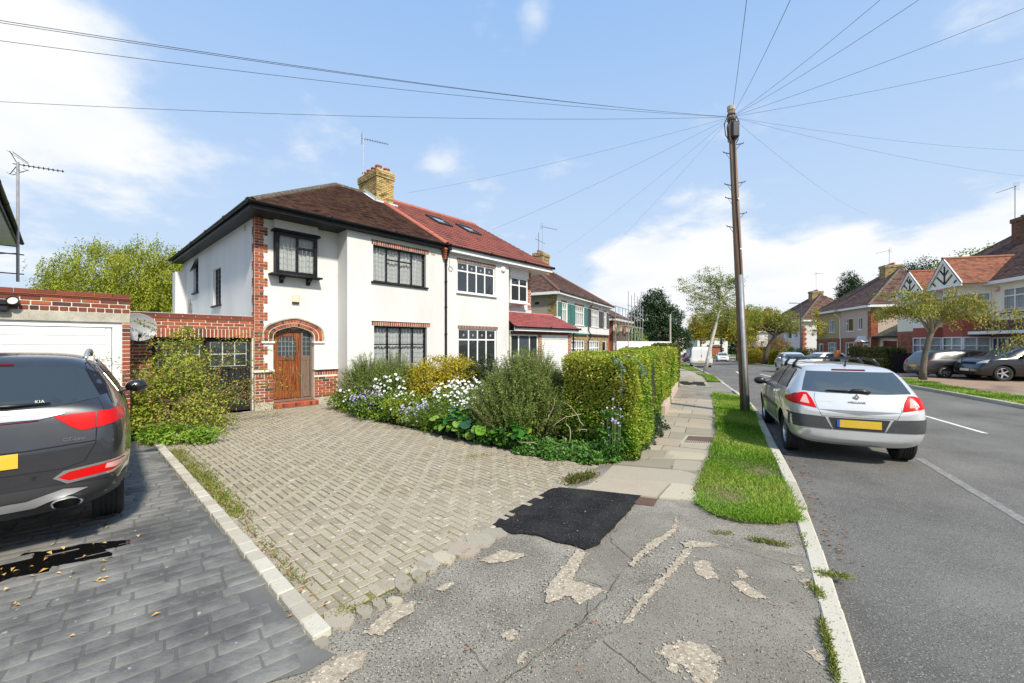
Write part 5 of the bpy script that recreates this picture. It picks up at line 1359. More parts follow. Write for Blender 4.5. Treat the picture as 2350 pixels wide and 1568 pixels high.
    def line(s, pts, ang, w=.006, m=None, both=False, name='panel_gap', parent=None, off=.002):
        mb = MB()
        for sy in ((1, -1) if both else (1,)):
            L_ = []
            for a, b in zip(pts, pts[1:]):
                n = max(2, int(math.dist(a, b)/.05))
                for k in range(n+1):
                    h = s.hit(ang, a[0]+(b[0]-a[0])*k/n, a[1]+(b[1]-a[1])*k/n)
                    if h[0] is not None: L_.append(Vector((h[0].x, h[0].y*sy, h[0].z)))
            if len(L_) > 1: mb.tube(L_, w*.5, 4, cap=False)
        return mb.build(name, m or m_gap, parent or s.body)
    def wheel(s, x, sy, spokes=5, w=.215, m=None, style=0, rr=.64):
        r = s.wr; y = sy*(s.half-.055-w/2)
        e = empty('wheel', (x, y, r), 0, parent=s.root)
        M = Matrix.Rotation(R(90)*(-sy), 4, 'X')    # local +z points outwards
        h = w/2; prof = [(r*.63, -h*.8), (r*.72, -h), (r*.93, -h), (r*.985, -h*.86), (r, -h*.6)]
        for q in (-.45, -.15, .15, .45): prof += [(r, h*q-.012), (r-.009, h*q-.008), (r-.009, h*q+.008), (r, h*q+.012)]
        prof += [(r, h*.6), (r*.985, h*.86), (r*.93, h), (r*.72, h), (r*rr, h*.8), (r*rr, h*.3)]
        MB().lathe(prof, 36, M=M).build('tyre', m_tyre, e, auto=35)
        q = MB(); R_ = r*rr; mm = m or m_alloy
        q.lathe([(R_, -h*.8), (R_, h*.82), (R_*.95, h*.86), (R_*.92, h*.6), (R_*.90, -h*.5)], 32, M=M)
        for i in range(spokes):
            for dd in ((0,) if style == 0 else (-.13, .13)):
                A = Matrix.Rotation(2*math.pi*i/spokes+dd, 4, 'Z'); w0, w1 = (R_*.15, R_*.10) if style == 0 else (R_*.07, R_*.07)
                q.add([(R_*.1, -w0*1.1, h*.55), (R_*.94, -w1, h*.75), (R_*.94, w1, h*.75), (R_*.1, w0*1.1, h*.55), (R_*.1, -w0*1.1, h*.3), (R_*.94, -w1, h*.5), (R_*.94, w1, h*.5), (R_*.1, w0*1.1, h*.3)], [(0,1,2,3),(0,4,5,1),(2,6,7,3),(4,7,6,5)], 0, M @ A)
        q.lathe([(0, h*.72), (R_*.2, h*.68), (R_*.24, h*.5), (R_*.24, h*.3)], 16, M=M)
        q.build('rim', mm, e, auto=30)
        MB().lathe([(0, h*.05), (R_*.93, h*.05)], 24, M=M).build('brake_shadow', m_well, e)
        return e
    def mirror(s, x, z, m, y=None, sz=(.09, .11, .08)):
        for sy in (1, -1):
            h = s.bvh.ray_cast(Vector((x, 5*sy, z)), Vector((0, -sy, 0))); yy = abs(h[0].y) if h[0] else s.half
            vs = []; q = MB(); c = Vector((x, sy*(yy+.14), z+.04)); prof = [(0, -1), (.62, -.92), (.95, -.5), (1, 0), (.9, .45), (.55, .88), (0, 1)]
            M = Matrix.Translation(c) @ Matrix.Diagonal((sz[0], sz[1], sz[2], 1)) @ Matrix.Rotation(R(90), 4, 'Y')
            q.lathe(prof, 14, M=M); e = q.build('mirror', m, s.root, smooth=True)
            MB().tube([(x+.02, sy*(yy-.02), z-.01), (x+.02, sy*(yy+.08), z+.01)], .028, 8).build('mirror_arm', m_trim, e)
            g = MB(); g.lathe([(0, 0), (.85, 0)], 14, M=Matrix.Translation(c-Vector((sz[0]*.52, 0, 0))) @ Matrix.Diagonal((1, sz[1], sz[2], 1)) @ Matrix.Rotation(R(90), 4, 'Y')); g.build('mirror_glass', glassmat('mirror_glass', tint=(.2,.22,.24), rough=.02), e)
def wedge(st, **k): return st

# ---- silver hatchback, rear three-quarter
silver = paint('silver_paint', [(.60,.605,.60),(.66,.665,.66)], .4)
hb = empty('parked_car', (0, 0, RZL), 0, 'silver five-door hatchback with black roof bars parked by the grass verge, seen from behind', 'car')
HB = R(90-25); rc = Vector((5.40, 6.68)); fw_ = Vector((math.cos(HB), math.sin(HB)))
hb.location = (rc.x-fw_.x*.74, rc.y-fw_.y*.74, RZL); hb.rotation_euler = (0, 0, HB)
st = [ # x, zbot, ws, zmid, zbelt, ztop, wtop, crown
 (.00, .27, .74, .44, .60, .62, .70, .00), (.04, .24, .84, .46, .72, .74, .78, .00), (.10, .22, .90, .50, .80, .86, .82, .012), (.16, .20, .93, .52, .86, .98, .82, .02), (.22, .20, .95, .54, .90, 1.04, .81, .03),
 (.33, .19, .97, .56, .93, 1.17, .775, .03), (.48, .19, 1.0, .58, .945, 1.33, .75, .02), (.62, .19, 1.0, .58, .95, 1.405, .72, .02), (.80, .19, 1.0, .58, .95, 1.425, .71, .02), (1.3, .18, 1.0, .58, .945, 1.445, .71, .02), (1.9, .18, 1.0, .58, .935, 1.445, .71, .02), (2.35, .18, 1.0, .58, .925, 1.42, .70, .02),
 (2.75, .18, 1.0, .58, .92, 1.26, .68, .02), (3.15, .18, 1.0, .57, .915, 1.02, .72, .03), (3.5, .18, .99, .56, .87, .93, .74, .03), (3.85, .19, .96, .52, .80, .86, .70, .02), (4.08, .22, .90, .46, .68, .74, .62, .01), (4.18, .28, .78, .42, .52, .56, .5, 0)]
c = Car(hb, silver, st, .868, (.74, 3.36), .325, warp=[(0, 0), (.19, .24), (.30, .43), (.60, .735), (.95, 1.035), (1.3, 1.345), (1.45, 1.455), (2, 2)], cz=.09)
c.cx = 0
gl = c.patch('rear_window', [(-.655, .985), (-.60, 1.17), (-.545, 1.315), (.545, 1.315), (.60, 1.17), (.655, .985), (.35, .965), (0, .96), (-.35, .965)], 0, m_cglass, .004)[0]
c.patch('brake_light', [(-.21, 1.335), (.21, 1.335), (.21, 1.362), (-.21, 1.362)], 0, m_lampd, .006, step=.03)
for sy in (1, -1):
    c.patch('taillight', [(sy*a, b) for a, b in [(.50, .70), (.855, .775), (.84, .84), (.76, .92), (.66, .955), (.60, .955), (.55, .86)]], 0, m_lamp, .006, step=.04)
    c.patch('reversing_lamp', [(sy*a, b) for a, b in [(.585, .765), (.70, .785), (.685, .83), (.645, .915), (.615, .915), (.60, .85)]], 0, m_lampp, .010, step=.04)
    c.patch('taillight_wrap', [(.03, .80), (.20, .84), (.30, .865), (.24, .93), (.12, .95)], 90*sy, m_lamp, .005, step=.04)
c.patch('tailgate_recess_shade', [(-.50, .685), (.50, .685), (.22, .64), (0, .615), (-.22, .64)], 0, mk('silver_shade', (.22,.225,.23), rough=.35, metal=.5), .003, step=.05)  # flush patch, the shade of the recess painted in darker silver
c.line([(-.50, .955), (-.52, .86), (-.49, .70), (-.44, .575), (.44, .575), (.49, .70), (.52, .86), (.50, .955)], 0, .006)
c.patch('bumper_trim', [(-.87, .40), (-.30, .385), (-.33, .42), (-.40, .565), (-.84, .595), (-.88, .52)], 0, m_trim, .008, step=.05)
c.patch('bumper_trim', [(.87, .40), (.30, .385), (.33, .42), (.40, .565), (.84, .595), (.88, .52)], 0, m_trim, .008, step=.05)
c.patch('bumper_trim', [(-.295, .385), (.295, .385), (.36, .56), (-.36, .56)], 0, mk('dark_trim', (.03,.03,.033), rough=.5), .006, step=.05)
pl = c.patch('number_plate', [(-.26, .425), (.26, .425), (.26, .535), (-.26, .535)], 0, m_yplate, .014, step=.03)[0]
c.patch('plate_band', [(.225, .425), (.26, .425), (.26, .535), (.225, .535)], 0, mk('plate_blue', (.03,.09,.45), rough=.4), .016, parent=pl, step=.03)
c.patch('towing_cap', [(.60+.03*math.cos(t), .33+.03*math.sin(t)) for t in np.linspace(0, 6.1, 10)], 0, mk('silver_cap', (.45,.46,.47), rough=.35, metal=.5), .003, step=.02)
0 and c.patch('lower_valance', [(-.72, .245), (.72, .245), (.80, .315), (-.80, .315)], 0, MATS['silver_shade'], .003, step=.06)
for sy in (90, -90):
    c.patch('side_window', [(.62, .99), (.95, .98), (1.42, .975), (1.50, 1.35), (1.15, 1.365), (.86, 1.32)], sy, m_sglass, .011, step=.05)
    c.patch('side_window', [(1.50, .975), (2.62, .97), (2.70, 1.02), (2.30, 1.32), (2.0, 1.365), (1.57, 1.355)], sy, m_sglass, .011, step=.05)
    c.patch('side_moulding', [(1.12, .50), (2.98, .50), (2.98, .56), (1.12, .56)], sy, m_trim, .010, step=.06)
    c.line([(1.45, 1.36), (1.44, .95), (1.42, .60), (1.25, .26), (2.46, .24), (2.50, .95)], sy, .007); c.line([(2.50, .24), (2.95, .26), (3.02, .6), (2.95, .93)], sy, .007); c.line([(.60, .60), (.98, .78), (1.05, .96), (.9, .97)], sy, .007)
    for x in (1.42, 2.42): c.patch('door_handle', [(x-.15, .80), (x, .80), (x, .835), (x-.15, .835)], sy, silver, .03, step=.03)
for x in c.wheels:
    for sy in (1, -1): c.wheel(x, sy, 7, .205)
c.mirror(2.66, .97, mk('mirror_black', (.02,.02,.022), rough=.3))
wp = MB(); pts = [c.hit(0, -.02-.0*i, 1.0) for i in range(1)]
def on_rear(y, z, o=.02):
    h = c.hit(0, y, z); return h[0]+h[1]*o
wp.tube([on_rear(.0, 1.0), on_rear(.12, .99), on_rear(.36, .995)], [.018, .013, .008], 6); wp.tube([on_rear(-.17, .975), on_rear(-.08, .998), on_rear(.03, 1.0), on_rear(.06, .985)], [.02, .03, .028, .02], 8); wp.build('wiper', black_plastic, hb, smooth=True)
em_ = MB(); h = on_rear(0, .90, .012); 
q = [(-.035, 0), (0, -.05), (.035, 0), (0, .05)]; em_.prism(q, [[(-.013, 0), (0, .02), (.013, 0), (0, -.02)]], 0, .008, M=Matrix.Translation(h) @ Matrix(((0,0,-1,0),(-1,0,0,0),(0,1,0,0),(0,0,0,1)))); em_.build('emblem', m_chrome, hb)
h = on_rear(0, .815, .006); text('MEGANE', .052, mk('badge_grey', (.25,.25,.26), rough=.3, metal=.6), hb, Matrix.Translation(h+Vector((-.002, 0, 0))) @ Matrix(((0,0,-1,0),(-1,0,0,0),(0,1,0,0),(0,0,0,1))), .002, 'badge')
# roof bars with feet, aerial
def roofz(x, y):
    h = c.bvh.ray_cast(Vector((x, y, 3)), Vector((0, 0, -1))); return h[0].z
for x in (1.22, 1.98):
    rb = MB().bbox(x-.016, -.66, 1.528, x+.016, .66, 1.548, .006).build('roof_bar', black_plastic, hb)
    for sy in (-1, 1):
        MB().tube([(x, sy*.60, roofz(x, sy*.60)-.005), (x, sy*.585, roofz(x, sy*.58)+.05), (x, sy*.53, 1.522), (x, sy*.42, 1.532)], [.028, .026, .020, .014], 8).build('bar_foot', black_plastic, rb, smooth=True)
MB().tube([(.66, 0, roofz(.66, 0)), (.64, 0, roofz(.66, 0)+.03), (.50, 0, roofz(.66, 0)+.22)], [.022, .010, .004], 6).build('aerial', black_plastic, hb)
for sy in (1, -1):
    mb_ = MB(); mb_.tube([(x, sy*.575, roofz(x, sy*.575)+.004) for x in np.linspace(.7, 2.3, 9)], .011, 5); mb_.build('roof_strip', black_plastic, hb)

# ---- dark grey crossover at the left, nose to the garage
dgrey = paint('graphite_paint', [(.032,.033,.039),(.042,.043,.050)], .45)
sv = empty('parked_car', (0, 0, 0), 0, 'dark grey sport utility car parked nose-in to the white garage door', 'car')
HS = math.atan2(.6729, -.7398)-R(3.5); fw_ = Vector((math.cos(HS), math.sin(HS))); lf = Vector((-fw_.y, fw_.x))
st = [(.00, .40, .78, .56, .70, .74, .74, .00), (.03, .35, .86, .60, .84, .88, .80, .00), (.07, .31, .90, .64, .98, 1.04, .84, .012), (.12, .29, .93, .66, 1.03, 1.13, .85, .02), (.20, .27, .95, .68, 1.06, 1.19, .84, .03),
 (.36, .25, .975, .70, 1.08, 1.34, .79, .03), (.52, .24, 1.0, .70, 1.09, 1.51, .745, .02), (.62, .24, 1.0, .70, 1.09, 1.59, .72, .02), (.85, .24, 1.0, .70, 1.09, 1.615, .715, .022), (1.4, .24, 1.0, .70, 1.08, 1.635, .715, .022), (2.1, .24, 1.0, .70, 1.07, 1.635, .71, .02), (2.55, .24, 1.0, .70, 1.06, 1.60, .70, .02),
 (2.95, .24, 1.0, .70, 1.05, 1.42, .69, .02), (3.35, .24, 1.0, .69, 1.04, 1.14, .74, .03), (3.8, .24, .99, .66, 1.0, 1.06, .76, .03), (4.2, .26, .95, .60, .90, .96, .70, .02), (4.4, .30, .90, .54, .76, .82, .62, .01), (4.48, .36, .78, .5, .6, .64, .5, 0)]
half = .925
# right rear wheel outer face observed at (-3.89, 4.3)
cpos = Vector((-4.03, 4.33))+lf*half-fw_*.93
sv.location = (cpos.x, cpos.y, 0); sv.rotation_euler = (0, 0, HS)
c = Car(sv, dgrey, st, half, (.93, 3.60), .372, warp=[(0, 0), (.24, .27), (.34, .43), (.50, .62), (1.14, 1.26), (1.4, 1.46), (1.64, 1.66), (2, 2)], cz=.13); c.cx = 0
sv_glass = glassmat('tinted_glass', tint=(.07,.085,.09), rough=.02); sv_glass.node_tree.nodes['Principled BSDF'].inputs['Metallic'].default_value = .6
c.patch('rear_window', [(-.70, 1.15), (-.655, 1.30), (-.60, 1.455), (-.52, 1.49), (.52, 1.49), (.60, 1.455), (.655, 1.30), (.70, 1.15), (.45, 1.105), (0, 1.09), (-.45, 1.105)], 0, sv_glass, .004)
c.patch('side_trim', [(-.71, 1.18), (-.665, 1.30), (-.61, 1.46), (-.60, 1.53), (-.66, 1.49), (-.735, 1.30), (-.76, 1.18)], 0, black_paint, .006)
c.patch('brake_light', [(-.18, 1.515), (.18, 1.515), (.18, 1.535), (-.18, 1.535)], 0, m_lampd, .006, step=.03)
for sy in (1, -1):
    c.patch('taillight', [(sy*a, b) for a, b in [(.44, 1.022), (.56, 1.035), (.68, 1.04), (.68, .905), (.60, .895), (.54, .93)]], 0, m_lamp, .008, step=.035)
    c.patch('taillight', [(sy*a, b) for a, b in [(.69, .905), (.69, 1.04), (.82, 1.045), (.86, 1.03), (.86, .965), (.79, .93)]], 0, m_lamp, .008, step=.03)
    for k in range(3): c.line([(sy*.56, 1.0-.025*k), (sy*(.60+.0*k), .955-.015*k), (sy*.67, .955-.015*k)], 0, .008, m_lampd, name='lamp_band', parent=sv); c.line([(sy*.70, .955-.02*k), (sy*.80, .965-.02*k), (sy*.86, 1.01-.01*k)], 0, .008, m_lampd, name='lamp_band', parent=sv)
    c.patch('taillight_wrap', [(.02, .96), (.02, 1.035), (.22, 1.06), (.30, 1.045), (.20, .98)], 90*sy, m_lamp, .006, step=.03)
    c.patch('fog_lamp', [(sy*a, b) for a, b in [(.47, .53), (.53, .565), (.86, .61), (.88, .58), (.78, .525), (.53, .495)]], 0, m_lamp, .010, step=.03)
    c.patch('reflector', [(sy*a, b) for a, b in [(.74, .555), (.75, .59), (.86, .608), (.87, .58), (.80, .55)]], 0, m_lampp, .013, step=.03)
    c.patch('lamp_surround', [(sy*a, b) for a, b in [(.44, .53), (.50, .58), (.87, .63), (.90, .58), (.79, .505), (.52, .475)]], 0, m_chrome, .006, step=.04)
c.patch('chrome_strip', [(-.36, 1.01), (.36, 1.01), (.50, 1.04), (.50, 1.055), (0, 1.045), (-.50, 1.055), (-.50, 1.04)], 0, m_chrome, .010, step=.04)
c.line([(-.36, 1.0), (0, .99), (.36, 1.0)], 0, .010, m_lampd, name='lamp_strip', parent=sv)
c.line([(-.70, 1.14), (-.735, 1.05), (-.69, .90), (-.685, .78), (-.62, .64), (-.50, .60), (.50, .60), (.62, .64), (.685, .78), (.69, .90), (.735, 1.05), (.70, 1.14)], 0, .008)
c.line([(-.69, .80), (-.3, .775), (.3, .775), (.69, .80)], 0, .012)
c.patch('number_plate', [(-.26, .655), (.26, .655), (.26, .765), (-.26, .765)], 0, m_yplate, .014, step=.04)
c.patch('lower_bumper', [(-.90, .30), (-.90, .46), (-.40, .475), (.40, .475), (.90, .46), (.90, .30)], 0, mk('satin_black_plastic', (.035,.035,.038), rough=.5), .006, step=.05)
c.patch('skid_plate', [(-.64, .43), (-.50, .445), (-.30, .40), (.30, .40), (.50, .445), (.64, .43), (.55, .40), (.42, .375), (.34, .345), (-.34, .345), (-.42, .375), (-.55, .40)], 0, mk('satin_silver', (.42,.42,.43), rough=.4, metal=.5), .014, step=.04)
for sy in (1, -1):
    M = Matrix.Translation((.06, sy*.52, .44)) @ Matrix.Diagonal((1, 1.35, .66, 1)) @ Matrix.Rotation(R(-90), 4, 'Y')
    MB().lathe([(.055, .10), (.062, .11), (.068, .10), (.068, -.1), (.055, -.1), (.055, .09)], 22, M=M).build('exhaust_tip', m_chrome, sv, auto=40)
    MB().lathe([(0, .02), (.055, .02)], 22, M=M).build('exhaust_bore', m_well, sv)
    c.patch('parking_sensor', [(sy*.34+.014*math.cos(t), .555+.014*math.sin(t)) for t in np.linspace(0, 6.1, 9)], 0, m_gap, .008, step=.02)
    c.patch('side_window', [(.70, 1.16), (1.30, 1.13), (1.38, 1.51), (1.0, 1.50), (.80, 1.38)], 90*sy, m_sglass, .011, step=.05)
    c.patch('side_window', [(1.38, 1.125), (2.80, 1.10), (2.86, 1.14), (2.45, 1.49), (2.1, 1.54), (1.46, 1.52)], 90*sy, m_sglass, .011, step=.05)
    c.line([(.70, 1.145), (1.4, 1.115), (2.84, 1.085)], 90*sy, .014, m_chrome, name='window_strip', parent=sv)
    c.line([(.70, 1.16), (.78, 1.39), (1.0, 1.52), (1.5, 1.545), (2.15, 1.555), (2.5, 1.50)], 90*sy, .010, m_chrome, name='window_strip', parent=sv)
    c.line([(1.38, 1.52), (1.36, 1.1), (1.36, .75), (1.28, .40), (2.60, .38), (2.62, 1.08)], 90*sy, .008)
    for x in (1.52, 2.62): c.patch('door_handle', [(x-.2, .935), (x, .935), (x, .965), (x-.2, .965)], 90*sy, m_chrome, .035, step=.03)
    c.patch('sill_trim', [(1.32, .25), (3.2, .25), (3.2, .36), (1.32, .36)], 90*sy, MATS['satin_black_plastic'], .008, step=.08)
    rr_ = MB(); xs = np.linspace(.85, 2.35, 12)
    rr_.tube([(x, sy*.60, c.bvh.ray_cast(Vector((x, sy*.60, 3)), Vector((0, 0, -1)))[0].z+.006+.055*math.sin(math.pi*min(1, max(0, (x-.85)/1.5)))**.35) for x in xs], [.012]+[.02]*10+[.012], 8); rr_.build('roof_rail', mk('satin_rail', (.45,.46,.47), rough=.35, metal=.6), sv, smooth=True)
for x in c.wheels:
    for sy in (1, -1): c.wheel(x, sy, 5, .225, style=1)
c.mirror(2.78, 1.12, paint('mirror_graphite', (.012,.012,.014)), sz=(.10, .12, .085))
wp = MB()
def on_rear(y, z, o=.02):
    h = c.hit(0, y, z); return h[0]+h[1]*o
wp.tube([on_rear(.05, 1.13), on_rear(-.2, 1.12), on_rear(-.42, 1.125)], [.022, .014, .007], 6); wp.build('wiper', black_plastic, sv, smooth=True)
h = on_rear(-.56, .83, .006); text('GT-Line', .038, m_chrome, sv, Matrix.Translation(h) @ Matrix(((0,0,-1,0),(-1,0,0,0),(0,1,0,0),(0,0,0,1))), .002, 'badge')
h = on_rear(-.36, 1.145, .008); 
try: text('KIA', .035, upvc, sv, Matrix.Translation(h) @ Matrix(((0,0,-1,0),(-1,0,0,0),(0,1,0,0),(0,0,0,1))), .001, 'sticker')
except Exception as e: print(e)

# ---- generic cars for the middle distance (L, half width, height, kind)
def simple_car(name, label, x, y, ang, pm_, L=4.0, half=.86, H=1.48, kind='hatch', z=RZL, rim=None, front=False, group=None, plate=m_yplate):
    e = empty(name, (x, y, z), R(ang), label, 'car' if kind != 'van' else 'van', group)
    k = L/4.2; b = H*.645; wr = .32 if H < 1.55 else .36
    if kind == 'hatch': top = [(.10, b*.93+.02), (.22, b+.12), (.48, H*.92), (.64, H*.965), (1.3, H*.99), (2.1, H*.985), (2.5, H*.95), (2.9, H*.84), (3.35, b+.10), (3.7, b)]
    elif kind == 'estate': top = [(.10, b*.95+.02), (.18, b+.10), (.36, H*.92), (.55, H*.965), (1.3, H*.99), (2.1, H*.985), (2.45, H*.95), (2.85, H*.82), (3.25, b+.07), (3.7, b-.02)]
    elif kind == 'saloon': top = [(.10, b*.96), (.30, b+.05), (.75, b+.09), (1.15, H*.90), (1.45, H*.98), (2.1, H*.99), (2.45, H*.95), (2.85, H*.82), (3.2, b+.07), (3.7, b-.02)]
    else: top = [(.06, H*.60), (.09, H*.80), (.13, H*.93), (.24, H*.985), (1.5, H), (2.8, H), (3.1, H*.96), (3.45, H*.80), (3.8, H*.62), (4.0, H*.54)]
    if kind == 'van': b = H*.53
    st = [(.0, .34*k, .84, .46, .60, .62, .72, 0), (.04, .28, .94, .5, .74, .76, .80, 0)]
    for (xx, zt) in top:
        tall = zt > b+.15; wt = (.74 if kind != 'van' else .90) if tall else .80
        st.append((xx*k, .21, 1.0 if xx > .3 else (.975 if kind != 'van' else 1.0), b*.6, min(b, zt-.03), zt, wt, .02))
    st += [((3.95 if kind != 'van' else 4.1)*k, .22, .95, .5, b*.86 if kind != 'van' else b*.7, b*.90 if kind != 'van' else b*.82, .70, .01), (4.14*k, .26, .87, .46, .64, .68, .6, 0), (L, .32, .76, .44, .54, .56, .5, 0)]
    wh = (.78*k, 3.38*k)
    if kind == 'van': wh = (.95*k, 3.35*k)
    c = Car(e, pm_, st, half, wh, wr); c.cx = 0
    zb_, zt_ = (b+.04, H-.14) if kind != 'van' else (b+.15, H-.15)
    rx = .40 if kind in ('hatch', 'estate') else 1.1
    if kind == 'van':
        for sy in (1, -1): c.patch('taillight', [(sy*a, q) for a, q in [(half-.10, .9), (half-.02, .9), (half-.02, 1.35), (half-.10, 1.35)]], 0, m_lamp, .01, step=.05)
        c.line([(0, .5), (0, H-.1)], 0, .012); c.patch('door_handle', [(-.03, 1.0), (.03, 1.0), (.03, 1.2), (-.03, 1.2)], 0, m_trim, .01, step=.05)
        c.line([(-half+.12, .55), (-half+.14, H-.12), (half-.14, H-.12), (half-.12, .55), (-half+.12, .55)], 0, .012)
        c.patch('bumper', [(-half+.05, .30), (half-.05, .30), (half-.05, .48), (-half+.05, .48)], 0, mk('grey_bumper', (.25,.25,.25), rough=.6), .01, step=.07)
        c.patch('number_plate', [(-.26, .56), (.26, .56), (.26, .67), (-.26, .67)], 0, plate, .014, step=.06)
    else:
        c.patch('rear_window', [(-half*.72, zb_), (-half*.60, zt_), (half*.60, zt_), (half*.72, zb_)], 0, m_cglass, .004, step=.09)
        for sy in (1, -1): c.patch('taillight', [(sy*a, q) for a, q in [(half*.62, b-.20), (half*.96, b-.16), (half*.90, b-.02), (half*.66, b-.02)]], 0, m_lamp, .008, step=.05)
        c.patch('number_plate', [(-.26, .56), (.26, .56), (.26, .67), (-.26, .67)], 0, plate, .014, step=.06)
    for sy in (1, -1):
        if kind != 'van':
            x0 = .55*k if kind != 'saloon' else 1.0*k
            c.patch('side_window', [(x0+.05, b+.05), (1.62*k, b+.03), (1.66*k, H-.12), (x0+.42, H-.13)], 90*sy, m_sglass, .014, step=.06)
            c.patch('side_window', [(1.70*k, b+.03), (2.85*k, b+.03), (2.40*k, H-.13), (1.74*k, H-.12)], 90*sy, m_sglass, .014, step=.06)
        else: c.patch('side_window', [(2.6*k, b+.1), (3.4*k, b+.08), (3.15*k, H-.25), (2.65*k, H-.22)], 90*sy, m_sglass, .014, step=.07)
        c.line([(1.66*k, b), (1.62*k, .32), (2.75*k, .30), (2.85*k, b)], 90*sy, .010)
        for xx in (1.55*k, 2.65*k): c.patch('door_handle', [(xx-.16, b-.13), (xx, b-.13), (xx, b-.10), (xx-.16, b-.10)], 90*sy, m_chrome, .03, step=.04)
        c.patch('headlight', [(sy*a, q) for a, q in [(half*.45, b-.30), (half*.92, b-.24), (half*.88, b-.10), (half*.62, b-.17)]], 180, m_lampw, .008, step=.05)
    c.patch('windscreen', [(-half*.76, b+.06), (-half*.60, zt_+.0), (half*.60, zt_+.0), (half*.76, b+.06)], 180, m_cglass, .004, step=.09)
    c.patch('grille', [(-half*.5, b-.33), (half*.5, b-.33), (half*.42, b-.22), (-half*.42, b-.22)], 180, m_gap, .008, step=.06)
    c.patch('lower_grille', [(-half*.66, .30), (half*.66, .30), (half*.58, .42), (-half*.58, .42)], 180, m_gap, .008, step=.06)
    c.patch('front_plate', [(-.26, .44), (.26, .44), (.26, .55), (-.26, .55)], 180, m_wplate, .016, step=.06)
    for xx in c.wheels:
        for sy in (1, -1): c.wheel(xx, sy, 5 if rim != 1 else 7, .21, style=rim or 0, rr=.66)
    c.mirror(2.72*k if kind != 'van' else 3.2*k, b+.06, pm_)
    return e, c
charcoal = paint('charcoal_paint', (.035,.032,.034), .3); blackp = paint('black_car_paint', (.004,.004,.006), 0); whitep = paint('white_car_paint', (.72,.72,.72), 0); lsilver = paint('light_silver_paint', (.56,.57,.58), .3); navy = paint('navy_paint', (.02,.035,.07), .4)
# dark grey estate: rear wheel seen at px(2170,866)
def side_on(px, py, ang, lead, z=0):
    """origin (rear bumper) from a wheel contact point seen at a pixel, car heading ang deg, wheel `lead` m ahead of the bumper, near side facing us"""
    g = Vector(G(px, py, z)); return g, lead
e_est, c_ = simple_car('parked_car', 'charcoal grey estate car side-on in the drive behind the young cherry tree', 0, 0, 0, charcoal, L=4.75, half=.89, H=1.48, kind='estate', z=.0, rim=1)
def place(e, wheelpt, ang, wx, half, side):
    f = Vector((math.cos(R(ang)), math.sin(R(ang)))); l = Vector((-f.y, f.x)); c = Vector(wheelpt)-l*side*half-f*wx; e.location.x, e.location.y = c.x, c.y; e.rotation_euler[2] = R(ang)
place(e_est, G(2170, 868, .0), -14, .88, .84, 1 if False else -1)
e_suv, c_ = simple_car('parked_car', 'black sport utility car with five-spoke wheels cut off by the right edge', 0, 0, 0, blackp, L=4.5, half=.92, H=1.68, kind='hatch', z=.0)
place(e_suv, G(2305, 876, .0), 166, 3.62, .88, 1)
e_w, c_ = simple_car('parked_car', 'white hatchback standing in the drive beside the tall clipped hedge', 26.5, 31.0, 0, whitep, L=4.1, half=.87, H=1.46)
e_w.rotation_euler[2] = R(192); e_w.location = (27.9, 34.6, RZL)
e_s, c_ = simple_car('parked_car', 'small pale silver hatchback parked against the far kerb facing us', 0, 0, 0, lsilver, L=3.45, half=.81, H=1.46)
place(e_s, (18.6, 28.2), -113, 2.78, .80, -1)
e_v, c_ = simple_car('parked_van', 'white panel van seen from behind beside the leaning birch', 0, 0, 0, whitep, L=4.8, half=.95, H=1.95, kind='van')
place(e_v, G(1584, 843, RZL), 68, .95*4.8/4.2, .93, 1)
e_c, c_ = simple_car('parked_car', 'white crossover car facing us on the far side of the road', 0, 0, 0, whitep, L=4.4, half=.9, H=1.6)
place(e_c, G(1645, 830, RZL), -114, 3.5, .9, -1)
e_n, c_ = simple_car('parked_car', 'navy blue car seen from behind just beyond the white van', 0, 0, 0, navy, L=4.3, half=.88, H=1.42, kind='saloon')
e_n.location = (24.9, 57.0, RZL); e_n.rotation_euler[2] = R(69)
e_r, c_ = simple_car('parked_car', 'dark car with red lamps, farthest along the near kerb', 0, 0, 0, blackp, L=4.3, half=.88, H=1.5)
e_r.location = (31.0, 72.0, RZL); e_r.rotation_euler[2] = R(69)
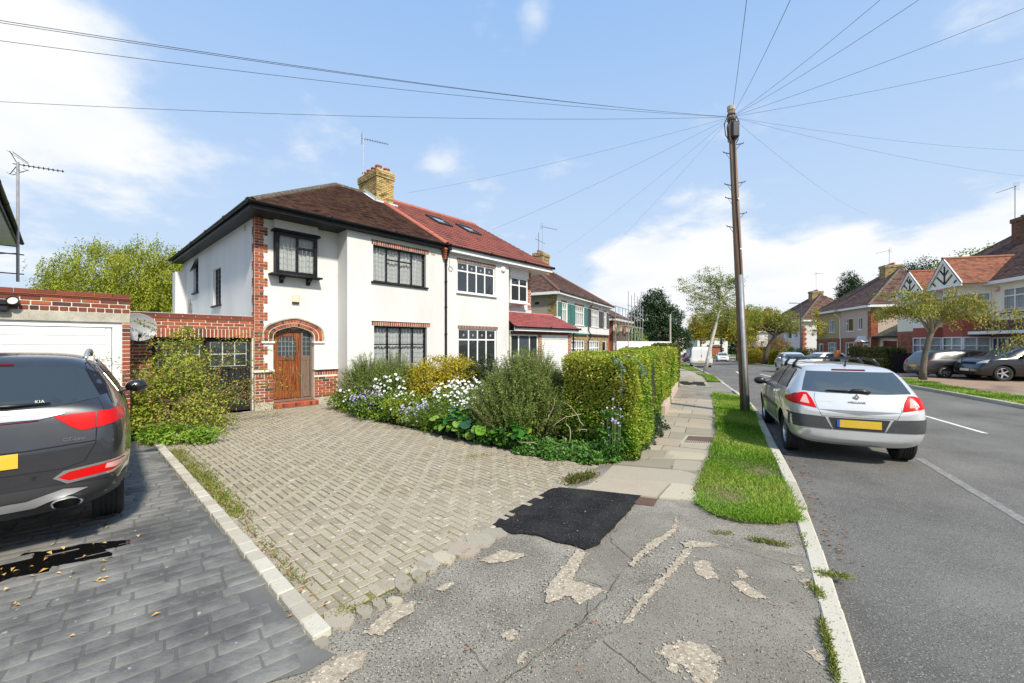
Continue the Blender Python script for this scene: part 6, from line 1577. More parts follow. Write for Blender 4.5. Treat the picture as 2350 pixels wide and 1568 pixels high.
# ================================================================ RIGHT-HAND HOUSES, FAR HOUSES
def hip_roof(par, x0, x1, y0, y1, ze, zr_, m, w=.33, g=.22, hipL=True, hipR=True, rm=None, ov=.35):
    rf = empty('roof', (0, 0, 0), 0, parent=par); x0 -= ov; x1 += ov; y0 -= ov; y1 += ov
    ym = (y0+y1)/2; d = (y1-y0)/2; a = x0+(d if hipL else 0); b = x1-(d if hipR else 0)
    tile_slope(rf, (x0, y0, ze), (x1, y0, ze), (b, ym, zr_), (a, ym, zr_), w, g, .02, m)
    tile_slope(rf, (x1, y1, ze), (x0, y1, ze), (a, ym, zr_), (b, ym, zr_), w*2, g*2, .02, m)
    if hipL: tile_slope(rf, (x0, y1, ze), (x0, y0, ze), (a, ym, zr_), (a, ym, zr_), w, g, .02, m); ridge(rf, (x0, y0, ze+.05), (a, ym, zr_+.03), rm or ridge_dark, .11, .6, 'hip_tile')
    if hipR: tile_slope(rf, (x1, y0, ze), (x1, y1, ze), (b, ym, zr_), (b, ym, zr_), w, g, .02, m); ridge(rf, (x1, y0, ze+.05), (b, ym, zr_+.03), rm or ridge_dark, .11, .6, 'hip_tile')
    ridge(rf, (a, ym, zr_+.02), (b, ym, zr_+.02), rm or ridge_dark, .11, .6)
    MB().box(x0, y0, ze-.06, x1, y1, ze-.02).build('soffit', white_paint, par)
    MB().bbox(x0-.02, y0-.03, ze-.16, x1+.02, y0, ze+.02, .004).bbox(x1, y0, ze-.16, x1+.03, y1, ze+.02, .004).bbox(x0-.03, y0, ze-.16, x0, y1, ze+.02, .004).build('fascia', white_paint, par)
    return rf
def chimney(par, x, y, z0, z1, w, d, m, pots=3):
    q = MB().box(x-w/2, y-d/2, z0, x+w/2, y+d/2, z1-.25).box(x-w/2-.05, y-d/2-.05, z1-.25, x+w/2+.05, y+d/2+.05, z1)
    c = q.build('chimney', mortar_grey, par); b = MB()
    for (zz0, zz1, e) in ((z0, z1-.25, 0), (z1-.25, z1, .05)):
        bond_stuff(b, Matrix.Translation((x, y-d/2-e, 0)), -w/2-e, w/2+e, zz0, zz1)
        bond_stuff(b, Matrix.Translation((x+w/2+e, y, 0)) @ Matrix.Rotation(R(90), 4, 'Z'), -d/2-e, d/2+e, zz0, zz1)
        bond_stuff(b, Matrix.Translation((x-w/2-e, y, 0)) @ Matrix.Rotation(R(-90), 4, 'Z'), -d/2-e, d/2+e, zz0, zz1)
    o = b.build('bricks', m, c); o['kind'] = 'stuff'
    for i in range(pots): MB().lathe([(.11, z1), (.11, z1+.14), (.14, z1+.15), (.14, z1+.2), (0, z1+.2)], 10, M=Matrix.Translation((x-w/2+w*(i+.5)/pots, y, 0))).build('chimney_pot', pot, c)
    return c
def brickwall(par, M, x0, x1, z0, z1, holes, m, name='wall', t=.2):
    o = wall(name, par, M, x0, x1, z0, z1, holes, mortar_grey, t); b = MB()
    bond_stuff(b, M, x0, x1, z0, z1, skip=lambda x, z: any(h[0]-.1 < x < h[1]+.1 and h[2]-.04 < z < h[3]+.04 for h in holes))
    q = b.build('bricks', m, o); q['kind'] = 'stuff'; return o
brick_brown = mk('brown_brick', [(.07,.04,.03),(.16,.07,.045),(.22,.09,.05),(.12,.06,.04)], rough=.9, scale=9, var='island')
cream = mk('cream_render', [(.82,.76,.60),(.86,.81,.66)], rough=.9, scale=2, bump=.004, bscale=30)
pinkr = mk('pinkish_pebbledash', [(.44,.35,.29),(.56,.46,.39)], rough=.95, scale=30, bump=.006, bscale=60)
ochre = mk('ochre_pebbledash', [(.36,.28,.12),(.46,.37,.18)], rough=.95, scale=30, bump=.006, bscale=60)
beigew = mk('beige_pebbledash', [(.38,.32,.25),(.48,.41,.33)], rough=.95, scale=30, bump=.006, bscale=60)
RA = R(-105.5); RO = (27.5, 25.0)
def RW(t, y=0): return (RO[0]+.267*t+.964*y, RO[1]+.964*t-.267*y)
# --- number 34, cream, half-timbered gable; local x = -t (towards the camera)
yh = empty('house', (*RO, 0), RA, 'cream house with half-timbered gable, bay windows and dark blue front door at the right edge', 'house')
EW = 5.27
wall('wall', yh, I4, -.65, 9, 2.75, EW, [(2.75, 5.0, 3.55, 4.85)], cream); 
brickwall(yh, I4, -.65, 9, 0, 2.75, [(2.1, 3.45, .15, 2.2), (3.9, 6.2, .9, 2.2)], brick_redi)
window(yh, I4, 2.75, 5.0, 3.55, 4.85, [1, 1.3, 1], split=[[.3, .7]]*3, fm=upvc, fw=.07, bw=.07, inset=.02, leads=(.14, .18), curt=True, sill=(.1, .06), sillm=black_paint)
window(yh, I4, 3.9, 6.2, .9, 2.2, [1, 1], fm=upvc, inset=.03, curt=True)
def bay(par, x0, x1, yf, z0, z1, split, m, fm, brk=None, bands=True, curt=True):
    """three-sided projecting bay with windows"""
    sp = .55; pts = [(x0, 0), (x0+sp, yf), (x1-sp, yf), (x1, 0)]
    for i, (a, b) in enumerate(zip(pts, pts[1:])):
        L_ = math.dist(a, b); an = math.atan2(b[1]-a[1], b[0]-a[0]); M = Matrix.Translation((a[0], a[1], 0)) @ Matrix.Rotation(an, 4, 'Z')
        n = max(1, round(L_/.62)); window(par, M, .02, L_-.02, z0, z1, [1]*n, split=[split]*n, fm=fm, fw=.06, bw=.06, inset=-.03, curt=curt, leads=None)
    return pts
def solid(par, pts, z0, z1, m, name='bay_wall'): return MB().prism(list(pts)+[(pts[-1][0], pts[-1][1]+.1), (pts[0][0], pts[0][1]+.1)], h0=z0, h1=z1).build(name, m, par)
by = [(-.6, 0), (0, -.95), (1.5, -.95), (2.05, 0)]
for (z0, z1, sp_) in ((.85, 2.25, [.35, .65]), (3.5, 4.75, [.35, .65])):
    p = bay(yh, -.6, 2.05, -.95, z0, z1, sp_, cream, upvc)
p = [(-.6, 0), (-.05, -.95), (1.5, -.95), (2.05, 0)]
b1 = [(x*1.0, y+.02 if y < 0 else y) for x, y in p]
solid(yh, b1, 0, .85, brick_redi); solid(yh, b1, 2.25, 2.9, mk('hung_tile', [(.28,.06,.04),(.38,.10,.06)], rough=.8, scale=8)); solid(yh, [(x, y-.03) for x, y in b1], 2.9, 3.5, mk('hung_tile', (.3,.08,.05))); solid(yh, [(x, y-.05) for x, y in b1], 3.36, 3.5, black_paint, 'bay_sill'); solid(yh, b1, 4.75, EW, cream)
timber = black_paint
def gable(par, x0, x1, yf, yb, z0, z1, side_m, label=None):
    xm = (x0+x1)/2
    MB().prism([(x0, z0), (x1, z0), (xm, z1)], h0=-.08, h1=0, M=Matrix.Translation((0, yf, 0)) @ UP).build('gable', cream, par)
    t = MB(); F_ = Matrix.Translation((0, yf, 0))
    t.bbox(xm-.05, -.03, z0+.1, xm+.05, .0, z1-.3, .004, 0, F_)
    for s_ in (-1, 1):
        for (xa, za, xb, zb) in ((0, z0+.12, .62, z0+.62), (0, z0+.62, .34, z0+.98), (.72, z0+.1, 1.0, z0+.32)):
            a = Vector((xm+s_*xa, 0, za)); b = Vector((xm+s_*xb, 0, zb)); d = b-a; an = math.atan2(d.z, d.x)
            t.bbox(0, -.026, -.045, d.length, 0, .045, .004, 0, F_ @ Matrix.Translation(a) @ Matrix.Rotation(-an, 4, 'Y'))
    t.build('half_timber', timber, par)
    b = MB()
    for s_ in (-1, 1):
        xe = xm+s_*(x1-x0)/2*1.08; b.prism([(xe, z0-.12), (xe, z0+.12), (xm, z1+.22), (xm, z1-.06)], h0=0, h1=.06, M=Matrix.Translation((0, yf-.04, 0)) @ UP)
    b.bbox(x0-.05, yf-.09, z0-.12, x1+.05, yf-.0, z0+.06, .006); b.build('bargeboard', white_paint, par)
    rf = empty('gable_roof', (0, 0, 0), 0, parent=par); o = .12
    zr_ = z1+.2
    tile_slope(rf, (x1+o, yf-.12, z0), (x1+o, yb-1.6, z0), (xm, yb+1.0, zr_), (xm, yf-.12, zr_), .17, .11, .014, side_m)
    tile_slope(rf, (x0-o, yb-1.6, z0), (x0-o, yf-.12, z0), (xm, yf-.12, zr_), (xm, yb+1.0, zr_), .17, .11, .014, side_m)
    MB().box(x0, yf, z0-.02, x1, 0, z0).build('soffit', white_paint, par)
    ridge(rf, (xm, yf-.12, zr_+.02), (xm, yb+1.0, zr_+.02), side_m, .09, .4)
gable(yh, -.35, 2.25, -1.45, 1.6, EW, 6.75, tile_orange)
hip_roof(yh, -.65, 9, 0, 8.4, EW+.02, 8.9, tile_brown, w=.2, g=.14, hipL=False)
chimney(yh, -.35, 3.4, 7.4, 9.45, 1.1, .9, brick_brown)
# porch lean-to over the blue door
tile_slope(empty('porch_roof', (0, 0, 0), 0, parent=yh), (1.6, -.75, 2.55), (9, -.75, 2.55), (9, .0, 3.15), (1.6, .0, 3.15), .2, .13, .014, tile_brown)
MB().bbox(1.6, -.78, 2.38, 9, -.70, 2.55, .01).build('porch_fascia', white_paint, yh)
q = MB()
for x in (2.12, 2.45, 3.08, 3.38): q.bbox(x, -.04, .1, x+.07, .05, 2.2, .004)
q.bbox(2.1, -.041, 2.14, 3.45, .05, 2.2, .004); dfo = q.build('door_frame', upvc, yh)
bluep = mk('dark_blue_door', (.012,.035,.10), rough=.3)
q = MB().bbox(2.53, .0, .15, 3.07, .04, 2.14, .004); dbl = q.build('door', bluep, yh); MB().lathe([(0, .02), (.16, .02), (.17, 0)], 16, M=Matrix.Translation((2.8, -.005, 1.55)) @ Matrix.Rotation(R(90), 4, 'X')).build('pane', glass_dark, dbl)
MB().box(2.2, .0, .15, 2.45, .03, 2.14).box(3.15, .0, .15, 3.38, .03, 2.14).build('door_side_panel', bluep, yh)
q = MB().bbox(3.72, -.03, 1.42, 4.02, -.005, 1.72, .02); nb_ = q.build('number_plaque', upvc, yh); text('34', .16, black_paint, yh, Matrix.Translation((3.87, -.034, 1.57)) @ Matrix.Rotation(R(90), 4, 'X'), .002, 'house_number')
MB().bbox(2.35, -.1, 4.75, 2.6, -.0, 4.98, .03).build('alarm_box', mk('alarm_red_white', [(.6,.03,.03),(.75,.7,.68)], rough=.4, scale=3), yh)
# --- white half of the same pair
wh_ = empty('house', (*RO, 0), RA, 'pale semi-detached house with half-timbered gable left of the cream one, behind the young cherry', 'house')
wall('wall', wh_, I4, -6.2, -.651, 2.75, EW, [], cream); brickwall(wh_, I4, -6.2, -.651, 0, 2.75, [], brick_redi)
p2 = [(-3.3, 0), (-2.75, -.95), (-1.25, -.95), (-.7, 0)]
for (z0, z1) in ((.85, 2.25), (3.5, 4.75)): bay(wh_, -3.3, -.7, -.95, z0, z1, [.35, .65], white_paint, upvc)
solid(wh_, p2, 0, .85, brick_redi); solid(wh_, p2, 2.25, 2.9, MATS['hung_tile']); solid(wh_, p2, 2.9, 3.5, white_paint); solid(wh_, p2, 4.75, EW, white_paint)
gable(wh_, -3.36, -.94, -1.45, 1.6, EW-.05, 6.5, tile_orange)
MB().box(-6.2, .001, 0, -6.0, 8.4, EW).build('wall', cream, wh_)
hip_roof(wh_, -6.2, -.651, 0, 8.4, EW, 8.88, tile_brown, w=.2, g=.14, hipR=False)
# --- brick outhouse with the dark red doors between the pairs
bo = empty('garage', (*RO, 0), RA, 'low garage with dark red doors and mossy lean-to roof between the houses across the road', 'garage')
wall('wall', bo, Matrix.Translation((0, .6, 0)), -9.6, -5.4, 0, 2.5, [(-9.3, -7.4, 0, 2.1), (-7.1, -5.9, 0, 2.2)], cream)
mred = mk('dark_red_paint', (.13,.008,.015), rough=.4)
for k in range(4): MB().bbox(-9.28+k*.47, .66, 0, -8.83+k*.47, .72, 1.25, .006).bbox(-9.28+k*.47, .67, 1.25, -8.83+k*.47, .72, 2.08, .006).build('door_panel', mred, bo)
MB().bbox(-7.08, .66, 0, -5.92, .72, 2.15, .006).build('door', mred, bo); MB().box(-6.7, .64, .9, -6.3, .655, 1.9).build('pane', glass_dark, bo)
tile_slope(empty('roof', (0, 0, 0), 0, parent=bo), (-10.0, .1, 2.45), (-5.0, .1, 2.45), (-6.2, 2.6, 3.9), (-9.4, 2.6, 3.9), .25, .2, .02, mk('mossy_tile', [(.07,.06,.05),(.13,.12,.08),(.10,.11,.05)], rough=.95, scale=3, var='island'))
MB().bbox(-10, .05, 2.3, -5, .12, 2.44, .01).build('fascia', black_paint, bo)
# --- pinkish/ochre pair
def corner_pair(t0, o_label, p_label, mA, mB, ez=4.95, zr_=8.5, split_at=5.0, L_=10, O=RO, ang=RA, dirv=(.267, .964), inn=(.964, -.267), chim=8.95, chm=None, brickbase=True, lab3=None):
    loc = (O[0]+dirv[0]*t0, O[1]+dirv[1]*t0, 0)
    out = []
    for k, (x1, x0, m, lab) in enumerate(((0, -split_at, mA, p_label), (-split_at-.001, -L_, mB, o_label))):
        h_ = empty('house', loc, ang, lab, 'house'); out.append(h_)
        w = x1-x0; uw_ = [(x0+.9, x0+2.2, 3.2, 4.4), (x1-2.0, x1-1.3, 3.3, 4.4)] if k == 0 else [(x1-2.3, x1-1.1, 3.2, 4.4), (x0+.8, x0+1.5, 3.3, 4.4)]
        lw_ = [(x0+.8, x0+2.6, .9, 2.2), (x1-1.3, x1-.4, .1, 2.1)] if k == 0 else [(x1-2.6, x1-.9, .8, 2.2), (x0+.4, x0+1.3, .1, 2.1)]
        wall('wall', h_, I4, x0, x1, 2.62, ez, uw_, m)
        if brickbase: brickwall(h_, Matrix.Translation((0, .03, 0)), x0, x1, 0, 2.6, lw_, brick_redi)
        else: wall('wall', h_, Matrix.Translation((0, .01, 0)), x0, x1, 0, 2.6, lw_, m)
        for i, q in enumerate(uw_): window(h_, I4, *q, [.35, 1] if i == 0 else [.8, 1], split=[[.35, .65], [1]] if i == 0 else [[1], [1]], fm=upvc, fw=.07, bw=.06, inset=.03, sill=(.05, .05), curt=(k == 1))
        window(h_, Matrix.Translation((0, .03, 0)), *lw_[0], [.4, 1, .4], split=[[.4, .6], [.35, .65], [.4, .6]], fm=upvc, fw=.07, bw=.06, inset=.03, curt=(k == 1))
        q = lw_[1]; window(h_, Matrix.Translation((0, .03, 0)), *q, [1], split=[[1]], fm=upvc, fw=.14, inset=.02, curt=False, name='door')
    MB().box(-.2, .001, 0, 0, 8.5, ez).build('wall', mA, out[0]); MB().box(-L_, .001, 0, -L_+.2, 8.5, ez).build('wall', mB, out[1])
    hip_roof(out[0], -split_at, 0, 0, 8.5, ez, zr_, tile_brown, hipL=False); hip_roof(out[1], -L_, -split_at-.001, 0, 8.5, ez, zr_, tile_brown, hipR=False)
    chimney(out[0], -split_at, 4.0, zr_-1.2, chim, .9, 1.4, chm or brick_yellowi)
    return out
pp = corner_pair(9.7, 'ochre half of the pebbledashed pair across the road', 'pinkish pebbledashed house with brick corner across the road, nearest half of its pair', pinkr, ochre, ez=5.3, zr_=8.9, chim=9.35)
b = MB(); bond_stuff(b, I4, -.45, 0, 2.6, 4.9, proud=.02); bond_stuff(b, Matrix.Rotation(R(90), 4, 'Z'), 0, .5, 0, 4.9, proud=.02); o = b.build('quoin_bricks', brick_redi, pp[0]); o['kind'] = 'stuff'
MB().tube([(-5, -.5, 4.9), (-5, -.05, 4.5), (-5, -.05, 2.7), (-4.9, -.05, 2.5), (-4.9, -.05, 0)], .05, 8).build('downpipe', white_paint, pp[0])
q = MB(); q.prism([(-1.5, 2.25), (-.2, 2.25), (-.85, 2.75)], h0=0, h1=.5, M=UP); q.build('porch_gable', white_paint, pp[0])
d4 = R(-100); hp = corner_pair(0, 'white house beyond the street lamp, farther half', 'white house with brown hipped roof, brick toothed corner and yellow chimney behind the street lamp', render_white, beigew, ez=5.5, zr_=9.2, O=(36.9, 52), ang=d4, dirv=(.174, .985), chim=9.7, brickbase=False)
b = MB(); bond_stuff(b, Matrix.Rotation(R(90), 4, 'Z'), 0, .45, 0, 4.8, proud=.03, skip=lambda x, z: x > .25 and int(z/.3) % 2); bond_stuff(b, I4, -.4, 0, 0, 4.8, proud=.02, skip=lambda x, z: x < -.22 and int(z/.3) % 2); o = b.build('quoin_bricks', brick_redi, hp[0]); o['kind'] = 'stuff'
h5 = corner_pair(0, 'farther half of the pair with the red chimney', 'house with orange tiled roof and red brick chimney behind the street trees', render_white, render_white, ez=5.8, zr_=9.8, O=(49.8, 84), ang=R(-105), dirv=(.25, .97), chim=10.8, chm=brick_redi, brickbase=False)
# far row closing the view
FAR = [(42, 120, 190, 'white gabled house closing the view, left of the van', render_white), (57, 126, 186, 'white house with brick porch closing the view behind the white van', render_white), (76, 130, 182, 'brick and render house far off behind the yellow street trees', beigew)]
for (x, y, a, lab, m) in FAR:
    h_ = empty('house', (x, y, 0), R(a+180), lab, 'house')
    uw_ = [(1, 2.4, 3.2, 4.5), (4.2, 5.6, 3.2, 4.5), (7.2, 8.6, 3.2, 4.5)]; lw_ = [(1, 2.6, .9, 2.2), (4.4, 5.4, 0, 2.2), (7, 8.8, .9, 2.2)]
    wall('wall', h_, I4, 0, 10, 2.6, 5, uw_, m); wall('wall', h_, Matrix.Translation((0, .01, 0)), 0, 10, 0, 2.59, lw_, brick_redi if m is beigew else m)
    for q in uw_+lw_: window(h_, I4, *q, [1, 1], split=[[.35, .65]]*2, fm=upvc, fw=.08, bw=.08, inset=.04, curt=False, panes=False)
    MB().box(9.8, .01, 0, 10, 8, 5).box(0, .01, 0, .2, 8, 5).build('wall', m, h_)
    hip_roof(h_, 0, 10, 0, 8, 5, 8.2, tile_brown, w=.6, g=.4)
    tile_slope(empty('porch_roof', (0, 0, 0), 0, parent=h_), (3.2, -1.4, 2.4), (7.2, -1.4, 2.4), (7.2, 0, 3.1), (3.2, 0, 3.1), .5, .3, .02, tile_brown); brickwall(h_, Matrix.Translation((0, -1.1, 0)), 3.4, 7, 0, 2.4, [], brick_redi, t=.1)

# ================================================================ LEFT SIDE BEYOND NUMBER 19: shuttered pair
h3 = empty('house', (2.96, 27, 0), math.atan2(.878, .4787), 'white upper-floored house with green louvred shutters and pebbledashed side, beyond the red roofed porch', 'house')
h3b = empty('house', (2.96, 27, 0), math.atan2(.878, .4787), 'white upper-floored house with grey louvred shutters, farther half of the shuttered pair', 'house')
def hx(px):    # crop pixel -> distance along the front
    r = ((1550+px/5.6)-1498.5)/1198.8; return (27*r-2.96)/(.4787-.878*r)
E3 = 5.27; XP = hx(955); XE = 12.7
def pos(px, c=0): return hx(px)
g1 = [(pos(520), pos(612)), (pos(738), pos(890))]; g2 = [(pos(1003), pos(1130)), (pos(1208), pos(1258))]
grn = mk('green_shutter', [(.03,.14,.12),(.05,.20,.17)], rough=.5, scale=6); gry = mk('dark_grey_shutter', (.06,.06,.07), rough=.5)
for (h_, x0, x1, ws, lws, sm, shp) in ((h3, 0, XP, g1, [(pos(688), pos(903))], grn, [(460, 520), (622, 680), (684, 738), (893, 945)]), (h3b, XP+.001, XE, g2, [(pos(965), pos(1142)), (pos(1200), pos(1262))], gry, [(970, 1003), (1131, 1170), (1172, 1207), (1259, 1292)])):
    up_ = [(a, b, 3.28, 4.68) for a, b in ws]; lo_ = [(a, b, .75 if i == 0 else 0, 2.15) for i, (a, b) in enumerate(lws)]
    wall('wall', h_, I4, x0, x1, 2.68, E3, up_, render_white); b = brickwall(h_, Matrix.Translation((0, .04, 0)), x0, x1, 0, 2.66, lo_, brick_yellowi)
    for (a, b_, c_, d_) in up_:
        n = max(2, round((b_-a)/.42)); window(h_, I4, a, b_, c_, d_, [1]*n, split=[[.28, .72]]*n, fm=upvc, fw=.06, bw=.05, inset=.04, sill=(.06, .06))
        q = MB(); bond_stuff(q, I4, a-.05, b_+.05, 4.73, 4.88, c=.15, L=.075); o = q.build('lintel_bricks', brick_yellowi, h_); o['kind'] = 'stuff'
    for i, (a, b_, c_, d_) in enumerate(lo_):
        n = 5 if i == 0 else 1; window(h_, Matrix.Translation((0, .04, 0)), a, b_, c_, d_, [1]*n, split=[[.42, .58]]*n, fm=upvc, fw=.08, bw=.09, inset=.02, curt=(i == 0), name='window' if i == 0 else 'door')
    MB().bbox(x0+.1, -.14, 2.58, x1-.2, .0, 2.68, .01).build('string_course', sm, h_)
    for (a, b_) in shp:
        a, b_ = pos(a), pos(b_); s_ = MB(); s_.bbox(a, -.05, 3.26, a+.05, -.005, 4.70, .004); s_.bbox(b_-.05, -.05, 3.26, b_, -.005, 4.70, .004); s_.bbox(a+.05, -.049, 3.26, b_-.05, -.005, 3.32, .004); s_.bbox(a+.05, -.049, 4.64, b_-.05, -.005, 4.70, .004)
        sh = s_.build('shutter', sm, h_)
        lv = sh
        for k in range(14): z = 3.34+k*.093; MB().add([(a+.05, -.045, z), (b_-.05, -.045, z), (b_-.05, -.01, z+.05), (a+.05, -.01, z+.05), (a+.05, -.045, z+.012), (b_-.05, -.045, z+.012), (b_-.05, -.01, z+.062), (a+.05, -.01, z+.062)], [(0,1,5,4),(4,5,6,7),(0,3,2,1)]).build('slat', sm, lv)
MB().box(0, .001, 0, .2, 8.2, E3).build('wall', pebble, h3)
q = MB(); bond_stuff(q, Matrix.Rotation(R(-90), 4, 'Z') @ Matrix.Translation((-.62, 0, 0)), 0, .60, 0, E3, proud=.02); o = q.build('quoin_bricks', brick_yellowi, h3); o['kind'] = 'stuff'
MB().bbox(-.02, 1.3, 4.55, .01, 1.6, 4.72, .004).build('air_brick', dark_in, h3)
MB().box(XE-.2, .001, 0, XE, 8.2, E3).build('wall', brick_redi, h3b)
hip_roof(h3, 0, XP, 0, 8.2, E3+.03, 8.3, tile_brown, w=.25, g=.16, hipR=False, rm=mk('brown_ridge', (.16,.08,.055), rough=.9)); hip_roof(h3b, XP+.001, XE, 0, 8.2, E3+.03, 8.3, tile_brown, w=.25, g=.16, hipL=False, rm=MATS['brown_ridge'])
for hh, x in ((h3, 0), (h3b, 0)): pass
gutter(h3, (-.35, -.42, E3+.05), (XP, -.42, E3+.05)); gutter(h3b, (XP, -.42, E3+.05), (XE+.3, -.42, E3+.05))
MB().tube([(XP, -.4, 5.0), (XP, -.08, 4.7), (XP, -.08, 2.9), (XP+.2, -.2, 2.6), (XP+.2, -.12, 2.3), (XP-.1, -.07, 2.1), (XP-.1, -.07, 0)], .045, 8).build('downpipe', black_paint, h3)
chimney(h3, 4.1, 3.0, 7.0, 8.9, 1.3, .8, brick_yellowi, 4)
a3 = empty('aerial', (2.96+.4787*4.3-.878*3.0, 27+.878*4.3+.4787*3.0, 0), math.atan2(.878, .4787), 'tall aerial on the chimney of the shuttered houses', 'aerial'); aerial(a3, (0, 0, 8.7), 2.6, (.9, -.4, 0), 6, 1.6, galv)
MB().tube([(-.7, 0, 8.7), (-.7, 0, 10.6)], .02, 5).tube([(-1.3, 0, 10.0), (.5, 0, 10.0)], .015, 5).build('antenna', dkm, a3)
# scaffolded house
sh_ = empty('house', (2.96+.4787*14.2, 27+.878*14.2, 0), math.atan2(.878, .4787), 'house under repair behind scaffolding beyond the shuttered pair', 'house')
wall('wall', sh_, I4, 0, 7, 0, 4.6, [(.8, 2.2, 3, 4.2), (3.6, 5.2, 3, 4.2), (1, 3, .8, 2.1)], mk('bare_brick_plaster', [(.40,.25,.18),(.62,.55,.48)], rough=.95, scale=1.2)); MB().box(0, .01, 0, .2, 8, 4.6).build('wall', brick_redi, sh_)
hip_roof(sh_, 0, 7, 0, 8, 4.6, 7.2, tile_brown, w=.5, g=.3)
scf = empty('scaffolding', (2.96+.4787*14.0, 27+.878*14.0, 0), math.atan2(.878, .4787), 'galvanised tube scaffolding with board lifts in front of the house under repair', 'scaffolding')
for i in range(6):
    for y in (-.35, -1.55): MB().tube([(i*1.35-.3, y, 0), (i*1.35-.3+random.uniform(-.05, .05), y, random.uniform(6.0, 7.6) if y < -1 else 5.8)], .03, 6).build('standard', galv, scf)
for z in (1.9, 3.8, 4.9, 5.8):
    for y in (-.35, -1.55): MB().tube([(-.6, y, z), (7.0, y, z+random.uniform(-.05, .05))], .03, 6).build('ledger', galv, scf)
for z in (1.95, 3.85):
    for k in range(4): MB().bbox(-.5, -1.5+k*.27, z+.03, 6.9, -1.27+k*.27, z+.07, .004).build('board', mk('scaffold_board', [(.35,.27,.16),(.5,.42,.28)], rough=.9, scale=5), scf)
for i in range(4): MB().tube([(i*1.6, -1.6, 0), (i*1.6+1.3, -1.6, 3.8)], .03, 6).build('brace', galv, scf)
hd = empty('hoarding', (9.6, 37.6, 0), math.atan2(4.6, 6.6), 'long white site hoarding behind the hedge', 'hoarding')
for i in range(7): MB().bbox(i*1.2, -.02, 0, i*1.2+1.19, .02, 2.38+.01*(i % 2), .004).build('panel', white_paint, hd)
op = MB().tube([(0, 0, 0), (.0, 0, 5.5)], [.11, .09], 10); tag(op.build('concrete_post', concrete_pale, loc=(17.0, 44.0, 0)), 'plain grey concrete lamp column with no lamp beyond the white hoarding', 'post')

# ================================================================ street furniture
tp = empty('telegraph_pole', (5.86, 10.28, 0), 0, 'tall wooden telegraph pole with steps, black junction box and galvanised cable guard on the verge', 'telegraph pole')
m_pole = mk('creosoted_pole', [(.10,.062,.04),(.23,.15,.10),(.17,.11,.075)], rough=.9, scale=3, stretch=(8,8,.25), bump=.004)
TOP = Vector((-.34, .05, 7.70))
MB().tube([(0, 0, -.1), TOP*.5, TOP], [.112, .092, .076], 18).build('pole', m_pole, tp, smooth=True)
on = lambda z: TOP*(z/7.70)
MB().tube([on(7.62), on(7.72)], [.088, .09], 18).build('pole_cap', mk('weathered_cap', (.42,.38,.32), rough=.8), tp)
q = MB(); q.tube([on(3.45)+Vector((-.03, -.115, 0)), on(0.05)+Vector((-.05, -.13, 0))], .048, 10); q.build('cable_guard', mk('galvanised_guard', [(.22,.24,.25),(.36,.38,.39)], rough=.5, metal=.15, scale=4), tp, smooth=True)
q = MB(); q.tube([on(z)+Vector((-.015+.01*math.sin(z*2), -.10, 0)) for z in np.linspace(3.3, 7.0, 20)], .013, 6); q.build('cable', black_plastic, tp)
q = MB(); q.bbox(-.10, -.19, 6.86, .10, -.07, 7.28, .04); jb = q.build('junction_box', black_plastic, tp); jb.location = (on(7.05).x, on(7.05).y, 0)
for k in range(7):
    a = k*.9; r_ = .13; z = 7.0+.05*(k % 4); q = MB(); q.tube([on(z)+Vector((math.cos(a)*.09, math.sin(a)*.09, .35)), on(z)+Vector((math.cos(a)*r_*1.3, math.sin(a)*r_*1.3, .18)), on(z)+Vector((math.cos(a)*r_*1.1, math.sin(a)*r_*1.1, -.12)), on(z)+Vector((math.cos(a+.4)*.09, math.sin(a+.4)*.09, -.25))], .012, 5); q.build('cable_loop', black_plastic, tp, smooth=True)
MB().tube([on(7.36), on(7.42)], [.10, .10], 14).tube([on(7.50), on(7.53)], [.098, .098], 14).build('ring_band', dkm, tp)
for z, s_ in ((6.75, 1), (6.52, -1), (5.78, 1), (5.72, -1), (5.38, -1), (5.0, 1), (4.66, -1), ):
    p = on(z); q = MB(); q.tube([p+Vector((s_*.06, 0, 0)), p+Vector((s_*.255, -.02, .03)), p+Vector((s_*.26, -.02, .055))], .012, 6); q.tube([p+Vector((s_*.20, -.02, .02)), p+Vector((s_*.08, 0, -.13))], .006, 4); q.build('step', dkm, tp)
for (z, c_) in ((5.35, 0), (4.1, 0)): MB().lathe([(0, .02), (.02, .015), (.022, 0)], 8, M=Matrix.Translation(on(z)+Vector((.02, -.1, 0))) @ Matrix.Rotation(R(90), 4, 'X')).build('pole_tag', upvc, tp)
wt = Vector((5.86, 10.28, 0))+on(7.45)
m_wire = mk('overhead_wire', (.05,.05,.055), rough=.6)
def pt(px, py, Y): return Vector(((px-1175)/940*Y, Y, CAMH+(788-py)/940*Y))
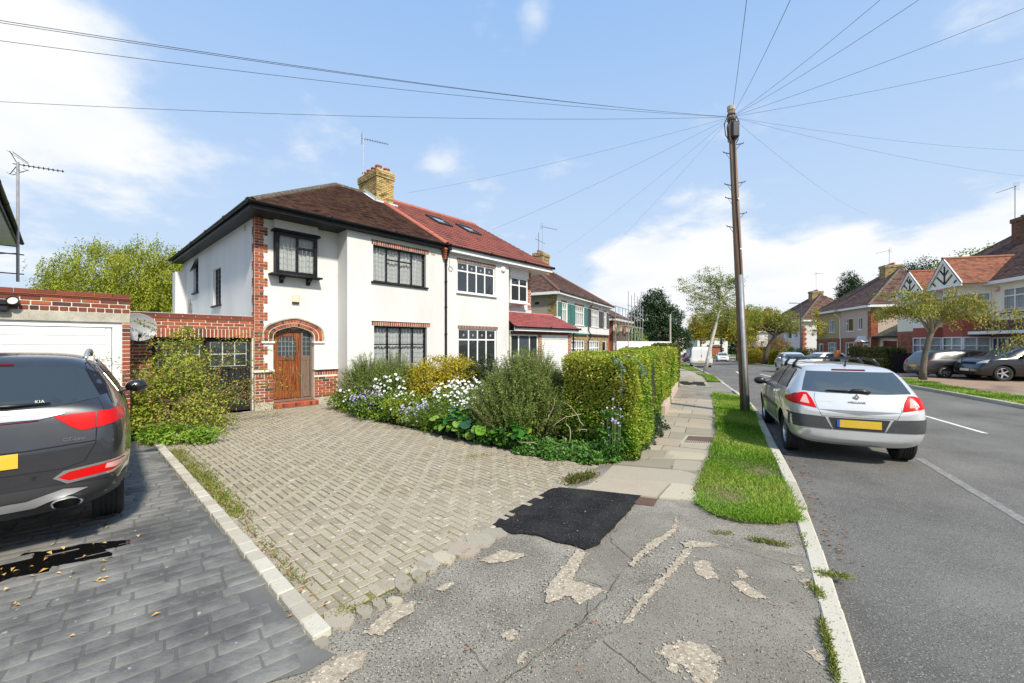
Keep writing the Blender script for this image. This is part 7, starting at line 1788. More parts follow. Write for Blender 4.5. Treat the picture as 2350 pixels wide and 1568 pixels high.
WIRES = [((0, 20, 4.2), 1.25, 'uppermost overhead wire running left across the sky'), ((0, 27, 4.6), 1.25, 'overhead wire just under the uppermost one running left'), ((0, 70, 5.0), 1.25, 'third overhead wire down running left across the sky'), ((0, 217, 6.5), 1.2, 'lowest and flattest overhead wire running left across the sky'),
         ((1712, 0, 5.2), 1.3, 'overhead wire rising almost straight up from the pole top'), ((1808, 0, 5.0), 1.3, 'second overhead wire rising from the pole to the upper right'), ((2008, 0, 5.4), 1.3, 'third overhead wire rising to the upper right'), ((2095, 0, 5.6), 1.3, 'fourth overhead wire rising to the upper right'), ((2350, 12, 6.5), 1.3, 'overhead wire rising to the top right corner'), ((2350, 128, 9), 1.3, 'overhead wire running right towards the upper right edge'),
         ((2350, 340, 15), 1.15, 'faint overhead wire running right above the cream house'), ((2350, 398, 17), 1.15, 'lower faint overhead wire running right'), ((1990, 492, 28), 1.0, 'faint overhead wire falling to the roofs across the road'),
         ((935, 443, 16.5), 1.0, 'overhead wire falling to the yellow brick chimney'), ((1130, 527, 15.6), 1.0, 'overhead wire falling to the red roof'), ((1262, 592, 27), 1.0, 'overhead wire falling to the shuttered house'), ((1325, 640, 33), 1.0, 'overhead wire falling behind the shuttered houses')]
for i, ((px, py, Y), ext, lab) in enumerate(WIRES):
    e = wt+(pt(px, py, Y)-wt)*ext; s0 = wt+(e-wt).normalized()*.10; n = 24; sag = (e-wt).length*.012
    pts = [s0.lerp(e, k/n)-Vector((0, 0, 4*sag*(k/n)*(1-k/n))) for k in range(n+1)]
    rr_ = [.0037 if Y < 14 else .0028]*len(pts)
    o = MB().tube(pts, rr_, 4).build('overhead_wire', m_wire); tag(o, lab, 'cable', 'overhead wires fanning out from the telegraph pole')
# street lamp across the road
lp = empty('street_lamp', (28.2, 40, 0), 0, 'slim dark grey street lamp with flat arm in front of the white hipped house', 'street lamp')
MB().tube([(0, 0, 0), (0, 0, 1.2), (0, 0, 1.25), (0, 0, 6.2)], [.09, .085, .06, .045], 12).build('column', mk('lamp_grey', (.07,.075,.085), rough=.5), lp); q = MB(); q.tube([(0, 0, 6.15), (-.5, 0, 6.2)], .03, 8); q.bbox(-1.1, -.09, 6.16, -.45, .09, 6.22, .02); q.build('lamp_head', MATS['lamp_grey'], lp)
# black slatted fence and recycling bits across the road
fb = empty('fence', (24.7, 26.6, 0), math.atan2(-.55, 1.0), 'black vertical board fence beside the clipped hedge across the road', 'fence')
for i in range(15): MB().bbox(i*.13, -.01, 0, i*.13+.115, .02, 1.25+.0*random.random(), .004).build('board', black_paint, fb)
MB().bbox(-.05, -.04, 1.25, 2.0, .05, 1.29, .006).build('rail', black_paint, fb)
gw = MB().bbox(0, 0, 0, .32, .32, .55, .02); tag(gw.build('orange_pot', mk('orange_plastic', (.5,.14,.03), rough=.5), loc=(25.6, 32.3, .95)), 'small orange lidded tub on the drive beside the white hatchback', 'tub')
gw.v = []; 
q = MB().bbox(0, 0, 0, .5, .5, .95, .04); tag(q.build('wheelie_bin', mk('navy_plastic', (.02,.03,.06), rough=.5), loc=(25.5, 32.4, 0)), 'dark blue wheeled bin under the orange tub beside the hedge', 'bin')
bwp = MB().bbox(0, 0, 0, .45, 2.2, .5, .01); tag(bwp.build('garden_wall', brick_redi, loc=(30.6, 46.5, 0)), 'short low brick garden wall below the bright yellow bush across the road', 'low wall')

for (lab, x, y, z0, h_, dx) in (('aerial on the yellow chimney of the pinkish pair across the road', 35.0, 38.0, 8.6, 2.3, (0, 1, 0)), ('thin aerial rising by the chimney of the white house behind the street lamp', 41.2, 55.5, 8.8, 3.4, (1, .3, 0)), ('black aerial on the brown chimney at the right edge', 30.7, 25.0, 8.9, 2.6, (.3, 1, .06))):
    a_ = empty('aerial', (x, y, 0), 0, lab, 'aerial'); aerial(a_, (0, 0, z0), h_, dx, 9, 1.4, dkm if 'black' in lab else galv)
# ================================================================ PLANTING
bark = mk('brown_bark', [(.05,.04,.03),(.12,.095,.07)], rough=.95, scale=6, stretch=(3,3,.8), bump=.01)
birchb = mk('birch_bark', [(.62,.60,.55),(.45,.43,.38),(.66,.64,.6)], rough=.8, scale=3, stretch=(1,1,3), speck=((.04,.035,.03), 9, .60))
twig = mk('twig', [(.07,.05,.03),(.15,.11,.07)], rough=.95, scale=10)
paletwig = mk('pale_twig', [(.25,.21,.14),(.36,.31,.22)], rough=.95, scale=10)
def leafm(name, cols, trans=.30, rough=.45, spec=.4): return mk(name, cols, rough=rough, scale=1.5, var='attr', trans=trans, vamt=.35, spec=spec)
lf_privet = leafm('privet_leaf', [(.07,.16,.012),(.16,.29,.018),(.29,.42,.03),(.47,.50,.06),(.32,.27,.04)])
lf_dark = leafm('dark_leaf', [(.010,.03,.010),(.02,.055,.016),(.04,.085,.025),(.06,.10,.03)])
lf_ivy = leafm('ivy_leaf', [(.02,.06,.014),(.05,.14,.02),(.10,.26,.025),(.16,.28,.07)], rough=.35)
lf_rosem = leafm('rosemary_leaf', [(.07,.13,.02),(.14,.22,.035),(.25,.34,.06),(.38,.43,.16)])
lf_yel = leafm('golden_leaf', [(.18,.19,.015),(.40,.35,.02),(.58,.46,.03),(.30,.29,.02)])
lf_green = leafm('mid_green_leaf', [(.05,.11,.012),(.12,.22,.018),(.21,.32,.03),(.32,.38,.05)])
lf_rose = leafm('rose_leaf', [(.07,.13,.018),(.17,.26,.025),(.31,.36,.035),(.42,.40,.06),(.34,.17,.04)])
lf_willow = leafm('willow_leaf', [(.09,.13,.012),(.22,.27,.018),(.36,.39,.03),(.46,.46,.05)])
lf_birch = leafm('birch_leaf', [(.06,.10,.015),(.13,.20,.022),(.24,.29,.04),(.36,.31,.05)])
lf_autumn = leafm('autumn_leaf', [(.12,.15,.012),(.29,.27,.018),(.46,.37,.025),(.55,.37,.03)])
lf_cherry = leafm('cherry_leaf', [(.08,.12,.015),(.22,.27,.025),(.38,.38,.04),(.46,.27,.05)])
lf_hedge2 = leafm('dull_hedge_leaf', [(.04,.06,.012),(.09,.12,.02),(.17,.17,.03),(.16,.10,.03)])
petal_w = mk('white_petal', (.82,.82,.82), rough=.6, trans=.25); petal_l = mk('lilac_petal', [(.28,.22,.56),(.55,.48,.80)], rough=.6, var='attr', scale=2)
fl_eye = mk('flower_eye', (.55,.40,.04), rough=.7)

def shell_leaves(name, faces, per_m2, L, W, m, parent, depth=.16, far=None, bump=.035, up=.0):
    """leaves over rectangular faces (origin, e1, e2, outward normal); density falls off with distance from the camera"""
    Ps = []; Ns = []; Sz = []
    for (o, e1, e2, nn) in faces:
        o, e1, e2, nn = map(lambda v: np.array(v, float), (o, e1, e2, nn)); A = np.linalg.norm(np.cross(e1, e2)); n = int(A*per_m2)
        a, b = rng.random(n), rng.random(n); P = o+a[:, None]*e1+b[:, None]*e2; d = np.linalg.norm(P, axis=1); keep = rng.random(n) < np.clip(8/d, .12, 1)
        P = P[keep]; a = a[keep]; b = b[keep]; n = len(P)
        wob = (np.sin(P[:, 0]*3.1+P[:, 2]*2.3)+np.sin(P[:, 1]*2.7+1)+np.sin(P[:, 0]*7+P[:, 1]*6+P[:, 2]*8)*.6)*bump
        P = P+nn*(wob-depth*rng.random(n)**1.4+.02)[:, None]; Ps.append(P); Ns.append(np.repeat(nn[None], n, 0)); Sz.append(np.clip(d[keep]/9, 1, 2.6))
    P = np.concatenate(Ps); Nn = np.concatenate(Ns); sz = np.concatenate(Sz); n = len(P)
    D = Nn*.5+rand_dirs(n)*.9; D[:, 2] += .25+up
    vv = .5+.28*np.sin(P[:, 0]*2.2+P[:, 1]*1.3)*np.sin(P[:, 2]*3+P[:, 0])+rng.normal(size=n)*.22+(P[:, 2]-.8)*.16
    return leaf_obj(name, P, D, Nn+rand_dirs(n)*.7, L*(.6+.7*rng.random(n))*sz, W*(.7+.6*rng.random(n))*sz, m, parent, np.clip(vv, 0, 1))
def hedge(label, foot, h, per=2600, L=.045, W=.026, m=lf_privet, cat='hedge', hvar=.0, loc=None, sides=(0, 1, 2, 3)):
    c = sum((Vector(p) for p in foot), Vector((0, 0)))/len(foot)
    r = empty('hedge', (c.x, c.y, 0), 0, label, cat); F_ = []
    n = len(foot)
    for i in sides:
        a, b = Vector(foot[i]), Vector(foot[(i+1) % n]); t = (b-a); nn = Vector((t.y, -t.x)).normalized()
        if nn.dot(((a+b)/2-c)) < 0: nn = -nn
        F_.append(((a.x-c.x, a.y-c.y, 0.02), (t.x, t.y, 0), (0, 0, h), (nn.x, nn.y, 0)))
    a, b, d = Vector(foot[0]), Vector(foot[1]), Vector(foot[-1])
    F_.append(((a.x-c.x, a.y-c.y, h), (b.x-a.x, b.y-a.y, 0), (d.x-a.x, d.y-a.y, 0), (0, 0, 1)))
    # density works on world distance: shift to world and back
    F2 = [((o[0]+c.x, o[1]+c.y, o[2]), e1, e2, nn) for (o, e1, e2, nn) in F_]
    o = shell_leaves('foliage', F2, per, L, W, m, r); o.location = (-c.x, -c.y, 0)
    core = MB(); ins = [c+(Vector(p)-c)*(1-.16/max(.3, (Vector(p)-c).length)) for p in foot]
    core.prism([(p.x-c.x, p.y-c.y) for p in ins], h0=0, h1=h-.14); core.build('branches', mk('hedge_core_shade', [(.015,.022,.006),(.035,.05,.012)], rough=1, scale=20, bump=.03), r)  # one solid block standing for branches, inner shade put into its dark colour
    return r
hf = [(1.80, 6.0), (.88, 6.88), (5.9, 17.9), (6.95, 17.3), ]
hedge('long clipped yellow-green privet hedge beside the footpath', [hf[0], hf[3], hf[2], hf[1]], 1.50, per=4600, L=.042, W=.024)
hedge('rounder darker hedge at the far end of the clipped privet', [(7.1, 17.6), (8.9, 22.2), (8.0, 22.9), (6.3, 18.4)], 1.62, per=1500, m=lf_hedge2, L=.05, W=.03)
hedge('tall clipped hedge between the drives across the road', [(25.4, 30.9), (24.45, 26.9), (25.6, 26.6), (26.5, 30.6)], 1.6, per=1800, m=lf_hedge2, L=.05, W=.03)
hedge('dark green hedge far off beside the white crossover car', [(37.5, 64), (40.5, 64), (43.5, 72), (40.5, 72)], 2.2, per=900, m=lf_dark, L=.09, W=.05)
# pale-leaved creeper hanging over the near hedge
cr_ = empty('creeper', (*G(1400, 1055), 0), 0, 'pale blue-green trailing creeper hanging down the corner of the clipped hedge', 'creeper')
o0 = [(.15, -.02, 1.52)]*5; spray('leaves', [(.12, .08, 1.50), (.2, .1, 1.55), (.30, .16, 1.55), (.05, .05, 1.52)], [(-.1, -.55, .1), (.5, -.3, .15), (.6, .1, .1), (.1, -.6, .3)], [.75, .5, .55, .35], twig, leafm('glaucous_leaf', [(.10,.17,.10),(.20,.30,.20),(.30,.40,.28)]), cr_, per=34, L=.06, W=.035, gravity=1.9, ang=.75, stem_r=.004)

# soil of the bed
bed_poly = [(-4.9, 11.5)]+bed_edge+[(1.9, 6.1), (6.4, 17.5), (4.2, 18.5), (1.2, 18.2), (-4.2, 12.3)]
sheet('flower_bed', bed_poly, .012, m_soil)
# low ivy and leaves spilling along the bed's edge and the hedge foot
def edge_leaves(name, line, width, n, L, W, m, label, cat, zmax=.3, side=1, droop=0):
    c = Vector(line[0]); r = empty(name, (c.x, c.y, 0), 0, label, cat)
    ln = [Vector(p) for p in line]; seg = [(b-a).length for a, b in zip(ln, ln[1:])]; tot = sum(seg)
    ss = np.sort(rng.random(n))*tot; P = []; N_ = []
    for s_ in ss:
        i = 0
        while s_ > seg[i] and i < len(seg)-1: s_ -= seg[i]; i += 1
        a, b = ln[i], ln[i+1]; t = (b-a).normalized(); nn = Vector((-t.y, t.x))*side; q = random.random()**1.3; p = a+t*s_+nn*(q*width-.08-.06*math.sin(s_*9+i))
        z = zmax*(1-(1-q)**2)*random.random()**.6+.02; P.append((p.x-c.x, p.y-c.y, z)); N_.append((-nn.x*.6, -nn.y*.6, .7))
    P = np.array(P); N_ = np.array(N_); D = rand_dirs(n); D[:, 2] = D[:, 2]*.4+.1; D[:, :2] += N_[:, :2]*.6
    leaf_obj('leaves', P, D, N_+rand_dirs(n)*.5, L*(.6+.8*rng.random(n)), W*(.6+.8*rng.random(n)), m, r); return r
edge_leaves('ivy', [G(1185, 1036), G(1250, 1050), G(1350, 1062), G(1400, 1060), G(1436, 1056)], .36, 3400, .05, .045, lf_ivy, 'glossy ivy creeping out under the hedge onto the paving blocks', 'ivy', .22, side=1)
edge_leaves('ivy', [G(1436, 1058), G(1480, 1020), G(1520, 985), (3.2, 9.4), (4.5, 12.2), (5.5, 14.5)], .35, 5200, .05, .04, lf_dark, 'dark ivy and dry weeds along the foot of the hedge beside the slabs', 'ivy', .42, side=1)
# rosemary-like shrubs
def bushy(name, label, c, rx, ry, h, n, lmin, lmax, m, cat='shrub', per=30, L=.035, W=.006, tw=twig, lean=(0, 0), fill=None, fm=None, inner=True, W2=1.45):
    W = W*W2
    r = empty(name, (c[0], c[1], 0), 0, label, cat); O_, D_, Ls = [], [], []
    for i in range(n):
        a = random.uniform(0, 2*math.pi); q = math.sqrt(random.random()); x, y = q*rx*math.cos(a)*.85, q*ry*math.sin(a)*.85
        zt = h*(1-.5*q*q)*random.uniform(.82, 1.06); l = random.uniform(lmin, lmax)
        O_.append((x*.8, y*.8, max(.05, zt-l*.9))); D_.append((math.cos(a)*q*.75+lean[0], math.sin(a)*q*.75+lean[1], 1.0)); Ls.append(l)
    spray('foliage', O_, D_, Ls, tw, m, r, per=per, L=L, W=W, gravity=.1, stem_r=.005)
    if inner: foliage('inner_foliage', [(0, 0, h*.42, rx*.85, ry*.85, h*.45)], int(n*14), .05, .014, fm or m, r, clump=.14, fill=.3)
    return r
b1 = bushy('rosemary_shrub', 'large feathery dark green shrub beside the clipped hedge', (.24, 7.38), .98, .78, 1.60, 1000, .35, .75, lf_rosem, per=42, L=.042, W=.007)
b1b = bushy('rosemary_shrub', 'upright thin-leaved shrub in front of the porch of number 19', (.55, 9.6), .7, .6, 1.72, 210, .5, .85, lf_rosem, per=36, L=.04, W=.007)
b2 = bushy('rosemary_shrub', 'tall grey-green shrub against the bay corner of the white house', (-3.85, 10.9), .75, .6, 1.45, 420, .35, .7, lf_rosem, per=36, L=.045, W=.008)
b3 = bushy('rosemary_shrub', 'grey-green shrub rising in front of the ground floor leaded window', (-3.05, 10.5), .65, .6, 1.5, 360, .4, .75, lf_rosem, per=36, L=.045, W=.008)
b4 = bushy('dark_shrub', 'dark shrub behind the golden bush under the white framed window', (-.75, 10.6), .8, .6, 1.45, 300, .3, .55, lf_dark, per=30, L=.05, W=.012)
gb = empty('golden_shrub', (-1.9, 10.8, 0), 0, 'golden yellow leaved shrub under the downpipe of the white house', 'shrub')
foliage('foliage', [(0, 0, .75, .95, .7, .62), (.55, -.2, .9, .55, .5, .5), (-.5, -.1, .6, .6, .5, .5)], 15000, .06, .028, lf_yel, gb, clump=.12, fill=.72, per=16, droop=-.3)
foliage('inner_foliage', [(0, 0, .6, .85, .6, .6)], 6000, .06, .03, lf_yel, gb, clump=.12, fill=.4)
# bare twisted stems in the big shrub
q = MB()
for i in range(12):
    p = Vector((random.uniform(.2, .9), random.uniform(-.9, -.4), random.uniform(.1, .7))); d = Vector((random.uniform(-1, 1), random.uniform(-.6, .1), random.uniform(-.1, .5))); pts = [p]
    for k in range(6): d = (d+Vector((random.uniform(-.5, .5), random.uniform(-.2, .2), random.uniform(-.35, .35)))).normalized(); pts.append(pts[-1]+d*.09)
    q.tube(pts, [.010, .009, .008, .007, .005, .004, .002], 4, cap=False)
q.build('bare_stems', paletwig, b1)
# filler greenery of the bed
def clump(label, c, rx, ry, h, n, L, W, m, name='garden_plant', cat='plant', droop=0, cl=.12, fill=.4):
    r = empty(name, (c[0], c[1], 0), 0, label, cat); foliage('leaves', [(0, 0, h*.45, rx, ry, h*.55)], n, L, W, m, r, clump=cl, fill=fill, droop=droop); return r
clump('leafy green plants between the purple daisies and the paving', (-2.9, 9.55), .8, .55, .55, 3600, .07, .03, lf_green)
clump('yellow-green low plant in the middle of the flower bed', (-2.1, 9.1), .75, .6, .6, 3400, .06, .03, leafm('lime_leaf', [(.10,.16,.015),(.22,.28,.02),(.38,.38,.03)]))
b1c = bushy('rosemary_shrub', 'feathery dark green growth squeezed between the big shrub and the hedge', (.95, 7.35), .55, .5, 1.35, 260, .35, .7, lf_rosem, per=40, L=.042, W=.007)
clump('grassy green clump at the edge of the bed beside the broad leaved plant', (-1.35, 8.35), .55, .45, .5, 2600, .13, .012, lf_green)
clump('mass of mid green foliage behind the white flowers', (-1.1, 9.5), 1.0, .8, .8, 4600, .06, .028, lf_rosem)
clump('dark green foliage under the big feathery shrub', (.35, 7.35), .9, .45, .5, 3000, .05, .025, lf_dark)
clump('low dark foliage at the bay corner', (-4.3, 10.9), .6, .35, .55, 1800, .06, .03, lf_green)
def flowers(label, c, rx, ry, z0, z1, n, r_, petal, m_leaf, np_=5, group=None, stems=True, leafy=1400, nm='anemone'):
    e = empty(nm, (c[0], c[1], 0), 0, label, 'flowering plant'); q = MB(); eye = MB(); st_ = MB(); var = []
    for i in range(n):
        a = random.uniform(0, 6.28); s_ = math.sqrt(random.random()); x, y = rx*s_*math.cos(a), ry*s_*math.sin(a); z = random.uniform(z0, z1)*(1-.25*s_)
        d = Vector((random.gauss(0, .35), -.55+random.gauss(0, .3), .7)).normalized(); u = d.orthogonal().normalized(); v = d.cross(u); r2 = r_*random.uniform(.75, 1.15); c_ = Vector((x, y, z))
        for k in range(np_):
            an = 2*math.pi*k/np_+a; ax = u*math.cos(an)+v*math.sin(an); sd_ = d.cross(ax)*(.55*r2*5/np_)
            q.add([c_, c_+ax*r2*.6+sd_+d*r2*.12, c_+ax*r2+d*r2*.05, c_+ax*r2*.6-sd_+d*r2*.12], [(0, 1, 2, 3)])
        eye.add([c_+d*.006+u*r2*.2, c_+d*.006+v*r2*.2, c_+d*.006-u*r2*.2, c_+d*.006-v*r2*.2], [(0, 1, 2, 3)])
        if stems: st_.tube([(x*.85, y*.85, .15), (x*.97, y*.97, z*.6), tuple(c_)], .003, 3, cap=False)
    o = q.build('flowers', petal, e); o['kind'] = 'stuff'
    if petal is petal_l:
        at = o.data.attributes.new('var', 'FLOAT', 'POINT'); at.data.foreach_set('value', np.repeat(rng.random(len(o.data.vertices)//4), 4).astype(np.float32))
    o = eye.build('flower_centres', fl_eye, e); o['kind'] = 'stuff'
    if stems: o = st_.build('stems', mk('green_stem', (.08,.13,.03), rough=.8), e); o['kind'] = 'stuff'
    if leafy: foliage('leaves', [(0, 0, z1*.35, rx, ry, z1*.4)], leafy, .06, .03, m_leaf, e, clump=.1, fill=.3)
flowers('tall white flowers massed in the middle of the bed in front of the golden bush', (-1.0, 8.75), .75, .6, .65, 1.12, 130, .036, petal_w, lf_green)
flowers('white flowers in front of the grey-green shrub', (-3.0, 9.95), .42, .3, .65, 1.15, 60, .038, petal_w, lf_green, leafy=800)
flowers('white flowers low down beside the purple daisies', (-3.9, 10.3), .5, .3, .25, .85, 30, .036, petal_w, lf_green, leafy=900)
flowers('flat drift of small white flowers behind the broad leaved plant', (-.55, 8.3), .75, .4, .5, .78, 170, .02, petal_w, lf_green)
flowers('lilac daisies at the left end of the bed', (-3.42, 9.78), .45, .3, .25, .66, 300, .024, petal_l, lf_dark, 8, nm='aster', leafy=1200)
flowers('pale lilac daisies near the edge of the bed beside the broad leaved plant', (-1.75, 8.50), .6, .35, .2, .6, 210, .021, petal_l, lf_green, 8, nm='aster', leafy=1200)
flowers('small white flowers scattered through the left of the bed', (-2.2, 9.0), .7, .4, .3, .75, 60, .026, petal_w, lf_green, nm='aster')
flowers('pale lilac flowers threaded through the corner of the hedge', (1.52, 6.08), .22, .12, .35, 1.05, 34, .019, petal_l, lf_ivy, 5, nm='aster', leafy=500)
# bergenia: big round leaves, each its own part
bg_ = empty('bergenia', (-.42, 7.42, 0), 0, 'low plant with big round glossy green leaves at the front of the bed', 'plant')
m_berg = mk('bergenia_leaf', [(.015,.07,.012),(.03,.13,.018),(.07,.20,.02),(.20,.30,.03)], rough=.25, scale=4, var='obj', vamt=.4, coat=.3)
def bergmesh():
    vs = [(0, 0, 0)]; fs = []; n = 14
    for ring, rr in ((1, .55), (2, 1.0)):
        for k in range(n):
            a = 2*math.pi*k/n; r2 = rr*(1-.12*(math.cos(a) < -.9)); vs.append((.5+.5*r2*math.cos(a), .42*r2*math.sin(a), .03*rr*rr+.05*abs(math.sin(a))*rr-.10*(rr*math.cos(a)*.5+.5)**2+.02*math.sin(3*a)*rr))
    vs[0] = (.5, 0, -.01)
    for k in range(n): k2 = (k+1) % n; fs.append((0, 1+k, 1+k2)); fs.append((1+k, 1+n+k, 1+n+k2, 1+k2))
    return MB().add(vs, fs).mesh('leaf', m_berg, smooth=True)
bm_ = bergmesh()
for i in range(210):
    f = random.random(); ex_ = Vector((1.45, -1.12, 0)).normalized(); ey_ = Vector((1.12, 1.45, 0)).normalized()
    p = Vector((-.95, .42, 0))+ex_*(f*1.9)+ey_*random.uniform(-.10, .50); z = .12+.48*(.5+.5*math.sin(3.14*min(1, max(0, (p.dot(ey_)+.1)/.7))))*random.uniform(.3, 1)
    o = link('leaf', bm_, bg_, (p.x, p.y, z), (random.uniform(-.5, .5), random.uniform(-.2, .75), random.uniform(0, 6.28) if random.random() < .3 else math.atan2(-ey_.y, -ey_.x)+random.gauss(0, .8))); s_ = random.uniform(.15, .25); o.scale = (s_, s_, s_)
foliage('under_leaves', [(.3, -.2, .15, .9, .5, .2)], 1500, .07, .05, lf_ivy, bg_, clump=.1)

# climbing rose mass on the left
rs = empty('climbing_rose', (-6.62, 7.95, 0), 0, 'tangled climbing rose with yellowing leaves and bare canes in front of the black garage doors', 'rose bush')
RB = [(-.1, .1, .5, .75, .7, .5), (.0, .2, 1.05, .62, .6, .5), (-.25, .6, 1.5, .5, .5, .38), (.7, .0, .45, .5, .45, .42), (-.5, -.2, .4, .4, .5, .35), (-.4, .8, 1.85, .3, .3, .25)]
foliage('leaves', RB, 9500, .056, .030, lf_rose, rs, clump=.13, fill=.25, per=20, droop=.15)
q = MB(); tips = []
for i in range(34):
    a = random.uniform(-.4, 3.5); p = Vector((random.uniform(-.5, .7), random.uniform(-.2, .6), .05)); d = Vector((math.cos(a)*.5, .2+random.uniform(-.3, .5), 1.3)).normalized(); pts = [p]
    for k in range(9): d = (d+Vector((random.uniform(-.25, .20), random.uniform(-.2, .2), -.13-.02*k))).normalized(); pts.append(pts[-1]+d*random.uniform(.2, .27))
    q.tube(pts, [.009*(1-.08*k) for k in range(10)], 4, cap=False); tips += pts[4:]
q.build('canes', mk('rose_cane', [(.10,.09,.03),(.22,.10,.05),(.20,.17,.10)], rough=.8, scale=3), rs)
P = np.array([tuple(p) for p in tips for _ in range(13)]); n = len(P); P = P+rng.normal(size=(n, 3))*.075
leaf_obj('cane_leaves', P, rand_dirs(n)+np.array([0, 0, -.2]), rand_dirs(n)+np.array([0, 0, .8]), .045*(.6+.7*rng.random(n)), .024, lf_rose, rs)
# long shoots out to the right and over the neighbour's garage
o1 = [(.3, 1.2, 1.5), (.4, 1.1, 1.2), (.2, 1.3, 1.75), (.5, 1.0, .9), (-1.0, .9, 2.1), (-.9, .8, 2.0), (.1, 1.4, 1.85), (.3, .9, 1.3)]
d1 = [(.75, .55, .35), (.75, .6, .15), (.7, .5, .25), (.8, .5, .1), (-.8, -.25, .5), (-.6, -.3, .6), (.6, .6, .4), (.8, .5, .3)]
spray('shoot_leaves', o1, d1, [.95, .9, 1.35, .8, .8, .7, 1.0, .9], twig, lf_rose, rs, per=52, L=.05, W=.028, gravity=.5, ang=.85)
dn = MB()
for i in range(150):
    p = Vector((random.uniform(.1, .9), random.uniform(-.35, .1), random.uniform(.1, .7))); d = Vector((random.uniform(-1, 1), random.uniform(-.6, .2), random.uniform(-.3, .8))).normalized(); pts = [p, p+d*.12+Vector((0, 0, .02)), p+d*.26+Vector((random.uniform(-.05, .05), 0, -.02))]; dn.tube(pts, [.004, .003, .0015], 3, cap=False)
o = dn.build('dry_twigs', mk('dry_twig', [(.22,.13,.08),(.34,.24,.15)], rough=1, scale=6), rs); o['kind'] = 'stuff'
clump('pale green weeds at the foot of the climbing rose', (-5.85, 7.2), .75, .28, .28, 2600, .05, .035, leafm('fresh_leaf', [(.10,.20,.02),(.20,.34,.03),(.30,.42,.05)]), 'weeds', 'weeds')
# weeds in the joint along the edging
def tuft(line, width, n, label, m=m_grass, L=.07, brown=False, name='weeds', zc=.0):
    c = Vector(line[0]); r = empty(name, (c.x, c.y, 0), 0, label, 'weeds'); P = []
    for i in range(n):
        f = random.random()*(len(line)-1); i_ = min(int(f), len(line)-2); a, b = Vector(line[i_]), Vector(line[i_+1]); p = a.lerp(b, f-i_)
        dens = .5+.5*math.sin(p.x*9)*math.sin(p.y*7+1)
        if random.random() > dens+.15: continue
        P.append((p.x-c.x+random.gauss(0, width), p.y-c.y+random.gauss(0, width), zc))
    P = np.array(P); n = len(P); D = rand_dirs(n); D[:, 2] = abs(D[:, 2])+.25
    leaf_obj('blades', P, D, rand_dirs(n), L*(.4+.9*rng.random(n)), L*.22*(.6+.8*rng.random(n)), m, r); return r
ew = [tuple(edgeA+Vector((.16, .02))), tuple(edgeA.lerp(edgeB, .35)+Vector((.16, .05))), tuple(edgeA.lerp(edgeB, .62)+Vector((.14, .06))), tuple(edgeA.lerp(edgeB, .9)+Vector((.12, .05)))]
tuft(ew[:2], .075, 3600, 'green weeds and dead leaves in the joint beside the pale edging, far stretch', m=leafm('weed_blade', [(.10,.12,.02),(.18,.25,.03),(.30,.34,.06),(.34,.26,.12)]), L=.04)
tuft(ew[1:3], .055, 2200, 'green weeds in the joint beside the pale edging, middle stretch', m=MATS['weed_blade'], L=.04)
tuft(ew[2:], .035, 700, 'small weeds in the joint beside the pale edging, near the broken corner', m=MATS['weed_blade'], L=.032)
tuft([G(1305, 1108), G(1355, 1090)], .06, 900, 'brownish weeds beside the fresh black tarmac', lf_hedge2, .06)
m_weed = leafm('weed_blade', [(.10,.12,.02),(.18,.25,.03),(.30,.34,.06),(.34,.26,.12)])
for pts, w_, n, lab in (([G(1635, 1222), G(1680, 1225)], .02, 300, 'small tuft of grass below the verge, left one'), ([G(1725, 1238), G(1805, 1252)], .018, 460, 'tuft of grass in the crack below the verge, middle one'), ([G(1838, 1222), G(1850, 1255)], .018, 240, 'tuft of grass against the kerb below the verge'),
                        ([G(1880, 1318), G(1945, 1325)], .028, 700, 'bushy green tuft growing out of the kerb joint'), ([G(1862, 1340), G(1885, 1372)], .02, 240, 'tuft of grass behind the kerb, nearer than the bushy one'), ([G(1885, 1420), G(1925, 1568)], .012, 900, 'mossy line of weeds behind the nearest kerb stones')):
    tuft(pts, w_*.9, int(n*.8), lab, m=m_weed, L=.034)
m_mossy = mk('moss_tuft', [(.10,.11,.01),(.22,.22,.02),(.30,.27,.04)], rough=1, scale=6, var='attr')
tuft([G(770, 1405), G(850, 1390), G(920, 1362)], .035, 900, 'moss and grit by the broken front edge of the block drive', m_mossy, .02)
tuft([G(925, 1345), G(990, 1312), G(1080, 1262)], .015, 700, 'moss in the cracks of the front edging', m_mossy, .018)
tuft([G(640, 1010), G(860, 975), G(960, 1000)], .06, 700, 'faint moss along the blocks below the bed', m_mossy, .02)
tuft([G(1060, 1050), G(1120, 1045)], .08, 400, 'patch of moss in the block drive near the bed', m_mossy, .022)

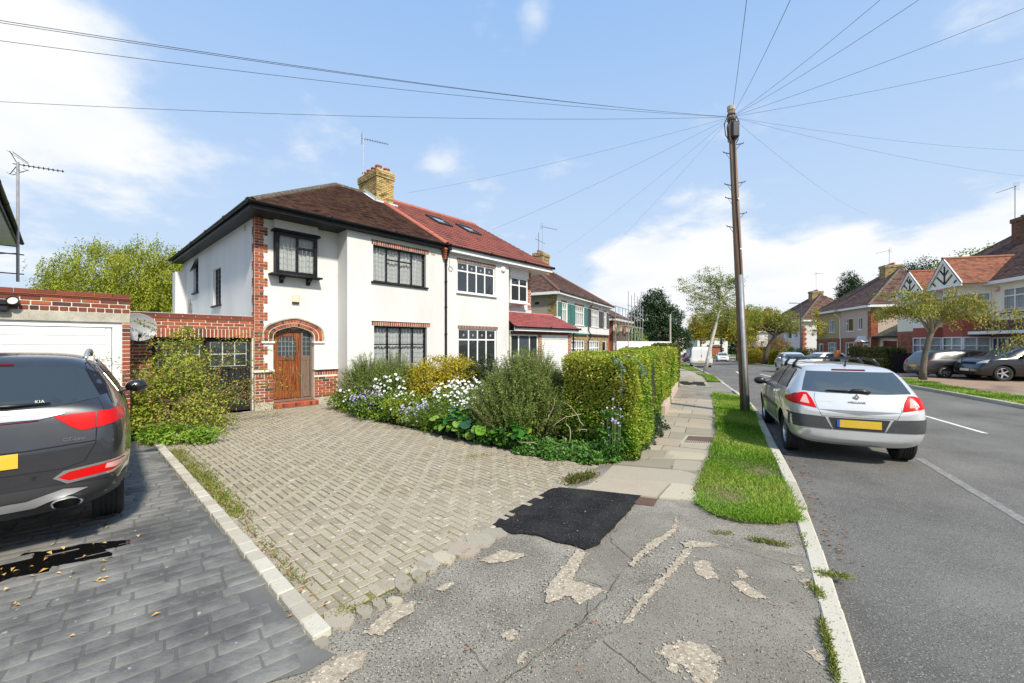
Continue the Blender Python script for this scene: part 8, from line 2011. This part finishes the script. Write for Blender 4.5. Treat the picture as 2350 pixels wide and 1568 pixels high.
# ---------------------------------------------------------------- grass verges
m_vergesoil = mk('verge_soil', [(.07,.08,.02),(.12,.11,.04),(.20,.15,.09)], rough=1, scale=3, bump=.02, bscale=30)
def verge(label, poly, n, parent=None, L=.075, name='grass_verge'):
    cc_ = sum((Vector(p) for p in poly), Vector((0, 0)))/len(poly)
    sheet('verge_soil', rough_poly(poly, .08, .035), .012, m_vergesoil, thick=.02)
    xs = [p[0] for p in poly]; ys = [p[1] for p in poly]; P = []
    x0, x1, y0, y1 = min(xs), max(xs), min(ys), max(ys)
    while len(P) < n:
        x, y = random.uniform(x0, x1), y0+(y1-y0)*random.random()**1.6
        if inpoly(x, y, poly): P.append((x, y, .025))
    P = np.array(P); patch_ = np.sin(P[:, 0]*5.1+P[:, 1]*2.3)+np.sin(P[:, 1]*4.3-P[:, 0]*3.7)+rng.normal(size=n)*.9; P = P[patch_ > -.95]; n = len(P); P[:, :2] += rng.normal(size=(n, 2))*.03
    P[:, 2] = .012; D = rng.normal(size=(n, 3))*.6; D[:, 2] = 1
    lean = np.stack([np.sin(P[:, 0]*4+P[:, 1]*2), np.cos(P[:, 1]*3.3-P[:, 0]), np.zeros(n)], 1)*.5; D += lean
    sz = np.clip(np.linalg.norm(P, axis=1)/6, 1, 3)
    hgt = .72+.45*np.sin(P[:, 0]*3+1)*np.sin(P[:, 1]*2.4)
    vv = np.clip(.42+.25*np.sin(P[:, 0]*2.1+P[:, 1]*1.7)+rng.normal(size=n)*.2, 0, 1)
    o = leaf_obj(name, P, D, rand_dirs(n), L*(.5+.8*rng.random(n))*hgt*sz**.4, .0075*sz*(.7+.6*rng.random(n)), m_grass, None, vv, kind='stuff')
    tag(o, label, 'grass'); return o
vL = [G(1598, 1155), G(1600, 1110), (2.85, 5.95), (4.1, 8.15), (5.75, 11.6), (6.9, 14.0)]
kin = [p for p in LKi if 4.0 < p[1] < 14.2]
vp = [G(1640, 1183), G(1700, 1197), G(1765, 1200), G(1838, 1196)]+kin+vL[::-1]
verge('bright green grass verge between the slabs and the kerb, around the telegraph pole', vp, 60000)
kin2 = [p for p in LKi if 18.2 < p[1] < 25.5]; verge('grass strip round the foot of the leaning birch', kin2+[(11.5, 25.6), (10.3, 21.8), (8.9, 18.6)], 9000)
kin3 = [p for p in LKi if 28.5 < p[1] < 60]; verge('grass strip beside the white van', kin3+[(23.5, 60), (17.6, 44), (14.6, 36), (12.9, 29.8)], 4000)
def rverge(lab, y0, y1, n, w=1.6):
    k = [p for p in RKi if y0 < p[1] < y1]; k2 = [p for p in offs(RK, -w) if y0+.3 < p[1] < y1-.2]; verge(lab, k+k2[::-1], n, name='grass_verge')
rverge('grass strip under the young cherry across the road', 9, 20.5, 16000, 1.5)
rverge('grass strip under the leaning cherry across the road', 34, 50, 5500, 1.8); rverge('grass strip by the white crossover car', 57, 78, 3500)
# fallen leaves
def litter(label, pts, cols, L=.05, name='fallen_leaves', z=.012):
    P = np.array([(x, y, z) for x, y in pts]); n = len(P); D = rand_dirs(n); D[:, 2] *= .12; N_ = rand_dirs(n)*.25; N_[:, 2] = 1
    o = leaf_obj(name, P, D, N_, L*(.5+.8*rng.random(n)), L*.45*(.6+.8*rng.random(n)), leafm('fallen_'+name+str(len(pts)), cols, trans=.1), None, kind='stuff', fold=.35); tag(o, label, 'leaves')
dots = [(712, 690), (548, 330), (735, 350), (795, 325), (640, 465), (735, 455), (440, 500), (320, 520), (235, 532), (335, 555), (600, 540), (735, 560), (738, 578), (105, 620), (235, 615), (335, 630), (85, 655), (385, 660), (505, 650), (235, 682), (490, 695), (720, 645), (750, 690), (635, 717), (680, 720), (25, 785), (210, 830), (110, 875), (95, 890), (1112, 935), (475, 1100), (1975, 925), (1970, 970), (395, 450), (945, 400), (30, 680), (10, 640)]
litter('scattered yellow leaves on the grey stamped drive', [G(x/2.35*.7841, (1400+y/2.35)*.7841) for x, y in dots], [(.45,.22,.06),(.62,.40,.14),(.68,.48,.20)], .05)
gut = []
for i in range(320):
    k = random.choice([p for p in LK if 3.5 < p[1] < 11]); gut.append((k[0]+abs(random.gauss(0, .06))+.01+random.random()*.1, k[1]+random.uniform(-.3, .3)))
litter('brown leaves caught in the gutter beside the verge kerb', gut, [(.16,.06,.03),(.30,.12,.05),(.40,.20,.10)], .035, z=RZL+.01)
ed_l = [(Vector(random.choice(ew))+Vector((0, 0))) for _ in range(1)]
el = []
for i in range(240): f = random.random(); p = edgeA.lerp(edgeB, f*.95); el.append((p.x+.12+random.gauss(0, .06), p.y+random.gauss(0, .06)))
litter('brown leaves among the weeds beside the edging', el, [(.18,.06,.03),(.38,.15,.06),(.45,.25,.12)], .035)
hl = [(Vector(G(1150+random.random()*290, 1040+random.random()*30))) for _ in range(200)]
litter('dead leaves on the blocks and slabs by the hedge corner', [tuple(p) for p in hl]+[(random.uniform(1.9, 6)*.5+1.2, 0) if False else tuple(Vector(G(1440, 1050)).lerp(Vector((6.2, 15)), random.random())+Vector((random.gauss(.1, .12), random.gauss(-.1, .12)))) for _ in range(260)], [(.16,.09,.04),(.34,.20,.08),(.42,.28,.14)], .035)
litter('few dry leaves on the crossover and the black tarmac', [G(random.uniform(900, 1850), random.uniform(1130, 1560)) for _ in range(60)], [(.25,.10,.04),(.42,.2,.09)], .03)

# ---------------------------------------------------------------- trees
def tree(name, label, x, y, h, tr, trunk_pts, blobs, n, L, W, m, bk=bark, clump=.35, fill=.45, droop=.3, group=None, limbs=6, twigs=True, per=26, ang=.0, jit=.9):
    e = empty(name, (x, y, 0), 0, label, 'tree', group)
    q = MB(); q.tube(trunk_pts, [tr*(1-.45*i/(len(trunk_pts)-1)) for i in range(len(trunk_pts))], 12)
    q.build('trunk', bk, e, smooth=True); br = MB(); top = Vector(trunk_pts[-1]); fork = Vector(trunk_pts[-2])
    C = foliage('crown', blobs, n, L, W, m, e, clump=clump, fill=fill, droop=droop, per=per, jit=jit)
    idx = rng.choice(len(C), min(len(C), limbs*6), replace=False)
    for j, i in enumerate(idx):
        c = Vector(C[i]); s = top.lerp(fork, random.random()); mid = s.lerp(c, .5)+Vector((random.uniform(-.2, .2), random.uniform(-.2, .2), .12*(c-s).length)); 
        br.tube([s, s.lerp(mid, .5)+Vector((0, 0, .03)), mid, c], [tr*.33, tr*.24, tr*.15, tr*.04], 5, cap=False)
    br.build('limbs', bk, e, smooth=True); return e
# weeping willow behind the gardens
wx, wy = -21.2, 22.5
we = empty('willow_tree', (wx, wy, 0), 0, 'big pale green weeping willow behind the garages', 'tree')
MB().tube([(0, 0, 0), (.1, 0, 2.5), (0, .1, 4.2)], [.35, .3, .22], 10).build('trunk', bark, we, smooth=True)
WB = [(-.5, 0, 5.0, 3.1, 2.6, 2.2), (1.8, 0, 5.6, 2.1, 2.2, 1.7), (2.9, -.2, 4.4, 1.5, 1.6, 2.4), (-2.6, 0, 3.9, 1.8, 1.9, 2.0), (.2, -.8, 3.4, 3.6, 2.0, 2.2), (3.4, 0, 3.0, 1.5, 1.5, 1.7), (-3.4, 0, 2.8, 1.5, 1.5, 1.6), (1.8, -.6, 2.2, 2.4, 1.4, 1.6)]
P, out, cv, C = crown_points(WB, 10500, clump=.35, fill=.72, per=8)
P2 = []; v2 = []; D2 = []
for i in range(0, len(P)):
    L_ = random.uniform(.4, 1.3); k = 9; dx, dy = out[i][0]*.12, out[i][1]*.12
    for j in range(k): f = (j+random.random())/k; P2.append((P[i][0]+dx*f+random.gauss(0, .04), P[i][1]+dy*f+random.gauss(0, .04), P[i][2]+.25-L_*f)); v2.append(cv[i]); D2.append((random.gauss(0, .5), random.gauss(0, .5), -.9))
P2 = np.array(P2); n = len(P2)
leaf_obj('crown', P2, np.array(D2)+rng.normal(size=(n, 3))*.35, rand_dirs(n), .125*(.6+.7*rng.random(n)), .05, lf_willow, we, np.clip(.6*np.array(v2)+.4*rng.random(n), 0, 1))
q = MB()
for i in range(14): c = Vector(C[i*7 % len(C)]); q.tube([(0, .1, 3.8), (c.x*.4, c.y*.4, 4.2+c.z*.15), tuple(c)], [.12, .08, .02], 5, cap=False)
q.build('limbs', bark, we)
# leaning birch
tree('birch_tree', 'leaning white-barked birch with thin crown on the near verge', 12.77, 27.17, 7.2, .125, [(0, 0, 0), (.24, 0, 1.0), (.5, 0, 2.2), (.83, 0, 3.5), (1.1, 0, 4.6), (1.05, 0, 5.7)],
     [(.4, 0, 6.2, 1.2, 1.0, .8), (-.5, 0, 5.1, .8, .8, 1.2), (1.2, 0, 5.0, 1.1, 1.0, 1.5), (-1.4, 0, 5.8, .45, .4, .5), (.2, 0, 4.0, 1.1, .9, .8), (1.9, 0, 6.0, .6, .6, .6), (1.7, 0, 3.6, .8, .8, .8)], 10500, .085, .05, lf_birch, birchb, clump=.22, fill=.1, droop=.9, per=22, limbs=7)
for (px, Y, top, wpx, lab, m_, base) in ((1655, 98, 695, 85, 'yellowing street tree behind the leaning birch, left one', lf_autumn, 15.5), (1692, 76, 700, 80, 'yellowing street tree behind the telegraph pole', lf_autumn, 14.0), (1608, 112, 712, 70, 'green and yellow tree behind the white van', lf_autumn, 0)):
    x = (px-1175)/940*Y; h_ = CAMH+(788-top)/940*Y-gz(Y); r_ = wpx/940*Y/2
    tree('street_tree', lab, x, Y, h_, .26, [(0, 0, 0), (.05, 0, h_*.2), (0, 0, h_*.38), (.1, 0, h_*.55)], [(0, 0, h_*.68, r_*.85, r_*.8, h_*.32), (-r_*.4, 0, h_*.55, r_*.6, r_*.6, h_*.22), (r_*.45, 0, h_*.5, r_*.6, r_*.6, h_*.22)], 8500, .32, .19, m_, clump=.7, fill=.2, per=22)
tree('dark_tree', 'tall dark green tree beyond the white hoarding', 28.5, 82, 14, .35, [(0, 0, 0), (0, 0, 3), (0, 0, 6)], [(0, 0, 11.6, 2.6, 2.6, 2.6), (-1.8, 0, 8.6, 3.2, 3, 2.8), (2.2, 0, 8.2, 3.6, 3, 3.0), (0, 0, 5.6, 5.2, 3.5, 2.6), (4.6, 0, 4.2, 2.8, 2.4, 2.4), (-3.8, 0, 4.6, 2.4, 2.2, 2.4)], 26000, .34, .2, lf_dark, clump=.6, fill=.55, per=20)
tree('background_tree', 'pale green round tree left of the tall dark one', 19.5, 70, 6, .2, [(0, 0, 0), (0, 0, 2), (0, 0, 3)], [(0, 0, 4.0, 2.4, 2, 2.4), (1.6, 0, 3, 2, 2, 2), (-1.6, 0, 2.6, 2.2, 2, 2)], 9000, .26, .15, lf_green, clump=.5, fill=.6)
# leaning cherry across the road
tree('cherry_tree', 'leaning street cherry in front of the brown bushes across the road', 28.7, 46.6, 6.5, .30, [(0, 0, 0), (.2, 0, 1.25), (.5, 0, 2.1), (1.2, 0, 3.2), (1.35, 0, 4.1)], [(-1.3, 0, 4.6, 1.8, 1.5, 1.25), (1.9, 0, 5.0, 2.1, 1.7, 1.25), (.1, 0, 5.6, 1.8, 1.5, 1.0), (-2.2, 0, 3.5, 1.3, 1.1, 1.1), (3.2, 0, 4.2, 1.1, 1.1, .85)], 8500, .16, .085, lf_cherry, bark, clump=.38, fill=.2, per=20, limbs=6)
# young cherry with spreading head
ct = empty('cherry_tree', (19.65, 19.6, 0), 0, 'low spreading cherry tree on the far verge in front of the grey estate car', 'tree')
q = MB(); q.tube([(0, 0, 0), (.02, 0, .5), (.12, 0, 1.3), (.32, 0, 2.0), (.42, 0, 2.35)], [.17, .13, .115, .11, .10], 12); q.build('trunk', mk('cherry_bark', [(.07,.06,.05),(.15,.13,.10),(.10,.11,.05)], rough=.9, scale=5, bump=.01), ct, smooth=True)
br = MB(); tp_ = []
for i in range(15):
    a = i*2*math.pi/15+random.uniform(-.2, .2); p = Vector((.42, 0, 2.1+random.random()*.3)); d = Vector((math.cos(a)*1.0, math.sin(a)*.75, 1.7)).normalized(); pts = [p]; Ln = random.uniform(.29, .40)
    for k in range(8): d = (d+Vector((random.uniform(-.12, .12), random.uniform(-.12, .12), -.075*k))).normalized(); pts.append(pts[-1]+d*Ln)
    br.tube(pts, [.06, .048, .038, .03, .024, .018, .013, .009, .005], 6, cap=False); tp_ += pts[3:]
    for j in (3, 4, 5, 6):
        p = pts[j]; d2 = (pts[j+1]-pts[j]).normalized()+Vector((random.uniform(-.8, .8), random.uniform(-.8, .8), random.uniform(-.1, .6))); d2.normalize(); q2 = [p]
        for k in range(4): d2 = (d2+Vector((0, 0, -.2))).normalized(); q2.append(q2[-1]+d2*.24)
        br.tube(q2, [.014, .011, .008, .006, .003], 4, cap=False); tp_ += q2[1:]
br.build('limbs', paletwig, ct, smooth=True)
P = np.array([tuple(p) for p in tp_ for _ in range(24)]); n = len(P); P = P+rng.normal(size=(n, 3))*np.array([.15, .15, .10]); D = rand_dirs(n)*.6; D[:, 2] -= .7
leaf_obj('crown', P, D, rand_dirs(n), .12*(.6+.6*rng.random(n)), .042, lf_cherry, ct)
# branch of another cherry reaching in from the right
ct2 = empty('cherry_tree', (19.9, 13.2, 0), 0, 'arching cherry branches reaching in at the right edge above the black car', 'tree')
MB().tube([(0, 0, 0), (0, 0, 1.6), (-.1, 0, 2.3)], [.15, .12, .1], 10).build('trunk', MATS['cherry_bark'], ct2, smooth=True); br = MB(); tp_ = []
for (d, L_) in (((-1, .25, .75), .46), ((-1, .4, .45), .42), ((-.5, .1, 1), .4), ((-.9, -.1, .2), .36), ((.6, 0, .8), .4), ((-1.1, .6, .95), .42), ((-.8, .2, .6), .45)):
    p = Vector((-.1, 0, 2.3)); d = Vector(d).normalized(); pts = [p]
    for k in range(8): d = (d+Vector((random.uniform(-.1, .1), random.uniform(-.1, .1), -.13))).normalized(); pts.append(pts[-1]+d*L_)
    br.tube(pts, [.05, .04, .032, .026, .02, .015, .011, .008, .004], 6, cap=False); tp_ += pts[4:]
    for j in (3, 5, 6, 7):
        q2 = [pts[j]]; d2 = Vector((random.uniform(-.6, .6), random.uniform(-.5, .5), -.1))
        for k in range(4): d2 = (d2+Vector((0, 0, -.15))).normalized(); q2.append(q2[-1]+d2*.2)
        br.tube(q2, [.01, .008, .006, .004, .002], 4, cap=False); tp_ += q2[1:]
br.build('limbs', paletwig, ct2, smooth=True); P = np.array([tuple(p) for p in tp_ for _ in range(9)]); n = len(P); P = P+rng.normal(size=(n, 3))*.10; D = rand_dirs(n)*.6; D[:, 2] -= .8
leaf_obj('crown', P, D, rand_dirs(n), .13*(.6+.6*rng.random(n)), .042, lf_cherry, ct2)
# staked sapling
sp_ = tree('sapling', 'thin staked yellow-leaved sapling between the two white cars', 28.6, 38.4, 5.6, .045, [(0, 0, 0), (0, 0, 1.7), (.05, 0, 3.5), (.0, 0, 5.2)], [(0, 0, 4.0, .6, .5, 1.3), (.2, 0, 3.0, .8, .6, .4), (0, 0, 5.2, .25, .25, .5)], 1100, .14, .07, lf_yel, clump=.2, fill=.1, limbs=3)
MB().tube([(-.22, 0, 0), (-.22, 0, 1.5)], .035, 6).tube([(.22, 0, 0), (.22, 0, 1.5)], .035, 6).tube([(-.3, 0, 1.35), (.3, 0, 1.35)], .03, 6).build('stake', mk('stake_wood', (.35,.25,.15), rough=.9), sp_)
# bushes across the road
for (px, Y, yb, yt, wpx, m_, lab) in ((1745, 53, 0, 768, 110, leafm('bronze_leaf', [(.10,.07,.015),(.22,.14,.025),(.36,.20,.03),(.30,.24,.03)]), 'bronze and yellow garden bushes behind the leaning cherry'), (1788, 50, 0, 770, 50, MATS['bronze_leaf'], 'brownish bush to the right of the leaning cherry trunk'), (1728, 51, 0, 798, 60, lf_yel, 'low bright yellow bush left of the leaning cherry trunk'), (1778, 47, 0, 803, 26, lf_yel, 'small bright yellow bush above the low brick wall'), (1822, 43, 0, 798, 60, lf_green, 'fresh green clipped bush behind the small silver car'), (1862, 45, 0, 800, 50, lf_yel, 'yellow-green bush behind the street lamp')):
    x = (px-1175)/940*Y; h_ = CAMH+(788-yt)/940*Y-gz(Y); r_ = wpx/940*Y/2; e = empty('bush', (x, Y, 0), 0, lab, 'bush')
    foliage('foliage', [(0, 0, h_*.5, r_, r_*.7, h_*.5), (r_*.4, 0, h_*.4, r_*.6, r_*.6, h_*.42), (-r_*.4, 0, h_*.42, r_*.6, r_*.6, h_*.45)], 5200, .13, .07, m_, e, clump=.22, fill=.6, per=14)
# trees behind the right-hand roofs
for (px, Y, yt, wpx, m_, lab, zb) in ((2265, 40, 565, 190, lf_green, 'broad green tree rising behind the roofs at the right edge', 575), (2060, 62, 610, 90, lf_dark, 'dark tree showing behind the yellow chimney across the road', 620), (2120, 58, 590, 90, lf_dark, 'dark tree between the two chimneys across the road', 0), (1950, 75, 622, 50, lf_dark, 'rounded tree at the left end of the roofs across the road', 0), (1722, 100, 700, 60, lf_green, 'pale green tree behind the far orange roof', 0)):
    x = (px-1175)/940*Y; h_ = CAMH+(788-yt)/940*Y-gz(Y); r_ = wpx/940*Y/2
    tree('background_tree', lab, x, Y, h_, .3, [(0, 0, 0), (0, 0, h_*.35), (0, 0, h_*.6)], [(0, 0, h_*.78, r_, r_, h_*.22), (-r_*.5, 0, h_*.7, r_*.6, r_*.6, h_*.18), (r_*.5, 0, h_*.74, r_*.6, r_*.6, h_*.2)], 9000, .24, .15, m_, clump=.5, fill=.35, per=16)
# distant wood closing the horizon
wood_pts = []
for i in range(240):
    a = R(random.uniform(-75, 75)); d = random.uniform(150, 210); wood_pts.append((d*math.sin(a), d*math.cos(a), random.uniform(2.0, 4.2), random.uniform(4, 8), random.uniform(4, 8), random.uniform(3, 5)))
P, out, cv, C = crown_points(wood_pts, 42000, clump=1.6, fill=.6, per=12)
o = leaf_obj('distant_wood', P, out+rand_dirs(len(P)), out+rand_dirs(len(P)), 1.6, 1.1, lf_dark, None, np.clip(cv, 0, 1), kind='stuff'); tag(o, 'band of distant trees closing the horizon', 'trees')

# ================================================================ the street falls gently away beyond 20 m
def bend_mesh(o, cut):
    me = o.data
    if me.users > 1: return
    if cut:
        bm = bmesh.new(); bm.from_mesh(me)
        for yy in (20, 90): bmesh.ops.bisect_plane(bm, geom=bm.verts[:]+bm.edges[:]+bm.faces[:], plane_co=(0, yy, 0), plane_no=(0, 1, 0))
        bm.to_mesh(me); bm.free()
    n = len(me.vertices); co_ = np.empty(n*3, np.float32); me.vertices.foreach_get('co', co_); co_ = co_.reshape(-1, 3)
    y = co_[:, 1]
    if y.max() <= 20: return
    co_[:, 2] -= .026*(np.clip(y, 20, 90)-20); me.vertices.foreach_set('co', co_.reshape(-1)); me.update()
def settle(o):
    if o.type in ('CAMERA', 'LIGHT'): return
    at0 = o.location.length < 1e-6
    if not at0: o.location.z += gz(o.location.y); return
    if o.type == 'MESH' and not o.name.startswith('overhead_wire'): bend_mesh(o, o.get('kind') == 'structure' or o.name.startswith('verge_soil'))
    for ch in o.children:
        if ch.location.length < 1e-6: settle(ch)
        else: ch.location.z += gz(ch.location.y)
for o in list(COL.objects):
    if o.parent is None:
        if o.get('category') == 'hedge':
            o.location.z += gz(o.location.y); continue
        settle(o)
